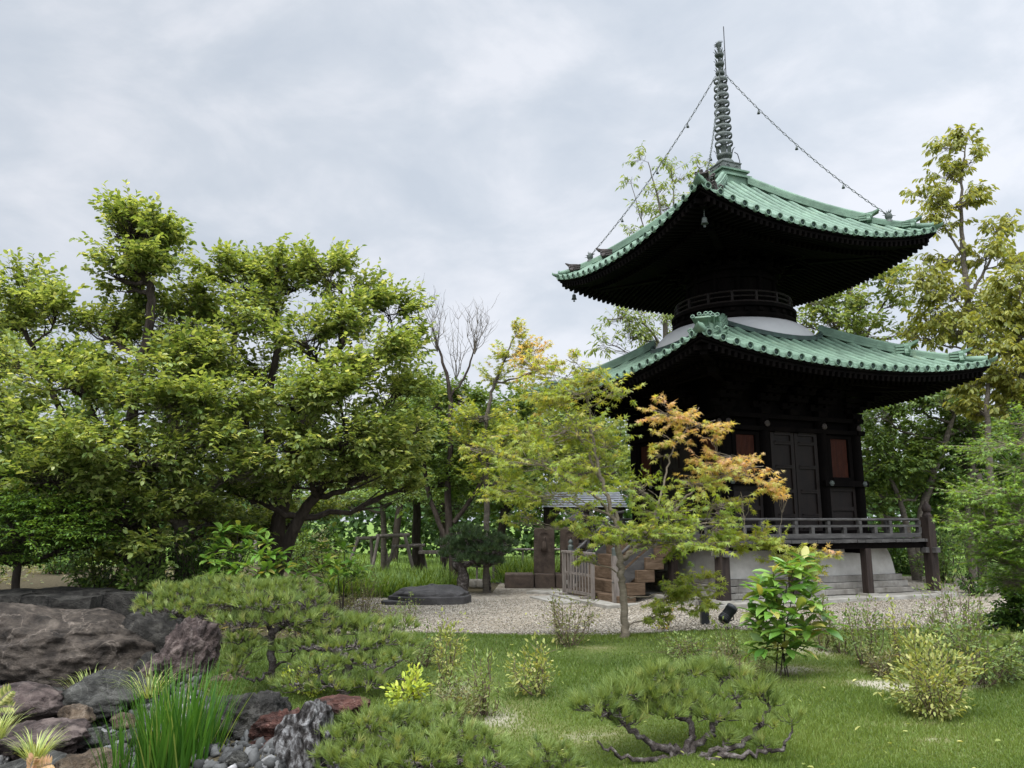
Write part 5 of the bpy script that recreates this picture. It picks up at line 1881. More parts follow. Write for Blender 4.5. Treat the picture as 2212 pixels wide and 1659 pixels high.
def ico(level):
    me = bpy.data.meshes.new('tmp')
    bm = bmesh.new()
    bmesh.ops.create_icosphere(bm, subdivisions=level, radius=1)
    bm.to_mesh(me)
    bm.free()
    V = np.array([v.co[:] for v in me.vertices])
    F = np.array([p.vertices[:] for p in me.polygons])
    bpy.data.meshes.remove(me)
    return V, F


import bmesh
ICO = {k: ico(k) for k in (2, 4, 5, 6)}


def rock_shape(level, seed, cuts, rough, fine, flat_top=0):
    g = np.random.default_rng(seed)
    V, F = ICO[level]
    V = V.copy()
    for c in range(cuts):
        n = g.normal(size=3)
        n /= np.linalg.norm(n)
        d = g.uniform(0.5, 0.85)
        V = V - n * np.maximum(V @ n - d, 0)[:, None] * 0.9
    if flat_top:
        t = np.maximum(V[:, 2] - flat_top, 0)
        V[:, 2] -= t * 0.85
    off = g.uniform(0, 20, 3)
    N = unit(V)
    V = V + N * (rough * fbm(V + off, 1.1, 3))[:, None]
    st = V @ unit(np.array([[.35, .2, 1.0]]))[0]
    V = V + N * (fine * .35 * np.abs(((st * 3.3 + .35 * fbm(V + off, 1.7, 3)) % 1.0) - .5))[:, None]
    V = V + N * (fine * 1.25 * fbm(V + off + 3, 3.6, 5, True))[:, None] + N * (fine * .5 * fbm(V + off + 9, 15, 3))[:, None]
    return V, F


def vein_mat(name, cols, vein, scale, bump, vs=1.1, lo=.49, hi=.51, rough=.85):
    m = mat(name, cols, scale * 1.8, rough, bump, scale * 12, spec=.2, dist=.5, detail=10)
    nt = m.node_tree
    b = nt.nodes['Principled BSDF']
    src = b.inputs['Base Color'].links[0].from_socket
    t = [n for n in nt.nodes if n.type == 'MAPPING'][0]
    n = nt.nodes.new('ShaderNodeTexNoise')
    n.inputs['Scale'].default_value = vs
    n.inputs['Detail'].default_value = 5
    n.inputs['Distortion'].default_value = .6
    nt.links.new(t.outputs[0], n.inputs['Vector'])
    r = ramp_node(nt, n.outputs['Fac'], [(lo, (0, 0, 0)), ((lo + hi) / 2, (1, 1, 1)), (hi, (0, 0, 0))])
    c = nt.nodes.new('ShaderNodeRGB')
    c.outputs[0].default_value = (*vein, 1)
    hf = nt.nodes.new('ShaderNodeMath')
    hf.operation = 'MULTIPLY'
    nt.links.new(r.outputs[0], hf.inputs[0])
    hf.inputs[1].default_value = .16
    x = mix_node(nt, hf.outputs[0], src, c.outputs[0])
    nt.links.new(x.outputs[2], b.inputs['Base Color'])
    return m


RM = {}
RM['brown'] = vein_mat('brown_rock', [(0.25, (0.0160, 0.0131, 0.0111)), (0.5, (0.0457, 0.0375, 0.0310)), (0.66, (0.0777, 0.0653, 0.0543)), (0.8, (0.1097, 0.0992, 0.0886))], (0.42, 0.36, 0.31), 2.2, 0.8)
RM['purple'] = vein_mat('purple_rock', [(0.25, (0.0295, 0.0221, 0.0209)), (0.5, (0.0739, 0.0554, 0.0518)), (0.7, (0.1330, 0.1072, 0.0973)), (0.82, (0.1922, 0.1700, 0.1513))], (0.30, 0.27, 0.25), 3.0, 1.0, 1.6)
RM['grey'] = vein_mat('grey_rock', [(0.25, (0.0211, 0.0217, 0.0196)), (0.5, (0.0528, 0.0528, 0.0484)), (0.7, (0.0950, 0.0950, 0.0875)), (0.82, (0.1478, 0.1478, 0.1364))], (0.34, 0.34, 0.32), 4.0, 1.0, 2.0)
RM['dark'] = vein_mat('dark_rock', [(0.25, (0.0116, 0.0111, 0.0103)), (0.5, (0.0317, 0.0301, 0.0273)), (0.75, (0.0634, 0.0607, 0.0541))], (0.2, 0.19, 0.175), 3.5, 0.9, 1.7)
RM['red'] = vein_mat('red_rock', [(0.25, (0.0238, 0.0095, 0.0072)), (0.5, (0.0739, 0.0317, 0.0242)), (0.75, (0.1267, 0.0634, 0.0515))], (0.36, 0.27, 0.24), 3.5, 1.0, 2.6)
RM['tan'] = vein_mat('tan_rock', [(0.25, (0.0370, 0.0264, 0.0186)), (0.5, (0.0898, 0.0660, 0.0453)), (0.75, (0.1584, 0.1267, 0.0952))], (0.38, 0.33, 0.28), 3.5, 0.9, 2.0)


for m_ in RM.values():
    stain(m_, 5.0, (.42, .41, .39), (1.32, 1.28, 1.22))
    for n_ in m_.node_tree.nodes:
        if n_.type == 'BUMP':
            n_.inputs['Distance'].default_value = .07


def rock(label, u, v, ru, rv, Y, m, seed, depth=0.8, cuts=10, rough=.22, fine=.09, level=5, sink=0.0, rz=0.0, cat='rock', name='rock', shear=0.0, flat_top=0):
    c = np.array(at(u, v, Y))
    s = Y / 1661.0
    V, F = rock_shape(level, seed, cuts, rough, fine, flat_top)
    ext = np.abs(V[:, [0, 2]]).max(0)
    V = V * np.array([ru * s / ext[0], ru * s * depth, rv * s / ext[1]])
    V[:, 0] += shear * V[:, 2]
    ca, sa = math.cos(rz), math.sin(rz)
    V[:, 0], V[:, 2] = V[:, 0] * ca - V[:, 2] * sa, V[:, 0] * sa + V[:, 2] * ca
    c[2] -= sink
    o = np_mesh(name, V, F, RM[m], None, None, tuple(c), smooth=True)
    return tag(o, label, cat)


rock('huge brown boulder with pale veins lying across the left edge above the pebbles', 135, 1390, 272, 90, 11.6, 'brown', 3, .55, 9, .16, .05, 6, .06, -.05)
rock('dark rough boulder tucked under the low pine right of the huge boulder', 350, 1385, 80, 75, 11.9, 'dark', 14, .7, 8, .2, .07)
rock('tall purple grey pointed rock standing between huge boulder and iris', 392, 1438, 84, 108, 10.0, 'purple', 21, .7, 8, .2, .10, 6, .05, 0, shear=.18)
rock('small dark upright stone wedged between huge boulder and pointed rock', 318, 1440, 26, 34, 10.7, 'dark', 24, .8, 8, .2, .06, 4)
rock('rounded grey rock lying among pebbles under the drooping sedge', 228, 1500, 96, 54, 9.6, 'grey', 33, .7, 8, .18, .07, 5, .04)
rock('smooth purple brown rock at the left edge in front of the huge boulder', 35, 1518, 100, 46, 9.2, 'purple', 43, .8, 6, .14, .035, 5, .04)
rock('small tan rock split in front of the sedge rock', 165, 1545, 40, 26, 8.9, 'tan', 51, .8, 9, .2, .06, 4, .02)
rock('rough brown rock at the lower left below the smooth purple rock', 75, 1592, 120, 46, 8.2, 'purple', 62, .8, 9, .22, .10, 5, .05)
rock('flat grey blue rock at the bottom left behind the bright sedge tuft', 95, 1645, 110, 34, 7.5, 'grey', 71, .8, 7, .14, .04, 5, .06)
rock('pale cracked rock at the bottom edge left of the iris', 195, 1655, 78, 36, 7.2, 'tan', 82, .8, 10, .2, .10, 5, .05)
rock('low tan stone among the pebbles left of the iris leaves', 272, 1555, 32, 20, 8.8, 'tan', 93, .9, 8, .2, .06, 4, .02)
rock('grey stone block behind the base of the pointed rock', 180, 1590, 38, 22, 8.4, 'grey', 97, .9, 8, .2, .06, 4, .02)
rock('dark grey rock face in the bank right of the iris', 545, 1565, 105, 92, 7.5, 'dark', 104, .8, 9, .2, .10, 6, .04)
rock('layered red brown rock right of the dark bank rock', 628, 1570, 80, 56, 7.1, 'red', 113, .7, 11, .2, .12, 6, .02, -.08)
rock('low red rock at the foot of the layered red rock', 585, 1625, 55, 42, 7.0, 'red', 125, .8, 9, .2, .1, 5, .02)
rock('flat red brown stone lying behind the weathered stump', 745, 1520, 62, 18, 7.6, 'red', 131, .8, 8, .18, .08, 5, .0, -.12)
rock('brown rock half hidden behind the trunk of the umbrella pine', 500, 1470, 48, 38, 9.6, 'tan', 142, .8, 8, .2, .07, 5, .04)
# flat ledge of cut dark stones behind the boulder
for (lab, u, v, ru, rv, Y, sd) in (('long dark flat stone slab on top of the ledge behind the huge boulder', 175, 1283, 75, 10, 13.2, 151),
                                   ('dark stone block at the left end of the ledge behind the huge boulder', 15, 1298, 62, 18, 12.8, 152),
                                   ('dark stone block in the middle of the ledge behind the huge boulder', 150, 1303, 72, 17, 12.7, 153),
                                   ('dark flat stone at the right end of the ledge behind the huge boulder', 262, 1298, 60, 16, 13.0, 154)):
    c = at(u, v, Y)
    s = Y / 1661
    b = MB()
    b.box((0, 0, -0.1), (2 * ru * s, .8, 2 * rv * s + .2))
    o = b.build('stone_slab', RM['dark'], None, c)
    bm = bmesh.new()
    bm.from_mesh(o.data)
    bmesh.ops.subdivide_edges(bm, edges=bm.edges[:], cuts=9, use_grid_fill=True)
    P = np.array([q.co[:] for q in bm.verts])
    dn = fbm(P + sd, 2.2, 4) * .035
    for q, d in zip(bm.verts, dn):
        q.co += Vector((d * .6, d, d * .9))
    bm.to_mesh(o.data)
    bm.free()
    tag(o, lab, 'stone')

# weathered grey stump
c = np.array(on_ground(668, 1672))
V, F = ICO[6]
V = V.copy()
th = np.arctan2(V[:, 1], V[:, 0])
h = V[:, 2]
rad = .68 + .25 * np.cos(3 * th + 1) * (.5 - .5 * h) + .22 * np.exp(-((h - .35) / .22) ** 2) * np.cos(2 * th) + .12 * np.sin(7 * th + 3 * h)
V = np.stack([V[:, 0] * rad * .22, V[:, 1] * rad * .2, h * .27 + .22], 1)
V[:, 0] += .07 * V[:, 2] / .5 + .05 * np.sin(V[:, 2] * 14)
N = unit(V - np.array([0, 0, .25]))
V = V + N * (.05 * fbm(V * np.array([1, 1, .5]), 7, 3, True))[:, None] + N * (.10 * fbm(V, 4.5, 3))[:, None]
MT['stump'] = mat('weathered_stump_wood', [(0.36, (0.012, 0.010, 0.009)), (0.48, (0.055, 0.05, 0.047)), (0.6, (0.19, 0.185, 0.18)), (0.78, (0.34, 0.335, 0.33))], 18, .9, 1.0, 60, stretch=(1.4, 1.4, .6), spec=.1)
tag(np_mesh('tree_stump', V, F, MT['stump'], None, None, tuple(c), smooth=True), 'gnarled silver grey weathered stump at the bottom beside the foreground pine', 'stump')


# ---------------------------------------------------------------- pebbles, loose gravel
def attr_mat(name, cols, rough=.85):
    m = bpy.data.materials.new(name)
    m.use_nodes = True
    nt = m.node_tree
    b = nt.nodes['Principled BSDF']
    a = nt.nodes.new('ShaderNodeAttribute')
    a.attribute_name = 'var'
    r = ramp_node(nt, a.outputs['Fac'], cols)
    tcn = nt.nodes.new('ShaderNodeTexCoord')
    n = nz_node(nt, tcn.outputs['Object'], 25)
    r2 = ramp_node(nt, n.outputs[0], [(.3, (.6, .6, .6)), (.7, (1.15, 1.15, 1.15))])
    mm = nt.nodes.new('ShaderNodeMix')
    mm.data_type = 'RGBA'
    mm.blend_type = 'MULTIPLY'
    mm.inputs[0].default_value = 1
    nt.links.new(r.outputs[0], mm.inputs[6])
    nt.links.new(r2.outputs[0], mm.inputs[7])
    nt.links.new(mm.outputs[2], b.inputs['Base Color'])
    b.inputs['Roughness'].default_value = rough
    b.inputs['Specular IOR Level'].default_value = .25
    return m


def stones(n, pos, size, level_shape, seed):
    g = np.random.default_rng(seed)
    V0, F0 = level_shape
    n = len(pos)
    A = unit(g.normal(size=(n, 3)))
    B = unit(np.cross(A, g.normal(size=(n, 3))))
    Cc = np.cross(A, B)
    sc = size[:, None] * np.stack([g.uniform(.8, 1.5, n), g.uniform(.6, 1.1, n), g.uniform(.4, .8, n)], 1)
    jit = g.uniform(.75, 1.15, (n, len(V0), 1))
    W = V0[None] * jit * sc[:, None, :]
    M = np.stack([A, B, Cc], 1)
    W = np.einsum('nvk,nkd->nvd', W, M) + pos[:, None, :]
    F = F0[None] + (np.arange(n) * len(V0))[:, None, None]
    return W.reshape(-1, 3), F.reshape(-1, 3), np.repeat(g.uniform(0, 1, n), len(V0))


g = np.random.default_rng(8)
m = 12500
x, y = g.uniform(-12, -1.2, m), g.uniform(5.2, 12.2, m)
dd = (x + 2.0) * -0.916 + (y - 6.0) * -0.403
k = ((dd > .12) | ((dd > -.55) & (y < 8.6))) & (np.abs(x) < y * 1.15)
x, y = x[k], y[k]
size = g.uniform(.018, .06, len(x)) * np.where(g.uniform(0, 1, len(x)) < .14, 1.5, 1)
P = np.stack([x, y, gz(x, y) + size * .25], 1)
V, F, A = stones(0, P, size, ICO[2], 3)
tag(np_mesh('pebbles', V, F, attr_mat('pebble_stone', [(0, (.022, .022, .021)), (.5, (.065, .065, .062)), (.88, (.125, .124, .12)), (1, (.27, .26, .25))]), A), 'grey pebbles in the dry stream bed', 'pebbles', kind='stuff')
# larger single stones between them
for i, (lab, u, v, r_, mm_) in enumerate((('pale angular stone under the dark overhang of the huge boulder', 60, 1472, 18, 'grey'), ('flat whitish stone right of the pale angular stone', 98, 1478, 16, 'grey'),
                                          ('grey stone under the boulder overhang nearest the sedge rock', 128, 1490, 24, 'grey'), ('brown pebble stone under the left end of the boulder overhang', 28, 1478, 16, 'tan'),
                                          ('whitish stone beside the foot of the pointed rock', 352, 1490, 12, 'tan'), ('grey stone left of the rounded sedge rock', 140, 1518, 22, 'grey'), ('pale stone half under the left iris leaves', 290, 1590, 26, 'grey'),
                                          ('round grey stone in the pebbles at the bottom left of the iris', 225, 1600, 24, 'grey'), ('angular grey stone at the bottom edge beside the iris base', 255, 1640, 26, 'grey'), ('pale grey stone low in the bank right of the iris', 515, 1640, 24, 'grey'))):
    gp = on_ground(u, v + r_ * .7)
    rock(lab, u, v, r_, r_ * .72, gp[1], mm_, 200 + i, .9, 9, .2, .05, 4, 0, cat='stone', name='stone')

V8 = np.array([(1, 0, 0), (-1, 0, 0), (0, 1, 0), (0, -1, 0), (0, 0, 1), (0, 0, -1)], float)
F8 = np.array([(0, 2, 4), (2, 1, 4), (1, 3, 4), (3, 0, 4), (2, 0, 5), (1, 2, 5), (3, 1, 5), (0, 3, 5)])
m = 26000
y = 12.75 + 6.2 * g.uniform(0, 1, m) ** 1.5
x = g.uniform(-3.6, 9.5, m)
fr = np.array(front)
k = (y > np.interp(x, fr[:, 0], fr[:, 1]) - .05 + g.normal(0, .08, m)) & ((x - PX) ** 2 + (y - PY) ** 2 > 3.4 ** 2)
x, y = x[k], y[k]
size = g.uniform(.009, .02, len(x))
P = np.stack([x, y, gz(x, y) + .03 + size * .3], 1)
V, F, A = stones(0, P, size, (V8, F8), 4)
tag(np_mesh('loose_gravel', V, F, attr_mat('gravel_stone', [(0, (.10, .085, .065)), (.5, (.21, .185, .145)), (1, (.35, .32, .275))]), A), 'beige gravel stones on the court', 'gravel', kind='stuff')

# ---------------------------------------------------------------- lawn
BARE = [(1880, 1478, .55, .22), (1940, 1490, .35, .15), (1700, 1445, .5, .25), (1775, 1405, .6, .3), (1960, 1562, .4, .12), (1060, 1540, .5, .9), (1130, 1585, .6, .35), (1020, 1490, .4, .7), (1560, 1440, .35, .25), (1300, 1400, .4, .2), (900, 1430, .5, .3), (2010, 1600, .25, .12),
        (2080, 1480, .4, .2), (1350, 1378, .25, .15), (1220, 1590, .5, .3), (980, 1600, .4, .3), (1640, 1470, .25, .12), (1900, 1450, .5, .12)]
BG = [(*on_ground(u, v)[:2], a, b, .42 if (u < 1400 or b < .13) else .8) for u, v, a, b in BARE]


def bare(x, y):
    o = np.zeros(np.shape(x))
    for (cx, cy, a, b, w_) in BG:
        o = np.maximum(o, w_ * np.exp(-((x - cx) / a) ** 2 - ((y - cy) / b) ** 2))
    P = np.stack([x, y, x * 0], -1).reshape(-1, 3)
    n = fbm(P, 1.3, 4).reshape(np.shape(x))
    return np.clip(o * (1 + .7 * n) + .14 * np.maximum(n, 0) - .02, 0, 1)


def lawn_pts(m, seed, ymin=4.6):
    g = np.random.default_rng(seed)
    y = 1 / (g.uniform(1 / 13.4, 1 / ymin, m))
    x = g.uniform(-.66, .95, m) * y
    d = (x + 2.0) * -0.916 + (y - 6.0) * -0.403
    k = (y < np.interp(x, fr[:, 0], fr[:, 1]) + g.normal(.02, .09, m)) & (d < np.where(y < 8.7, -.5, g.uniform(-.1, .35, m))) & ~((x < -2.6) & (y > 11.7))
    k &= g.uniform(0, 1, m) > bare(x, y) * .93
    return x[k], y[k], g


x, y, g = lawn_pts(500000, 77)
m = len(x)
P = np.stack([x, y, gz(x, y) - .004], 1)
tall = fbm(P, .9, 3)
L = (.036 + .016 * tall + .012 * (y > 12)) * g.uniform(.6, 1.35, m)
D = unit(np.stack([g.normal(0, .45, m), g.normal(0, .45, m), np.ones(m)], 1))
S = unit(np.cross(D, unit(g.normal(size=(m, 3)))))
w = (.0022 + .00036 * y)[:, None]
V = np.stack([P - S * w, P + S * w, P + D * L[:, None]], 1).reshape(-1, 3)
lv = np.clip(.40 + .22 * fbm(P, .7, 3) + g.normal(0, .13, m), 0, .78)
lv = np.where(g.uniform(0, 1, m) < .02 + .35 * bare(x, y), g.uniform(.8, 1, m), lv)
tag(np_mesh('lawn_grass', V, np.arange(3 * m).reshape(-1, 3), LM['grass'], np.repeat(lv, 3)), 'short green lawn grass', 'grass', kind='stuff')
# a few fallen leaves on the lawn and the gravel, litter and seedlings on the soil under the trees
k = 150
Yf = 1 / g.uniform(1 / 17, 1 / 5.2, k)
xf = g.uniform(-.25, .68, k) * Yf
pf = np.stack([xf, Yf, gz(xf, Yf) + .04], 1)
RNG = np.random.default_rng(78)
V, F, A = leaves(pf, RNG.normal(0, 1, (k, 3)) * np.array([1, 1, .2]), np.array([0, 0, 1.]) + RNG.normal(0, .3, (k, 3)), RNG.uniform(.03, .07, k), RNG.uniform(.02, .04, k), 'oval', RNG.uniform(.2, 1, k))
tag(np_mesh('fallen_leaves', V, F, LM['gold'], A), 'scattered fallen leaves on lawn and gravel', 'leaves', kind='stuff')
k = 9000
xf, Yf = RNG.uniform(-15, -3.2, k), RNG.uniform(12.4, 23.5, k)
cl = fbm(np.stack([xf, Yf, xf * 0], 1), .8, 3)
keep = cl + RNG.normal(0, .25, k) > .05
xf, Yf = xf[keep], Yf[keep]
k = len(xf)
pf = np.stack([xf, Yf, gz(xf, Yf) + RNG.uniform(.01, .12, k)], 1)
V, F, A = leaves(pf, RNG.normal(0, 1, (k, 3)) * np.array([1, 1, .4]), np.array([0, 0, 1.]) + RNG.normal(0, .4, (k, 3)), RNG.uniform(.05, .13, k), RNG.uniform(.04, .08, k), 'oval', RNG.uniform(0, 1, k))
tag(np_mesh('ground_plants', V, F, LM['olive'], A), 'low plants and leaf litter on the soil below the large trees', 'ground cover', kind='stuff')
# the soil shows where the grass is thin
gme = bpy.data.objects['ground'].data
co = np.empty(len(gme.vertices) * 3, np.float32)
gme.vertices.foreach_get('co', co)
co = co.reshape(-1, 3)
ba = gme.attributes.new('bare', 'FLOAT', 'POINT')
ba.data.foreach_set('value', bare(co[:, 0].astype(float), co[:, 1].astype(float)).astype(np.float32))
nt = gm.node_tree
an = nt.nodes.new('ShaderNodeAttribute')
an.attribute_name = 'bare'
nn = nz_node(nt, [q for q in nt.nodes if q.type == 'TEX_COORD'][0].outputs['Object'], 9)
ad = nt.nodes.new('ShaderNodeMath')
ad.operation = 'MULTIPLY_ADD'
nt.links.new(nn.outputs[0], ad.inputs[0])
ad.inputs[1].default_value = .5
nt.links.new(an.outputs['Fac'], ad.inputs[2])
rr_ = ramp_node(nt, ad.outputs[0], [(.2, (.035, .052, .012)), (.42, (.065, .085, .022)), (.68, (.105, .11, .042)), (.98, (.24, .22, .165))])
nt.links.new(rr_.outputs[0], m1.inputs[6])


# ---------------------------------------------------------------- tufts of blades
def tuft(name, label, cat, foot, n, rad, L, W, bend, lm, lean=.35, seed=1, parts=None, zoff=0.0):
    global RNG
    RNG = np.random.default_rng(seed)
    c = np.array(foot) + np.array([0, 0, zoff])
    a = RNG.uniform(0, 2 * math.pi, n)
    r = rad * np.sqrt(RNG.uniform(0, 1, n))
    P = np.stack([np.cos(a) * r, np.sin(a) * r, np.zeros(n) - .02], 1)
    D = np.stack([np.cos(a) * lean * (r / rad + .3) + RNG.normal(0, .12, n), np.sin(a) * lean * (r / rad + .3) + RNG.normal(0, .12, n), np.ones(n)], 1)
    V, F, A = blades(P, D, L * RNG.uniform(.55, 1.1, n), W * RNG.uniform(.7, 1.2, n), bend, np.clip(RNG.normal(.42, .22, n), 0, 1), 5)
    o = np_mesh(name, V, F, LM[lm], A, None, tuple(c))
    return tag(o, label, cat)


ir = at(380, 1690, 6.9)
tuft('iris_clump', 'tall clump of upright bright green iris leaves rising from the pebbles', 'plant', (ir[0], 6.9, float(gz(ir[0], 6.9))), 330, .32, .84, .022, .10, 'iris', .18, 3)
ir2 = at(275, 1690, 7.1)
tuft('iris_clump', 'thinner clump of yellow tipped iris leaves left of the tall clump', 'plant', (ir2[0], 7.1, float(gz(ir2[0], 7.1))), 90, .18, .72, .019, .16, 'iris', .24, 4)
tuft('sedge_tuft', 'pale arching sedge tuft at the left edge', 'plant', at(-8, 1590, 7.6), 110, .08, .36, .009, .42, 'sedge', .6, 5)
tuft('sedge_tuft', 'bright yellow green sedge tuft on the flat rock at the bottom left', 'plant', at(75, 1632, 7.0), 130, .09, .30, .009, .35, 'sedge', .7, 6)
tuft('sedge_tuft', 'thin drooping sedge with pale heads over the rounded grey rock', 'plant', at(322, 1500, 9.3), 60, .14, .55, .009, .55, 'sedge', .7, 7)
tuft('sedge_tuft', 'dry brownish sedge in the gap below the huge boulder', 'plant', at(200, 1480, 10.2), 90, .3, .28, .008, .5, 'sedge', .6, 8)
tuft('sedge_tuft', 'dark sedge beside the weathered stump', 'plant', at(585, 1655, 6.8), 160, .22, .22, .008, .4, 'iris', .6, 9)


def fern(label, u, v, Y, dirs):
    c = np.array(at(u, v, Y))
    parts = []
    for (dx, dz, L) in dirs:
        n = 16
        t = np.linspace(.08, 1, n)
        ax = unit(np.array([[dx, -.3, dz]]))[0]
        P = np.array([ax * L * q + np.array([0, 0, -.18 * L * q * q]) for q in t])
        for sg in (-1, 1):
            side = np.cross(ax, np.array([0, -1, .3])) * sg
            D = side[None] + ax[None] * .6 + RNG.normal(0, .05, (n, 3))
            parts.append(leaves(P, D, np.tile(np.array([0, -1., .6]), (n, 1)), .3 * L * np.sin(np.pi * (1 - t * .86)) ** .6 + .015, .09 * L, 'rhomb', RNG.uniform(0, 1, n)))
    V, F, A = merge(parts)
    tag(np_mesh('fern', V, F, LM['fern'] if 'rusty' in label else LM['gold'], A, None, tuple(c)), label, 'fern')


fern('rusty orange fern at the bottom left corner', 62, 1672, 6.6, [(.9, .6, .26), (.3, .8, .2), (1, .2, .24)])
fern('yellow green fern tip at the left edge beside the pebbles', -14, 1530, 8.4, [(.7, .8, .34), (1, .3, .26)])

# long leaved lilies behind the gravel
g = np.random.default_rng(31)
m = 5200
u_, Yy = g.uniform(725, 985, m), g.uniform(19.3, 23.8, m)
xx = (u_ - 1106) / 1661 * Yy
P = np.stack([xx, Yy, gz(xx, Yy)], 1)
keep = Yy > 19.3 + np.maximum(0, (u_ - 930) * .02)
P = P[keep]
m = len(P)
RNG = np.random.default_rng(32)
V, F, A = blades(P, np.stack([g.normal(0, .5, m), g.normal(0, .5, m), np.ones(m)], 1), g.uniform(.4, .72, m), .045, .36, np.clip(g.normal(.5, .25, m), 0, 1), 4)
tag(np_mesh('lily_bed', V, F, LM['liriope'], A), 'bed of arching bright green lily leaves behind the gravel', 'plants', kind='stuff')
m = 2600
u_, Yy = g.uniform(1085, 1260, m), g.uniform(23.6, 26, m)
xx = (u_ - 1106) / 1661 * Yy
P = np.stack([xx, Yy, gz(xx, Yy)], 1)
V, F, A = blades(P, np.stack([g.normal(0, .5, m), g.normal(0, .5, m), np.ones(m)], 1), g.uniform(.5, .95, m), .045, .33, np.clip(g.normal(.5, .25, m), 0, 1), 4)
tag(np_mesh('lily_bed', V, F, LM['liriope'], A), 'lily leaves growing behind the stone markers', 'plants', kind='stuff')
# rough meadow grass further back
m = 16000
Yy = 1 / g.uniform(1 / 40, 1 / 24.0, m)
xx = g.uniform(-.75, .2, m) * Yy
P = np.stack([xx, Yy, gz(xx, Yy)], 1)
V, F, A = blades(P, np.stack([g.normal(0, .5, m), g.normal(0, .5, m), np.ones(m)], 1), g.uniform(.12, .3, m), .03, .25, np.clip(g.normal(.6, .25, m), 0, 1), 2)
tag(np_mesh('meadow_grass', V, F, LM['liriope'], A), 'bright meadow grass beyond the trees', 'grass', kind='stuff')


# ---------------------------------------------------------------- pines
def pine(label, foot, trunks, pads, ntuft, L=.085, W=.0042, per=30, lm='pine', seed=1, r_limb=.02, spread=.62, under=.25, name='garden_pine'):
    global RNG
    RNG = np.random.default_rng(seed)
    base = np.array(foot)
    root = empty(name, tuple(base))
    tag(root, label, 'pine')
    tb = Tubes()
    paths = []
    for t in trunks:
        Q = smooth_path(t, 6, .012)
        paths.append(Q)
        tb.add(Q[:, :3], Q[:, 3] * RNG.uniform(.85, 1.15, len(Q)), 8)
    B = np.array([p[:6] for p in pads])
    area = B[:, 3] * B[:, 4]
    TP, TD = [], []
    for b, a in zip(B, area):
        k = max(4, int(ntuft * a / area.sum()))
        th = RNG.uniform(0, 2 * math.pi, k)
        r = np.sqrt(RNG.uniform(0, 1, k))
        zz = np.sqrt(np.maximum(0, 1 - r * r)) * RNG.uniform(.2, 1.0, k) - under * RNG.uniform(0, 1, k)
        off = np.stack([np.cos(th) * r, np.sin(th) * r, zz], 1)
        p = b[:3] + off * b[3:6] + RNG.normal(0, .012, (k, 3))
        q = nearest_on(paths, b[:3])
        c = b[:3] - np.array([0, 0, b[5] * .3])
        rr = min(q[3] * .8, r_limb)
        Lp, lr = limb(q[:3], c, rr, rr * .5, 8, .0, .05)
        tb.add(Lp, lr, 6)
        for j in range(k):
            if RNG.uniform() < .75:
                s0 = Lp[RNG.integers(4, 8)] if RNG.uniform() < .6 else c + (p[j] - c) * .35
                e_ = p[j] - np.array([0, 0, .02])
                Pt, rt = limb(s0, e_, rr * .38, .003, 5, .10, .07)
                tb.add(Pt, rt, 4)
        d = off * np.array([.8, .8, .3]) + np.array([0, 0, .75]) + RNG.normal(0, .3, (k, 3))
        TP.append(p)
        TD.append(d)
    P, D = np.concatenate(TP), np.concatenate(TD)
    v = np.clip(RNG.normal(.42, .17, len(P)), 0, .85)
    v = np.where(RNG.uniform(0, 1, len(P)) < .05, RNG.uniform(.85, 1, len(P)), v)
    V, F, A = needles(P, D, per, L, W, spread, v)
    tb.build('trunk', MT['bark_pine'], root, base)
    np_mesh('needles', V - base, F, LM[lm], A, root)
    return root


def pads(lst, Y, dr=1.1):
    return [blob(u, v, ru, rv, Y, dy, dr) for u, v, ru, rv, dy in lst]


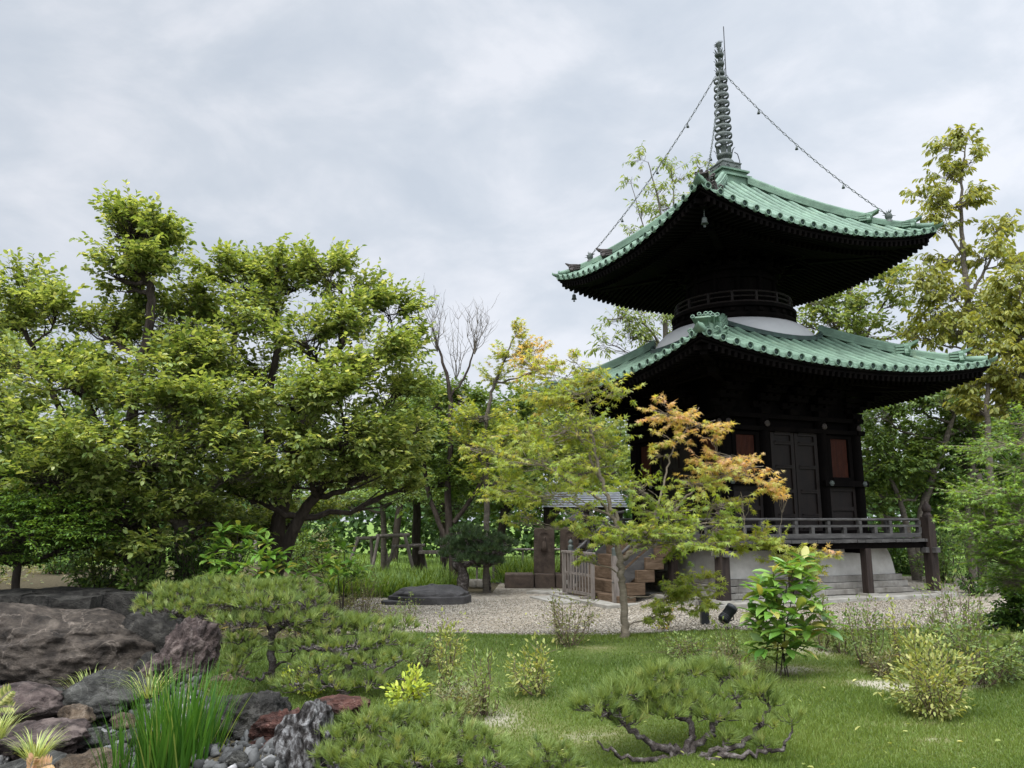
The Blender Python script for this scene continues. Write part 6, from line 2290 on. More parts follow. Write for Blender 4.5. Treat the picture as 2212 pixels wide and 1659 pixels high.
# foreground pine on the lawn with open, twisted branches
Yp = 6.5
fp = at(1482, 1668, Yp)
pine('open garden pine with bare twisted branches in the middle of the foreground lawn', (fp[0], fp[1], float(gz(fp[0], fp[1]))),
     [[(fp[0], fp[1], float(gz(fp[0], fp[1])) - .05, .05)] + tp([(1476, 1640, .048, 0), (1462, 1622, .036, 0), (1420, 1612, .028, -.05), (1380, 1590, .022, -.1), (1345, 1560, .017, -.1), (1300, 1540, .013, -.1), (1255, 1530, .007, -.1)], Yp),
      tp([(1470, 1635, .03, 0), (1495, 1590, .026, .1), (1488, 1560, .022, .15), (1455, 1540, .018, .2), (1450, 1500, .015, .25), (1420, 1460, .01, .3)], Yp),
      tp([(1478, 1640, .03, 0), (1530, 1590, .026, .05), (1545, 1560, .022, .1), (1575, 1545, .018, .1), (1600, 1520, .012, .1)], Yp),
      tp([(1480, 1645, .03, 0), (1540, 1625, .026, -.1), (1600, 1610, .021, -.1), (1640, 1570, .017, -.05), (1665, 1530, .011, 0)], Yp),
      tp([(1480, 1650, .024, 0), (1560, 1636, .022, -.15), (1640, 1628, .017, -.15), (1690, 1618, .014, -.15), (1712, 1580, .009, -.1)], Yp),
      tp([(1465, 1635, .022, 0), (1400, 1640, .018, -.15), (1335, 1632, .014, -.2), (1290, 1600, .009, -.2)], Yp),
      tp([(1450, 1540, .014, .2), (1390, 1520, .012, .2), (1345, 1495, .008, .25)], Yp),
      tp([(1488, 1560, .014, .15), (1540, 1500, .011, .3), (1560, 1465, .008, .35), (1530, 1445, .006, .4)], Yp)],
     pads([(1280, 1520, 50, 18, -.1), (1335, 1500, 48, 20, 0), (1320, 1535, 45, 16, -.15), (1370, 1478, 50, 20, .2), (1425, 1455, 48, 18, .3), (1400, 1500, 50, 18, .1), (1450, 1490, 45, 18, .2), (1430, 1535, 55, 18, 0), (1490, 1520, 45, 18, .15),
           (1535, 1440, 40, 10, .4), (1500, 1450, 40, 14, .35), (1590, 1500, 42, 18, .1), (1640, 1490, 38, 20, 0), (1660, 1515, 30, 18, 0), (1540, 1545, 45, 14, .05), (1710, 1552, 26, 18, -.1), (1640, 1560, 28, 10, -.1), (1360, 1560, 40, 14, -.1), (1585, 1460, 40, 12, .3), (1650, 1605, 20, 8, -.15), (1560, 1590, 25, 8, -.05)], Yp),
     600, L=.115, W=.0055, per=28, seed=41, r_limb=.014, spread=.5, under=.1)
# dense foreground pine
Yq = 6.0
fq = (at(900, 1690, Yq)[0], Yq, float(gz(at(900, 1690, Yq)[0], Yq)))
pine('dense low pine filling the bottom edge right of the weathered stump', fq,
     [[(*fq[:2], fq[2] - .05, .05)] + tp([(890, 1650, .04, 0), (840, 1620, .03, 0), (760, 1600, .02, 0)], Yq), tp([(895, 1660, .035, 0), (960, 1620, .026, .1), (1040, 1590, .016, .2)], Yq), tp([(890, 1650, .03, 0), (880, 1600, .024, .3), (900, 1550, .014, .5)], Yq)],
     pads([(740, 1590, 50, 24, 0), (800, 1560, 60, 24, .2), (770, 1625, 70, 22, -.15), (860, 1550, 55, 22, .35), (850, 1600, 65, 24, 0), (920, 1560, 50, 20, .4), (930, 1610, 60, 24, 0), (980, 1585, 60, 20, .2), (1040, 1600, 50, 20, .15), (1000, 1635, 60, 20, -.1), (900, 1640, 70, 22, -.3), (820, 1655, 70, 20, -.35), (720, 1640, 40, 26, -.2), (1075, 1630, 35, 18, 0), (960, 1540, 40, 14, .6), (1060, 1655, 50, 16, -.3)], Yq),
     640, L=.095, W=.006, per=28, seed=42, spread=.5)
Yr = 5.9
fr_ = (at(1180, 1680, Yr)[0], Yr, float(gz(at(1180, 1680, Yr)[0], Yr)))
pine('small pine tip at the bottom edge between the two foreground pines', fr_, [[(*fr_[:2], fr_[2] - .05, .02), (*at(1178, 1640, Yr), .014), (*at(1185, 1615, Yr), .008)]],
     pads([(1170, 1612, 24, 14, 0), (1200, 1620, 34, 14, .1), (1160, 1640, 34, 14, -.1), (1215, 1645, 36, 14, 0), (1240, 1655, 24, 10, 0), (1140, 1660, 30, 10, -.1)], Yr), 110, L=.08, W=.004, per=34, seed=43)
# umbrella pine with a dark upright trunk
Yu = 9.2
fu = on_ground(588, 1486)
Yu = fu[1]
pine('umbrella shaped pine with a dark upright trunk left of the lawn', fu,
     [[(fu[0], fu[1], fu[2] - .05, .045)] + tp([(588, 1440, .042, 0), (586, 1385, .04, 0), (580, 1345, .03, 0), (560, 1315, .018, 0)], Yu), tp([(586, 1380, .03, 0), (530, 1370, .022, -.2), (490, 1360, .014, -.3)], Yu), tp([(586, 1370, .03, 0), (630, 1335, .022, .1), (660, 1310, .012, .2)], Yu),
      tp([(588, 1450, .02, 0), (550, 1470, .014, -.2), (500, 1455, .008, -.3)], Yu), tp([(588, 1445, .018, 0), (630, 1420, .01, .1)], Yu)],
     pads([(560, 1275, 70, 22, .3), (620, 1270, 60, 20, .5), (500, 1300, 60, 24, 0), (580, 1305, 70, 24, -.2), (660, 1300, 60, 24, .2), (690, 1330, 40, 24, .1), (500, 1338, 40, 20, -.2), (540, 1345, 60, 22, -.35), (620, 1340, 60, 24, -.2), (660, 1360, 45, 20, 0), (525, 1380, 42, 18, -.3), (545, 1395, 26, 12, -.35), (505, 1412, 32, 16, -.3), (520, 1430, 36, 16, -.3), (655, 1395, 34, 14, .1), (505, 1452, 30, 13, -.3), (680, 1290, 30, 22, .3)], Yu),
     560, L=.115, W=.0085, per=24, seed=44, spread=.5)
Yv = 11.0
fv = (at(400, 1360, Yv)[0], Yv, float(gz(at(400, 1360, Yv)[0], Yv)))
pine('low spreading pine with twisted grey branches behind the pointed rock', fv,
     [[(*fv[:2], fv[2] - .1, .06)] + tp([(420, 1350, .045, 0), (440, 1320, .035, 0), (430, 1300, .02, 0)], Yv), tp([(420, 1345, .03, 0), (380, 1325, .022, -.2), (340, 1315, .012, -.2)], Yv)],
     pads([(350, 1300, 50, 22, 0), (400, 1285, 60, 24, .2), (460, 1270, 60, 24, .4), (330, 1320, 40, 16, -.2), (390, 1315, 55, 18, -.3), (440, 1300, 50, 20, 0), (500, 1262, 50, 20, .5), (360, 1275, 40, 16, .5), (430, 1330, 45, 16, -.2)], Yv),
     400, L=.12, W=.0095, per=24, seed=45, spread=.5)
Yw = 8.6
fw = on_ground(745, 1500)
Yw = fw[1]
pine('broad low pine with pale twisted branches right of the umbrella pine', fw,
     [[(fw[0], fw[1], fw[2] - .05, .055)] + tp([(750, 1440, .045, 0), (735, 1415, .04, 0), (700, 1400, .028, .1), (650, 1400, .016, 0)], Yw), tp([(745, 1430, .032, 0), (790, 1400, .026, .2), (830, 1380, .016, .3)], Yw), tp([(740, 1470, .03, 0), (690, 1475, .024, -.2), (640, 1480, .014, -.3)], Yw), tp([(752, 1480, .03, 0), (800, 1470, .02, -.1), (850, 1440, .012, 0)], Yw), tp([(740, 1420, .03, 0), (725, 1380, .02, .3), (740, 1350, .012, .5)], Yw)],
     pads([(690, 1390, 50, 22, .1), (730, 1350, 60, 18, .5), (790, 1355, 60, 18, .6), (830, 1385, 55, 20, .3), (760, 1390, 60, 20, .2), (650, 1435, 38, 20, 0), (690, 1440, 50, 20, -.2), (860, 1420, 40, 20, .1), (800, 1430, 55, 18, 0), (650, 1480, 45, 20, -.3), (720, 1480, 50, 16, -.3), (790, 1475, 50, 16, -.2), (620, 1470, 30, 18, -.1), (860, 1350, 40, 16, .7), (850, 1465, 35, 16, 0), (700, 1365, 50, 18, .5), (770, 1345, 50, 18, .7), (620, 1400, 36, 18, .2), (880, 1390, 36, 16, .4), (740, 1425, 50, 18, .1)], Yw),
     640, L=.11, W=.0078, per=24, seed=46, spread=.5)
Yx = 20.2
fx = (*at(1000, 1262, Yx)[:2], -.1)
pine('dark spreading pine leaning over the dark stone block at the court edge', fx,
     [[(*fx[:2], -.15, .16)] + tp([(1000, 1238, .15, 0), (985, 1215, .11, 0), (1000, 1190, .07, 0), (1040, 1175, .03, 0)], Yx), tp([(992, 1225, .08, 0), (1050, 1205, .04, -.2)], Yx)],
     pads([(990, 1200, 40, 22, 0), (1040, 1165, 45, 20, 0), (1010, 1180, 40, 22, .2), (1060, 1190, 45, 18, -.2), (1030, 1210, 45, 14, -.3), (970, 1180, 30, 20, .2), (1085, 1175, 30, 16, 0), (1010, 1150, 34, 16, .3), (1060, 1215, 30, 12, -.3)], Yx),
     700, L=.17, W=.014, per=22, lm='darkpine', seed=47, r_limb=.03)
fy = (*at(1056, 1272, 21)[:2], -.12)
pine('tiny pine with a thin crooked stem right of the dark stone block', fy, [[(*fy[:2], -.15, .05)] + tp([(1056, 1250, .045, 0), (1052, 1232, .04, 0), (1045, 1222, .02, 0)], 21)],
     pads([(1040, 1222, 22, 10, 0), (1062, 1218, 22, 10, 0), (1052, 1208, 18, 8, .1)], 21), 80, L=.14, W=.013, per=22, lm='darkpine', seed=48)
fz = on_ground(2205, 1440)
pine('low pine shoots at the right edge below the dark bush', fz, [[(fz[0], fz[1], fz[2] - .05, .03), (*at(2195, 1410, fz[1]), .02), (*at(2185, 1390, fz[1]), .01)]],
     pads([(2190, 1385, 30, 16, 0), (2160, 1400, 24, 14, 0), (2200, 1420, 30, 18, -.1), (2215, 1395, 24, 20, .1)], fz[1]), 90, L=.11, W=.006, per=26, seed=49)


# ---------------------------------------------------------------- shrubs
def shrub(label, u, v, h, w, nst, nl, lm, shape='rhomb', L=.045, W=.028, seed=1, stem='twig', r=.007, name='shrub', lo=.3, cat='shrub', up=.2, spreadz=.10, top=None):
    """a shrub rooted at the pixel (u, v), h by w photograph pixels"""
    global RNG
    RNG = np.random.default_rng(seed)
    c = np.array(on_ground(u, v))
    s = c[1] / 1661
    H, Wd = h * s, w * s / 2
    root = empty(name, tuple(c))
    tag(root, label, cat)
    tb = Tubes()
    P, O = [], []
    for i in range(nst):
        a = RNG.uniform(0, 2 * math.pi)
        q = math.sqrt(RNG.uniform(.02, 1))
        hh = H * RNG.uniform(.55, 1.0) * (1 - .3 * q * q)
        tipp = np.array([math.cos(a) * q * Wd, math.sin(a) * q * Wd, hh])
        b0 = np.array([math.cos(a + .6) * .22 * q * Wd, math.sin(a + .6) * .22 * q * Wd, -.03])
        mid = b0 * .5 + tipp * .5 + np.array([tipp[0] * .16, tipp[1] * .16, -.02 * H]) + RNG.normal(0, .06 * Wd, 3)
        Q = smooth_path([b0, mid, tipp], 6, .008)
        tb.add(Q, np.linspace(r, r * .35, len(Q)), 5)
        k = max(4, nl // nst)
        sp = []
        for _ in range(5):
            j = RNG.integers(int(len(Q) * lo), len(Q))
            e_ = Q[j] + np.array([RNG.normal(0, .28 * Wd), RNG.normal(0, .28 * Wd), RNG.uniform(.2, 1) * spreadz * H * 1.5])
            Ps, rs = limb(Q[j], e_, r * .45, .0015, 4, 0, .04)
            tb.add(Ps, rs, 3)
            sp.append(Ps)
        pts_ = np.concatenate([Q[int(len(Q) * lo):]] + sp)
        idx = RNG.integers(0, len(pts_), k)
        p = pts_[idx] + RNG.normal(0, .018 + .05 * Wd, (k, 3)) * np.array([1, 1, .8])
        P.append(p)
        O.append(unit(p - np.array([0, 0, H * .35])))
    P, O = np.concatenate(P), np.concatenate(O)
    m = len(P)
    D = O + RNG.normal(0, .5, (m, 3)) + np.array([0, 0, up])
    N = np.array([0, -.2, 1.]) + RNG.normal(0, .5, (m, 3))
    sc = RNG.uniform(.6, 1.2, m)
    var = np.clip(RNG.normal(.45, .25, m), 0, 1)
    if top is not None:
        var = np.clip(var + top * (P[:, 2] / H - .55), 0, 1)
    V, F, A = leaves(P, D, N, L * sc, W * sc, shape, var)
    tb.build('stems', MT[stem], root, (0, 0, 0))
    np_mesh('foliage', V, F, LM[lm], A, root)
    return root


def bigleaf(label, u, v, heads, Y=None, L=.20, W=.5, lm='aucuba', seed=1, stem='bark', n=9, name='broadleaf_shrub', r=.012):
    """stems ending in whorls of large leaves"""
    global RNG
    RNG = np.random.default_rng(seed)
    c = np.array(on_ground(u, v)) if Y is None else np.array((*at(u, v, Y)[:2], float(gz(at(u, v, Y)[0], Y))))
    root = empty(name, tuple(c))
    tag(root, label, 'shrub')
    tb = Tubes()
    parts = []
    H3 = [np.array(at(hu, hv, c[1] + dy)) - c for hu, hv, dy in heads]
    order = sorted(range(len(H3)), key=lambda q: -H3[q][2])
    mains = []
    for q in order[:1] + order[3:9:3] + order[len(order) // 2:len(order) // 2 + 1]:
        h = H3[q]
        b0 = np.array([RNG.normal(0, .09), RNG.normal(0, .06), -.03])
        Q = smooth_path([b0, b0 * .6 + np.array([h[0] * .25, h[1] * .25, h[2] * .5]) + RNG.normal(0, .02, 3), h], 6)
        mains.append((q, Q))
        tb.add(Q, np.linspace(r, r * .5, len(Q)), 6)
    for q, h in enumerate(H3):
        if q not in [k_ for k_, _ in mains]:
            pts_ = np.concatenate([Q[4:] for _, Q in mains])
            dd_ = np.linalg.norm(pts_ - h, axis=1) + np.where(pts_[:, 2] > h[2] - .08, 1.0, 0)
            f0 = pts_[int(np.argmin(dd_))]
            Q, rq = limb(f0, h, r * .6, r * .35, 6, .25, .03)
            tb.add(Q, rq, 5)
        m = n + RNG.integers(-1, 4)
        a = np.arange(m) * 2.399 + RNG.uniform(0, 6)
        el = RNG.uniform(-.5, .75, m)
        D = np.stack([np.cos(a) * np.cos(el), np.sin(a) * np.cos(el), np.sin(el)], 1)
        P = h + np.stack([np.zeros(m), np.zeros(m), -.10 * RNG.uniform(0, 1, m)], 1) + D * .015
        N = np.array([0, 0, 1.]) + RNG.normal(0, .25, (m, 3)) + D * .3
        var = np.clip(RNG.normal(.42, .2, m), 0, .8)
        var = np.where(RNG.uniform(0, 1, m) < .09, .97, var)
        parts.append(leaves(P, D, N, L * RNG.uniform(.6, 1.1, m), L * W * 2 * RNG.uniform(.8, 1.1, m), 'big', var))
    V, F, A = merge(parts)
    tb.build('stems', MT[stem], root, (0, 0, 0))
    np_mesh('foliage', V, F, LM[lm], A, root)


bigleaf('glossy big leaved shrub with yellow blotched leaves in front of the white plinth', 1690, 1462,
        [(1700, 1215, .1), (1670, 1235, 0), (1735, 1235, .1), (1640, 1270, -.1), (1700, 1265, -.15), (1750, 1280, 0), (1632, 1310, .05), (1665, 1310, -.2), (1720, 1315, -.2), (1765, 1320, .05), (1640, 1345, -.1), (1690, 1350, -.25), (1745, 1355, -.1), (1700, 1385, -.15), (1660, 1375, 0), (1720, 1395, 0), (1780, 1340, .15), (1735, 1200, .2), (1640, 1330, 0), (1650, 1385, -.1), (1680, 1300, .3), (1740, 1380, .2), (1650, 1400, .1), (1700, 1340, .3), (1760, 1300, -.2), (1660, 1285, -.1), (1655, 1255, .2), (1715, 1225, -.1)], L=.28, seed=61, n=12, r=.009)
bigleaf('dark big leaved shrub below the trunk of the broad left tree', 520, 1262, [(480, 1140, .2), (530, 1150, 0), (575, 1165, 0), (500, 1180, -.1), (560, 1195, -.2), (480, 1210, -.2), (530, 1215, -.3), (590, 1220, 0), (500, 1240, -.2), (610, 1190, .2), (560, 1240, -.2), (465, 1180, .2), (600, 1245, 0), (455, 1235, 0), (515, 1135, .1), (555, 1150, .1), (475, 1165, .2), (540, 1180, -.1), (585, 1195, -.1), (510, 1225, -.3), (575, 1225, -.2), (450, 1205, .1), (620, 1215, .1)], Y=13.6, L=.25, seed=62, n=14, lm='aucuba')
bigleaf('big leaved shrub with upright stems between the broad left tree and the lily bed', 730, 1275, [(720, 1140, .2), (690, 1170, 0), (745, 1180, 0), (710, 1200, -.2), (760, 1210, 0), (690, 1225, -.2), (735, 1235, -.2), (660, 1210, 0), (770, 1240, .1), (640, 1240, .1), (700, 1255, -.2), (730, 1160, .1), (705, 1185, .1), (670, 1235, 0), (750, 1225, 0), (720, 1215, -.2), (655, 1255, .1), (780, 1225, .1)], Y=14.5, L=.23, seed=63, n=12)
SH = [
    ('dark twiggy bush at the near left corner of the gravel', 785, 1338, 115, 80, 16, 620, 'olive', 'rhomb', .045, .026),
    ('small upright leafy shrub standing at the left lawn edge by the gravel', 882, 1352, 75, 40, 7, 260, 'bush', 'rhomb', .04, .024),
    ('golden green shrub with a stiff leafy spire, tallest on the left lawn', 962, 1482, 160, 75, 9, 560, 'gold', 'rhomb', .05, .03),
    ('thin pale bamboo like shrub in the worn middle of the lawn', 1050, 1545, 150, 80, 12, 420, 'pale', 'lance', .055, .05),
    ('yellow leaved shrub right of the thin bamboo like shrub', 1165, 1500, 122, 125, 12, 560, 'gold', 'oval', .05, .03),
    ('thin brown stemmed shrub with pale leaves in front of the picket gate', 1228, 1395, 115, 105, 20, 620, 'olive', 'oval', .05, .03),
    ('lime yellow leafy shrub behind the dense foreground pine', 880, 1540, 85, 75, 8, 560, 'lime', 'oval', .06, .036),
    ('green shrub with long side twigs right of the lime yellow shrub', 945, 1535, 75, 130, 9, 330, 'bush', 'oval', .05, .03),
    ('low yellow green ground shrub along the lawn edge right of the maple trunk', 1480, 1425, 55, 150, 22, 1000, 'bush', 'oval', .045, .028),
    ('low leafy shrub under the black spotlight', 1575, 1412, 60, 60, 9, 300, 'bush', 'oval', .045, .026),
    ('slender shrub with narrow grey green leaves right of the big leaved shrub', 1775, 1405, 150, 60, 8, 330, 'olive', 'rhomb', .06, .03),
    ('red brown stemmed shrub with pink tips right of the slender shrub', 1868, 1438, 150, 100, 18, 680, 'bush', 'oval', .05, .032),
    ('thin stemmed shrub with pale yellow leaves at its top, before the gravel', 1950, 1402, 130, 70, 11, 380, 'gold', 'oval', .048, .03),
    ('tall loose shrub with many thin dark stems near the right deck corner', 2065, 1395, 180, 130, 22, 900, 'bush', 'oval', .05, .03),
    ('dense golden leaved shrub on the right of the foreground lawn', 2020, 1550, 165, 155, 24, 1900, 'gold', 'oval', .055, .032),
    ('wide green shrub behind the dense golden shrub', 2110, 1480, 140, 170, 24, 1700, 'bush', 'oval', .05, .03),
    ('airy green shrub filling the lawn between umbrella pine and golden spire shrub', 905, 1440, 85, 120, 14, 620, 'bush', 'oval', .045, .026),
    ('spreading light green shrub at the lawn edge behind the broad low pine', 830, 1392, 80, 130, 16, 700, 'bush', 'rhomb', .042, .024),
    ('small loose shrub between the lime yellow shrub and the thin bamboo like shrub', 1000, 1560, 70, 90, 10, 340, 'olive', 'oval', .045, .026),
    ('low yellowish bush beside the dark twiggy bush', 735, 1335, 65, 70, 10, 360, 'gold', 'rhomb', .04, .024),
    ('small thin shrub between slender shrub and red brown stemmed shrub', 1822, 1412, 90, 60, 9, 300, 'bush', 'oval', .048, .03),
    ('loose green shrub overlapping the gravel right of the thin stemmed shrub', 2005, 1412, 120, 90, 14, 620, 'bush', 'oval', .05, .032),
    ('low shrub in front of the red brown stemmed shrub on the lawn', 1905, 1462, 70, 90, 12, 420, 'olive', 'oval', .045, .028),
    ('low green bush at the right lawn edge by the wide shrub', 2175, 1470, 60, 80, 12, 420, 'bush', 'oval', .045, .028),
    ('leafy sprig at the foot of the broad low pine', 665, 1500, 60, 90, 10, 300, 'lime', 'oval', .05, .034),
    ('thin lawn shrub behind the open foreground pine', 1590, 1465, 80, 120, 14, 420, 'olive', 'oval', .045, .028),
    ('thin upright shrub between the gravel and the maple trunk', 1435, 1365, 70, 50, 8, 160, 'maple', 'oval', .05, .04),
    ('small reddish plant on the far side of the lawn near the gravel', 830, 1350, 45, 90, 10, 260, 'olive', 'oval', .04, .024),
]
for i, a in enumerate(SH):
    shrub(*a, seed=300 + i)
# understorey below the large trees
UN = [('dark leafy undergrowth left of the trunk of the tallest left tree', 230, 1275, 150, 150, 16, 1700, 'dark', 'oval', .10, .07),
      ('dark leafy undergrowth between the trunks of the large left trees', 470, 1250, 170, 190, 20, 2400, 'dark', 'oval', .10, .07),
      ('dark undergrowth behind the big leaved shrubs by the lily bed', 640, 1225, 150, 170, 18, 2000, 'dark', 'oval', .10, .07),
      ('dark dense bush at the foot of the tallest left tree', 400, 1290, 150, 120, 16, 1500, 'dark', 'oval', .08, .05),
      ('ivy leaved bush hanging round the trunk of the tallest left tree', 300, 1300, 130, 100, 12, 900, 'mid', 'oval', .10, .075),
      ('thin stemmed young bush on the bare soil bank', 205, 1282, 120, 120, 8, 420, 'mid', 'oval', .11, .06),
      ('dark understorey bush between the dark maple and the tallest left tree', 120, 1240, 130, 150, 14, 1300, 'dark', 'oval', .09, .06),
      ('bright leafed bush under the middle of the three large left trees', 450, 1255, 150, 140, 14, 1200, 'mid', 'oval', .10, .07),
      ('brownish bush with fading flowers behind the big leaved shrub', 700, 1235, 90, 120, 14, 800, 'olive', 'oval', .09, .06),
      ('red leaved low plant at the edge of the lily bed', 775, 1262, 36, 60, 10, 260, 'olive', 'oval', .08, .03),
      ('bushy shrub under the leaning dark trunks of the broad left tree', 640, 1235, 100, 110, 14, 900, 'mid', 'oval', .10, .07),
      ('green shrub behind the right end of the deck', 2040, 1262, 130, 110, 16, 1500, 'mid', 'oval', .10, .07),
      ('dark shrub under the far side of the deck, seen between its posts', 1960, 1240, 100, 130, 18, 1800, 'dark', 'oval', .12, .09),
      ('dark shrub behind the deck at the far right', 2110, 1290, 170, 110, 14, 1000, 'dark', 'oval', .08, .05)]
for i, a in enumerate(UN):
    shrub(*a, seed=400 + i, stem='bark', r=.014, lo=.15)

# ---------------------------------------------------------------- garden furniture
# picket gate in front of the stair
pg = empty('picket_gate', (0, 0, 0))
pg.matrix_world = pagoda.matrix_basis.copy()
ga_ = pagoda.matrix_basis @ Vector((XN - .14, .45, -.06))
pg.location = ga_
pg.rotation_euler = (0, 0, R(PYAW))
tag(pg, 'grey wooden picket gate closing the foot of the pagoda stair', 'gate')
b = MB()
for y in (-.74, .74):
    b.box((0, y, .53), (.075, .085, 1.0))
b.box((0, 0, 1.045), (.10, 1.62, .055))
b.box((0, 0, .12), (.06, 1.39, .07))
b.box((.0, 0, .55), (.035, 1.39, .06))
for y in (-.55, .55):
    b.box((0, y, .03), (.42, .12, .09))
b.build('frame', MT['wood_grey'], pg, bevel=.006)
for i in range(9):
    s = MB()
    s.box((-.032, -.6 + 1.2 * i / 8, .58), (.024, .042, .86))
    s.build('picket', MT['wood_grey'], pg)

# black square post lamp and black spotlight on the lawn edge
pl = on_ground(1523, 1352)
t = empty('bollard_lamp', pl)
tag(t, 'black square bollard lamp at the gravel edge left of the spotlight', 'lamp')
b = MB()
b.box((0, 0, .16), (.13, .13, .42))
b.build('post', MT['black'], t, bevel=.008)
b = MB()
b.box((0, 0, .385), (.145, .145, .03))
b.build('cap', MT['black'], t, bevel=.005)
sl = on_ground(1572, 1362)
t = empty('spotlight', sl)
tag(t, 'black cylindrical spotlight tilted up towards the pagoda', 'lamp')
b = MB()
b.tube([(0, 0, -.05), (0, 0, .14)], .014, 8)
b.lathe([(.06, -.02), (.06, .015), (.02, .02)], 14)
b.build('stake', MT['black'], t)
b = MB()
ax = Vector((.62, .35, .62)).normalized()
rq = ax.to_track_quat('Z', 'Y').to_matrix()
b.lathe([(.0, -.14), (.072, -.14), (.085, -.12), (.088, .10), (.092, .10), (.092, .17), (.08, .17), (.078, .12), (0, .12)], 22, (0, 0, .24), rot=rq)
for q in (-.11, -.08, -.05):
    b.lathe([(.086, q), (.095, q), (.095, q + .012), (.086, q + .012)], 22, (0, 0, .24), rot=rq, smooth=False)
b.build('lamp_head', MT['black'], t)
b = MB()
b.tube([(-.10, 0, .24), (-.10, 0, .17), (0, 0, .13), (.10, 0, .17), (.10, 0, .24)], .010, 6)
b.build('bracket', MT['black'], t)

# stone markers with arched niches, on a low stone base
Ym = 22.4
p0, p1 = at(1090, 1262, Ym), at(1240, 1262, Ym)
t = empty('stone_platform', ((p0[0] + p1[0]) / 2, Ym, -.12))
tag(t, 'long low block of brown stones carrying the two markers', 'stone platform')
w = p1[0] - p0[0]
for i, (a, c) in enumerate(((0, .42), (.425, .72), (.725, 1.0))):
    b = MB()
    b.box((-w / 2 + w * (a + c) / 2, 0, .19), (w * (c - a) - .012, .9, .38 + .03 * (i % 2)))
    b.build('block', MT['brown_stone'], t, bevel=.03)


def marker(u, wpx, vtop, label, lean=0):
    c = at(u, 1230, Ym)
    s = Ym / 1661
    W_, H_ = wpx * s, (1230 - vtop) * s
    z0 = .26
    t = empty('stone_marker', (c[0], Ym + .05, z0), lean)
    tag(t, label, 'stone marker')
    b = MB()
    b.prism([(-W_ / 2, 0), (W_ / 2, 0), (W_ / 2 * .97, H_ * .96), (W_ / 2 * .8, H_), (-W_ / 2 * .8, H_), (-W_ / 2 * .97, H_ * .96)], -.16, .16, lambda x, z, h: (x, h, z))
    b.build('slab', MT['brown_stone'], t, bevel=.02)
    b = MB()
    rows = [[], [], []]
    n = 16
    for i in range(n + 1):
        q = i / n
        if q < .25:
            x, z = -.30, .50 + .28 * q / .25
        elif q > .75:
            x, z = .30, .50 + .28 * (1 - q) / .25
        else:
            a = math.pi - math.pi * (q - .25) / .5
            x, z = .30 * math.cos(a), .78 + .15 * math.sin(a)
        for r_, (k, y) in enumerate(((1.0, -.164), (1.0, -.19), (.86, -.19))):
            rows[r_].append((x * W_ * k, y, (z if k == 1 else .5 + (z - .5) * .93) * H_))
    b.grid(rows, False)
    b.build('niche_arch', MT['brown_stone'], t)
    f = MB()
    f.lathe([(.001, 0), (.10, .0), (.085, .14), (.06, .24), (.035, .27), (.05, .30), (.058, .34), (.045, .385), (.001, .40)], 14, (0, -.168, H_ * .5))
    f.build('carved_figure', MT['brown_stone'], t)


marker(1176, 44, 1136, 'brown stone marker with arched niche, the wider one further from the stair')
marker(1231, 40, 1134, 'brown stone marker with arched niche, the one closer to the picket gate')
c = at(1258, 1205, 24.2)
t = empty('stone_lantern', (c[0], 24.2, 0))
tag(t, 'dark square stone lantern behind the marker closest to the gate', 'lantern')
b = MB()
b.box((0, 0, .2), (.7, .7, .4))
b.box((0, 0, .8), (.38, .38, .8))
b.build('pillar', MT['black_stone'], t, bevel=.02)
b = MB()
b.box((0, 0, 1.26), (.7, .7, .12))
for sx in (-1, 1):
    for sy in (-1, 1):
        b.box((sx * .22, sy * .22, 1.52), (.1, .1, .40))
b.build('light_chamber', MT['black_stone'], t, bevel=.015)
b = MB()
b.box((0, 0, 1.78), (.95, .95, .12), top=.8)
b.box((0, 0, 1.92), (.7, .7, .16), top=.4)
b.lathe([(.09, 2.0), (.11, 2.06), (.06, 2.14), (.001, 2.2)], 10)
b.build('lantern_roof', MT['black_stone'], t, bevel=.01)

# open shelter with a slatted roof further back
Ysh = 27.5
a0, a1 = at(1168, 1080, Ysh), at(1345, 1080, Ysh)
w = a1[0] - a0[0]
zr = a0[2]
t = empty('shelter', ((a0[0] + a1[0]) / 2, Ysh, 0))
tag(t, 'open wooden shelter with a pale slatted roof behind the maple and stone markers', 'shelter')
b = MB()
for i in range(7):
    y = -1.1 + .31 * i
    b.box((0, y, zr - .24 + .085 * i), (w, .26, .05))
b.build('slatted_roof', mat('pale_slats', [(.3, (.22, .23, .26)), (.7, (.34, .35, .38))], 3, .6, .05), t)
for x in (-w / 2 + .2, w / 2 - .2):
    for y in (-.8, .6):
        b = MB()
        b.box((x, y, (zr - .2) / 2), (.14, .14, zr - .2 + .1))
        b.build('post', MT['wood_post'], t)
b = MB()
for y in (-.95, .7):
    b.box((0, y, zr - .3 + (y + .95) * .26), (w - .1, .1, .12))
b.build('beam', MT['wood_post'], t)

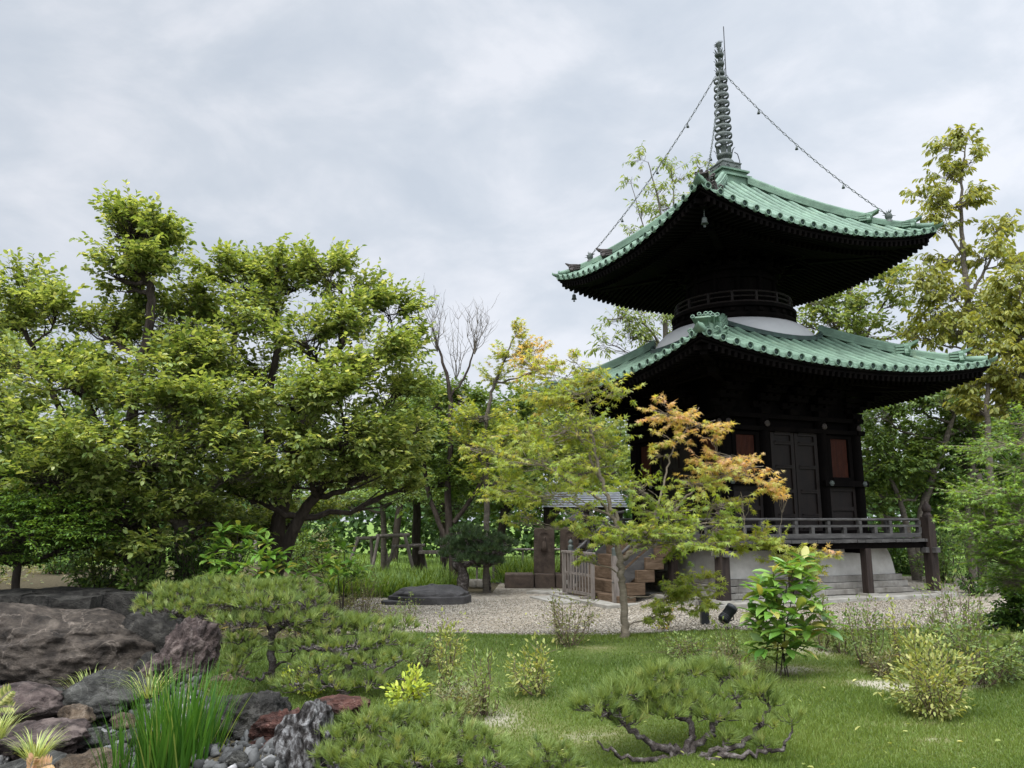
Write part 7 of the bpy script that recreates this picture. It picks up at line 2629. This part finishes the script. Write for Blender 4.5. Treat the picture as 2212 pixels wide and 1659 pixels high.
# dark polygonal stone block with a domed top
cq = at(930, 1297, 17.9)
t = empty('stone_block', (cq[0], 18.3, float(gz(cq[0], 18.3))))
tag(t, 'low dark many sided stone block with a domed top on the gravel', 'stone block')
b = MB()
n = 9
rng_ = random.Random(3)
outl = [(.98 * math.cos(2 * math.pi * i / n) * rng_.uniform(.88, 1.08), .75 * math.sin(2 * math.pi * i / n) * rng_.uniform(.9, 1.1)) for i in range(n)]
b.prism(outl, -.05, .20, lambda x, y, h: (x * (1 - .05 * h), y * (1 - .05 * h), h))
b.build('block', MT['black_stone'], t, bevel=.025)
b = MB()
rows = []
for q in range(13):
    k = .92 * math.cos(q / 12 * 1.52)
    z = .19 + .20 * math.sin(q / 12 * 1.57) ** .7
    row = []
    for a in range(46):
        u_ = a / 45 * len(outl)
        o0, o1 = outl[int(u_) % len(outl)], outl[(int(u_) + 1) % len(outl)]
        f_ = u_ - int(u_)
        x, y = (o0[0] * (1 - f_) + o1[0] * f_) * k, (o0[1] * (1 - f_) + o1[1] * f_) * k
        d_ = float(fbm(np.array([[x, y, z]]) + 4, 3.2, 4)[0]) * .05 * (1 if q else 0)
        row.append((x * (1 + d_), y * (1 + d_), z + d_))
    row[-1] = row[0]
    rows.append(row)
b.grid(rows, False)
b.build('domed_top', MT['black_stone'], t)
cq = at(862, 1290, 17.8)
b = MB()
b.prism([(-.32, -.22), (.3, -.26), (.42, .05), (.2, .25), (-.3, .2), (-.42, 0)], -.06, .09, lambda x, y, h: (x, y, h))
tag(b.build('flat_stone', MT['black_stone'], None, (cq[0], 17.9, float(gz(cq[0], 17.9)) + .02), bevel=.02), 'dark flat stone leaning against the left side of the stone block', 'stone')

# grey stone pots
for (u, lab) in ((1022, 'grey round stone pot, the one nearer the dark stone block'), (1038, 'grey round stone pot, the one nearer the tiny pine')):
    c = at(u, 1256, 22.2)
    b = MB()
    b.lathe([(.001, 0), (.12, 0), (.14, .03), (.145, .2), (.13, .22), (.115, .22), (.11, .12), (.001, .11)], 18)
    tag(b.build('stone_pot', MT['stone'], None, (c[0], 22.2, float(gz(c[0], 22.2)) + .03)), lab, 'pot')
c = at(1030, 1240, 22.5)
b = MB()
b.tube([(0, 0, -.1), (0, 0, .42)], .03, 8)
b.box((0, 0, .44), (.14, .14, .05))
tag(b.build('marker_post', MT['wood_grey'], None, (c[0], 22.6, 0)), 'thin grey post standing behind the two stone pots', 'post')

# plain log bench and bamboo rail
Yb = 25.2
a0, a1 = at(905, 1193, Yb), at(968, 1193, Yb)
t = empty('log_bench', ((a0[0] + a1[0]) / 2, Yb, 0))
tag(t, 'plain grey beam bench behind the lily bed', 'bench')
w = a1[0] - a0[0]
b = MB()
b.box((0, 0, a0[2]), (w, .3, .1))
b.build('seat', MT['wood_grey'], t, bevel=.01)
for x in (-w / 2 + .12, w / 2 - .12):
    b = MB()
    b.box((x, 0, a0[2] / 2 - .04), (.12, .22, a0[2] - .02))
    b.build('leg', MT['wood_post'], t)
a0, a1 = at(1060, 1187, Yb), at(1262, 1187, Yb)
t = empty('bamboo_fence', (a0[0], Yb, 0))
tag(t, 'low pale bamboo rail running behind the stone markers', 'fence')
b = MB()
b.tube([(0, 0, a0[2]), (a1[0] - a0[0], 0, a0[2])], .035, 8)
b.build('rail', MT['wood_grey'], t)
for i in range(4):
    b = MB()
    x = (a1[0] - a0[0]) * (i + .1) / 3.2
    b.tube([(x, .05, -.1), (x, .05, a0[2] + .03)], .04, 8)
    b.build('post', MT['wood_grey'], t)

# wooden tree props
def prop(u, Y, label, n, h, seed):
    rg = random.Random(seed)
    c = at(u, 1205, Y)
    t = empty('tree_prop', (c[0], Y, 0))
    tag(t, label, 'tree prop')
    b = MB()
    b.tube([(-.5, 0, h), (.55, .05, h + .04)], .06, 8)
    b.build('crossbar', MT['wood_grey'], t)
    for i in range(n):
        x = -.5 + 1.0 * i / max(1, n - 1)
        b = MB()
        b.tube([(x * 1.35 + rg.uniform(-.1, .1), -.35 + .5 * (i % 2), -.1), (x * .8, 0, h + .05)], .055, 8)
        b.build('post', MT['wood_grey'], t)


prop(800, 25.6, 'leaning wooden prop frame left of the flat topped dark maple', 3, 1.15, 1)
prop(845, 24.6, 'wooden prop frame holding the trunk of the flat topped dark maple', 2, 1.25, 2)
prop(880, 25.4, 'wooden prop frame right of the flat topped dark maple', 2, .9, 3)
prop(520, 24.5, 'wooden prop frame half hidden between the large left trees', 3, 1.2, 4)

# loose flat paving stones by the stair
for (u, v, w_, d_, lab) in ((1190, 1284, .85, .5, 'pale flat paving stone lying loose on the gravel left of the picket gate'),):
    c = on_ground(u, v)
    b = MB()
    b.prism([(-w_, -.25), (-.2, -d_), (w_ * .8, -.35), (w_, .2), (.3, d_), (-w_ * .7, d_ * .7)], -.02, .07, lambda x, y, h: (x * .75, y * .75, h))
    tag(b.build('paving_stone', MT['pale_stone'], None, (c[0], c[1], c[2] + .02), bevel=.015), lab, 'paving stone')
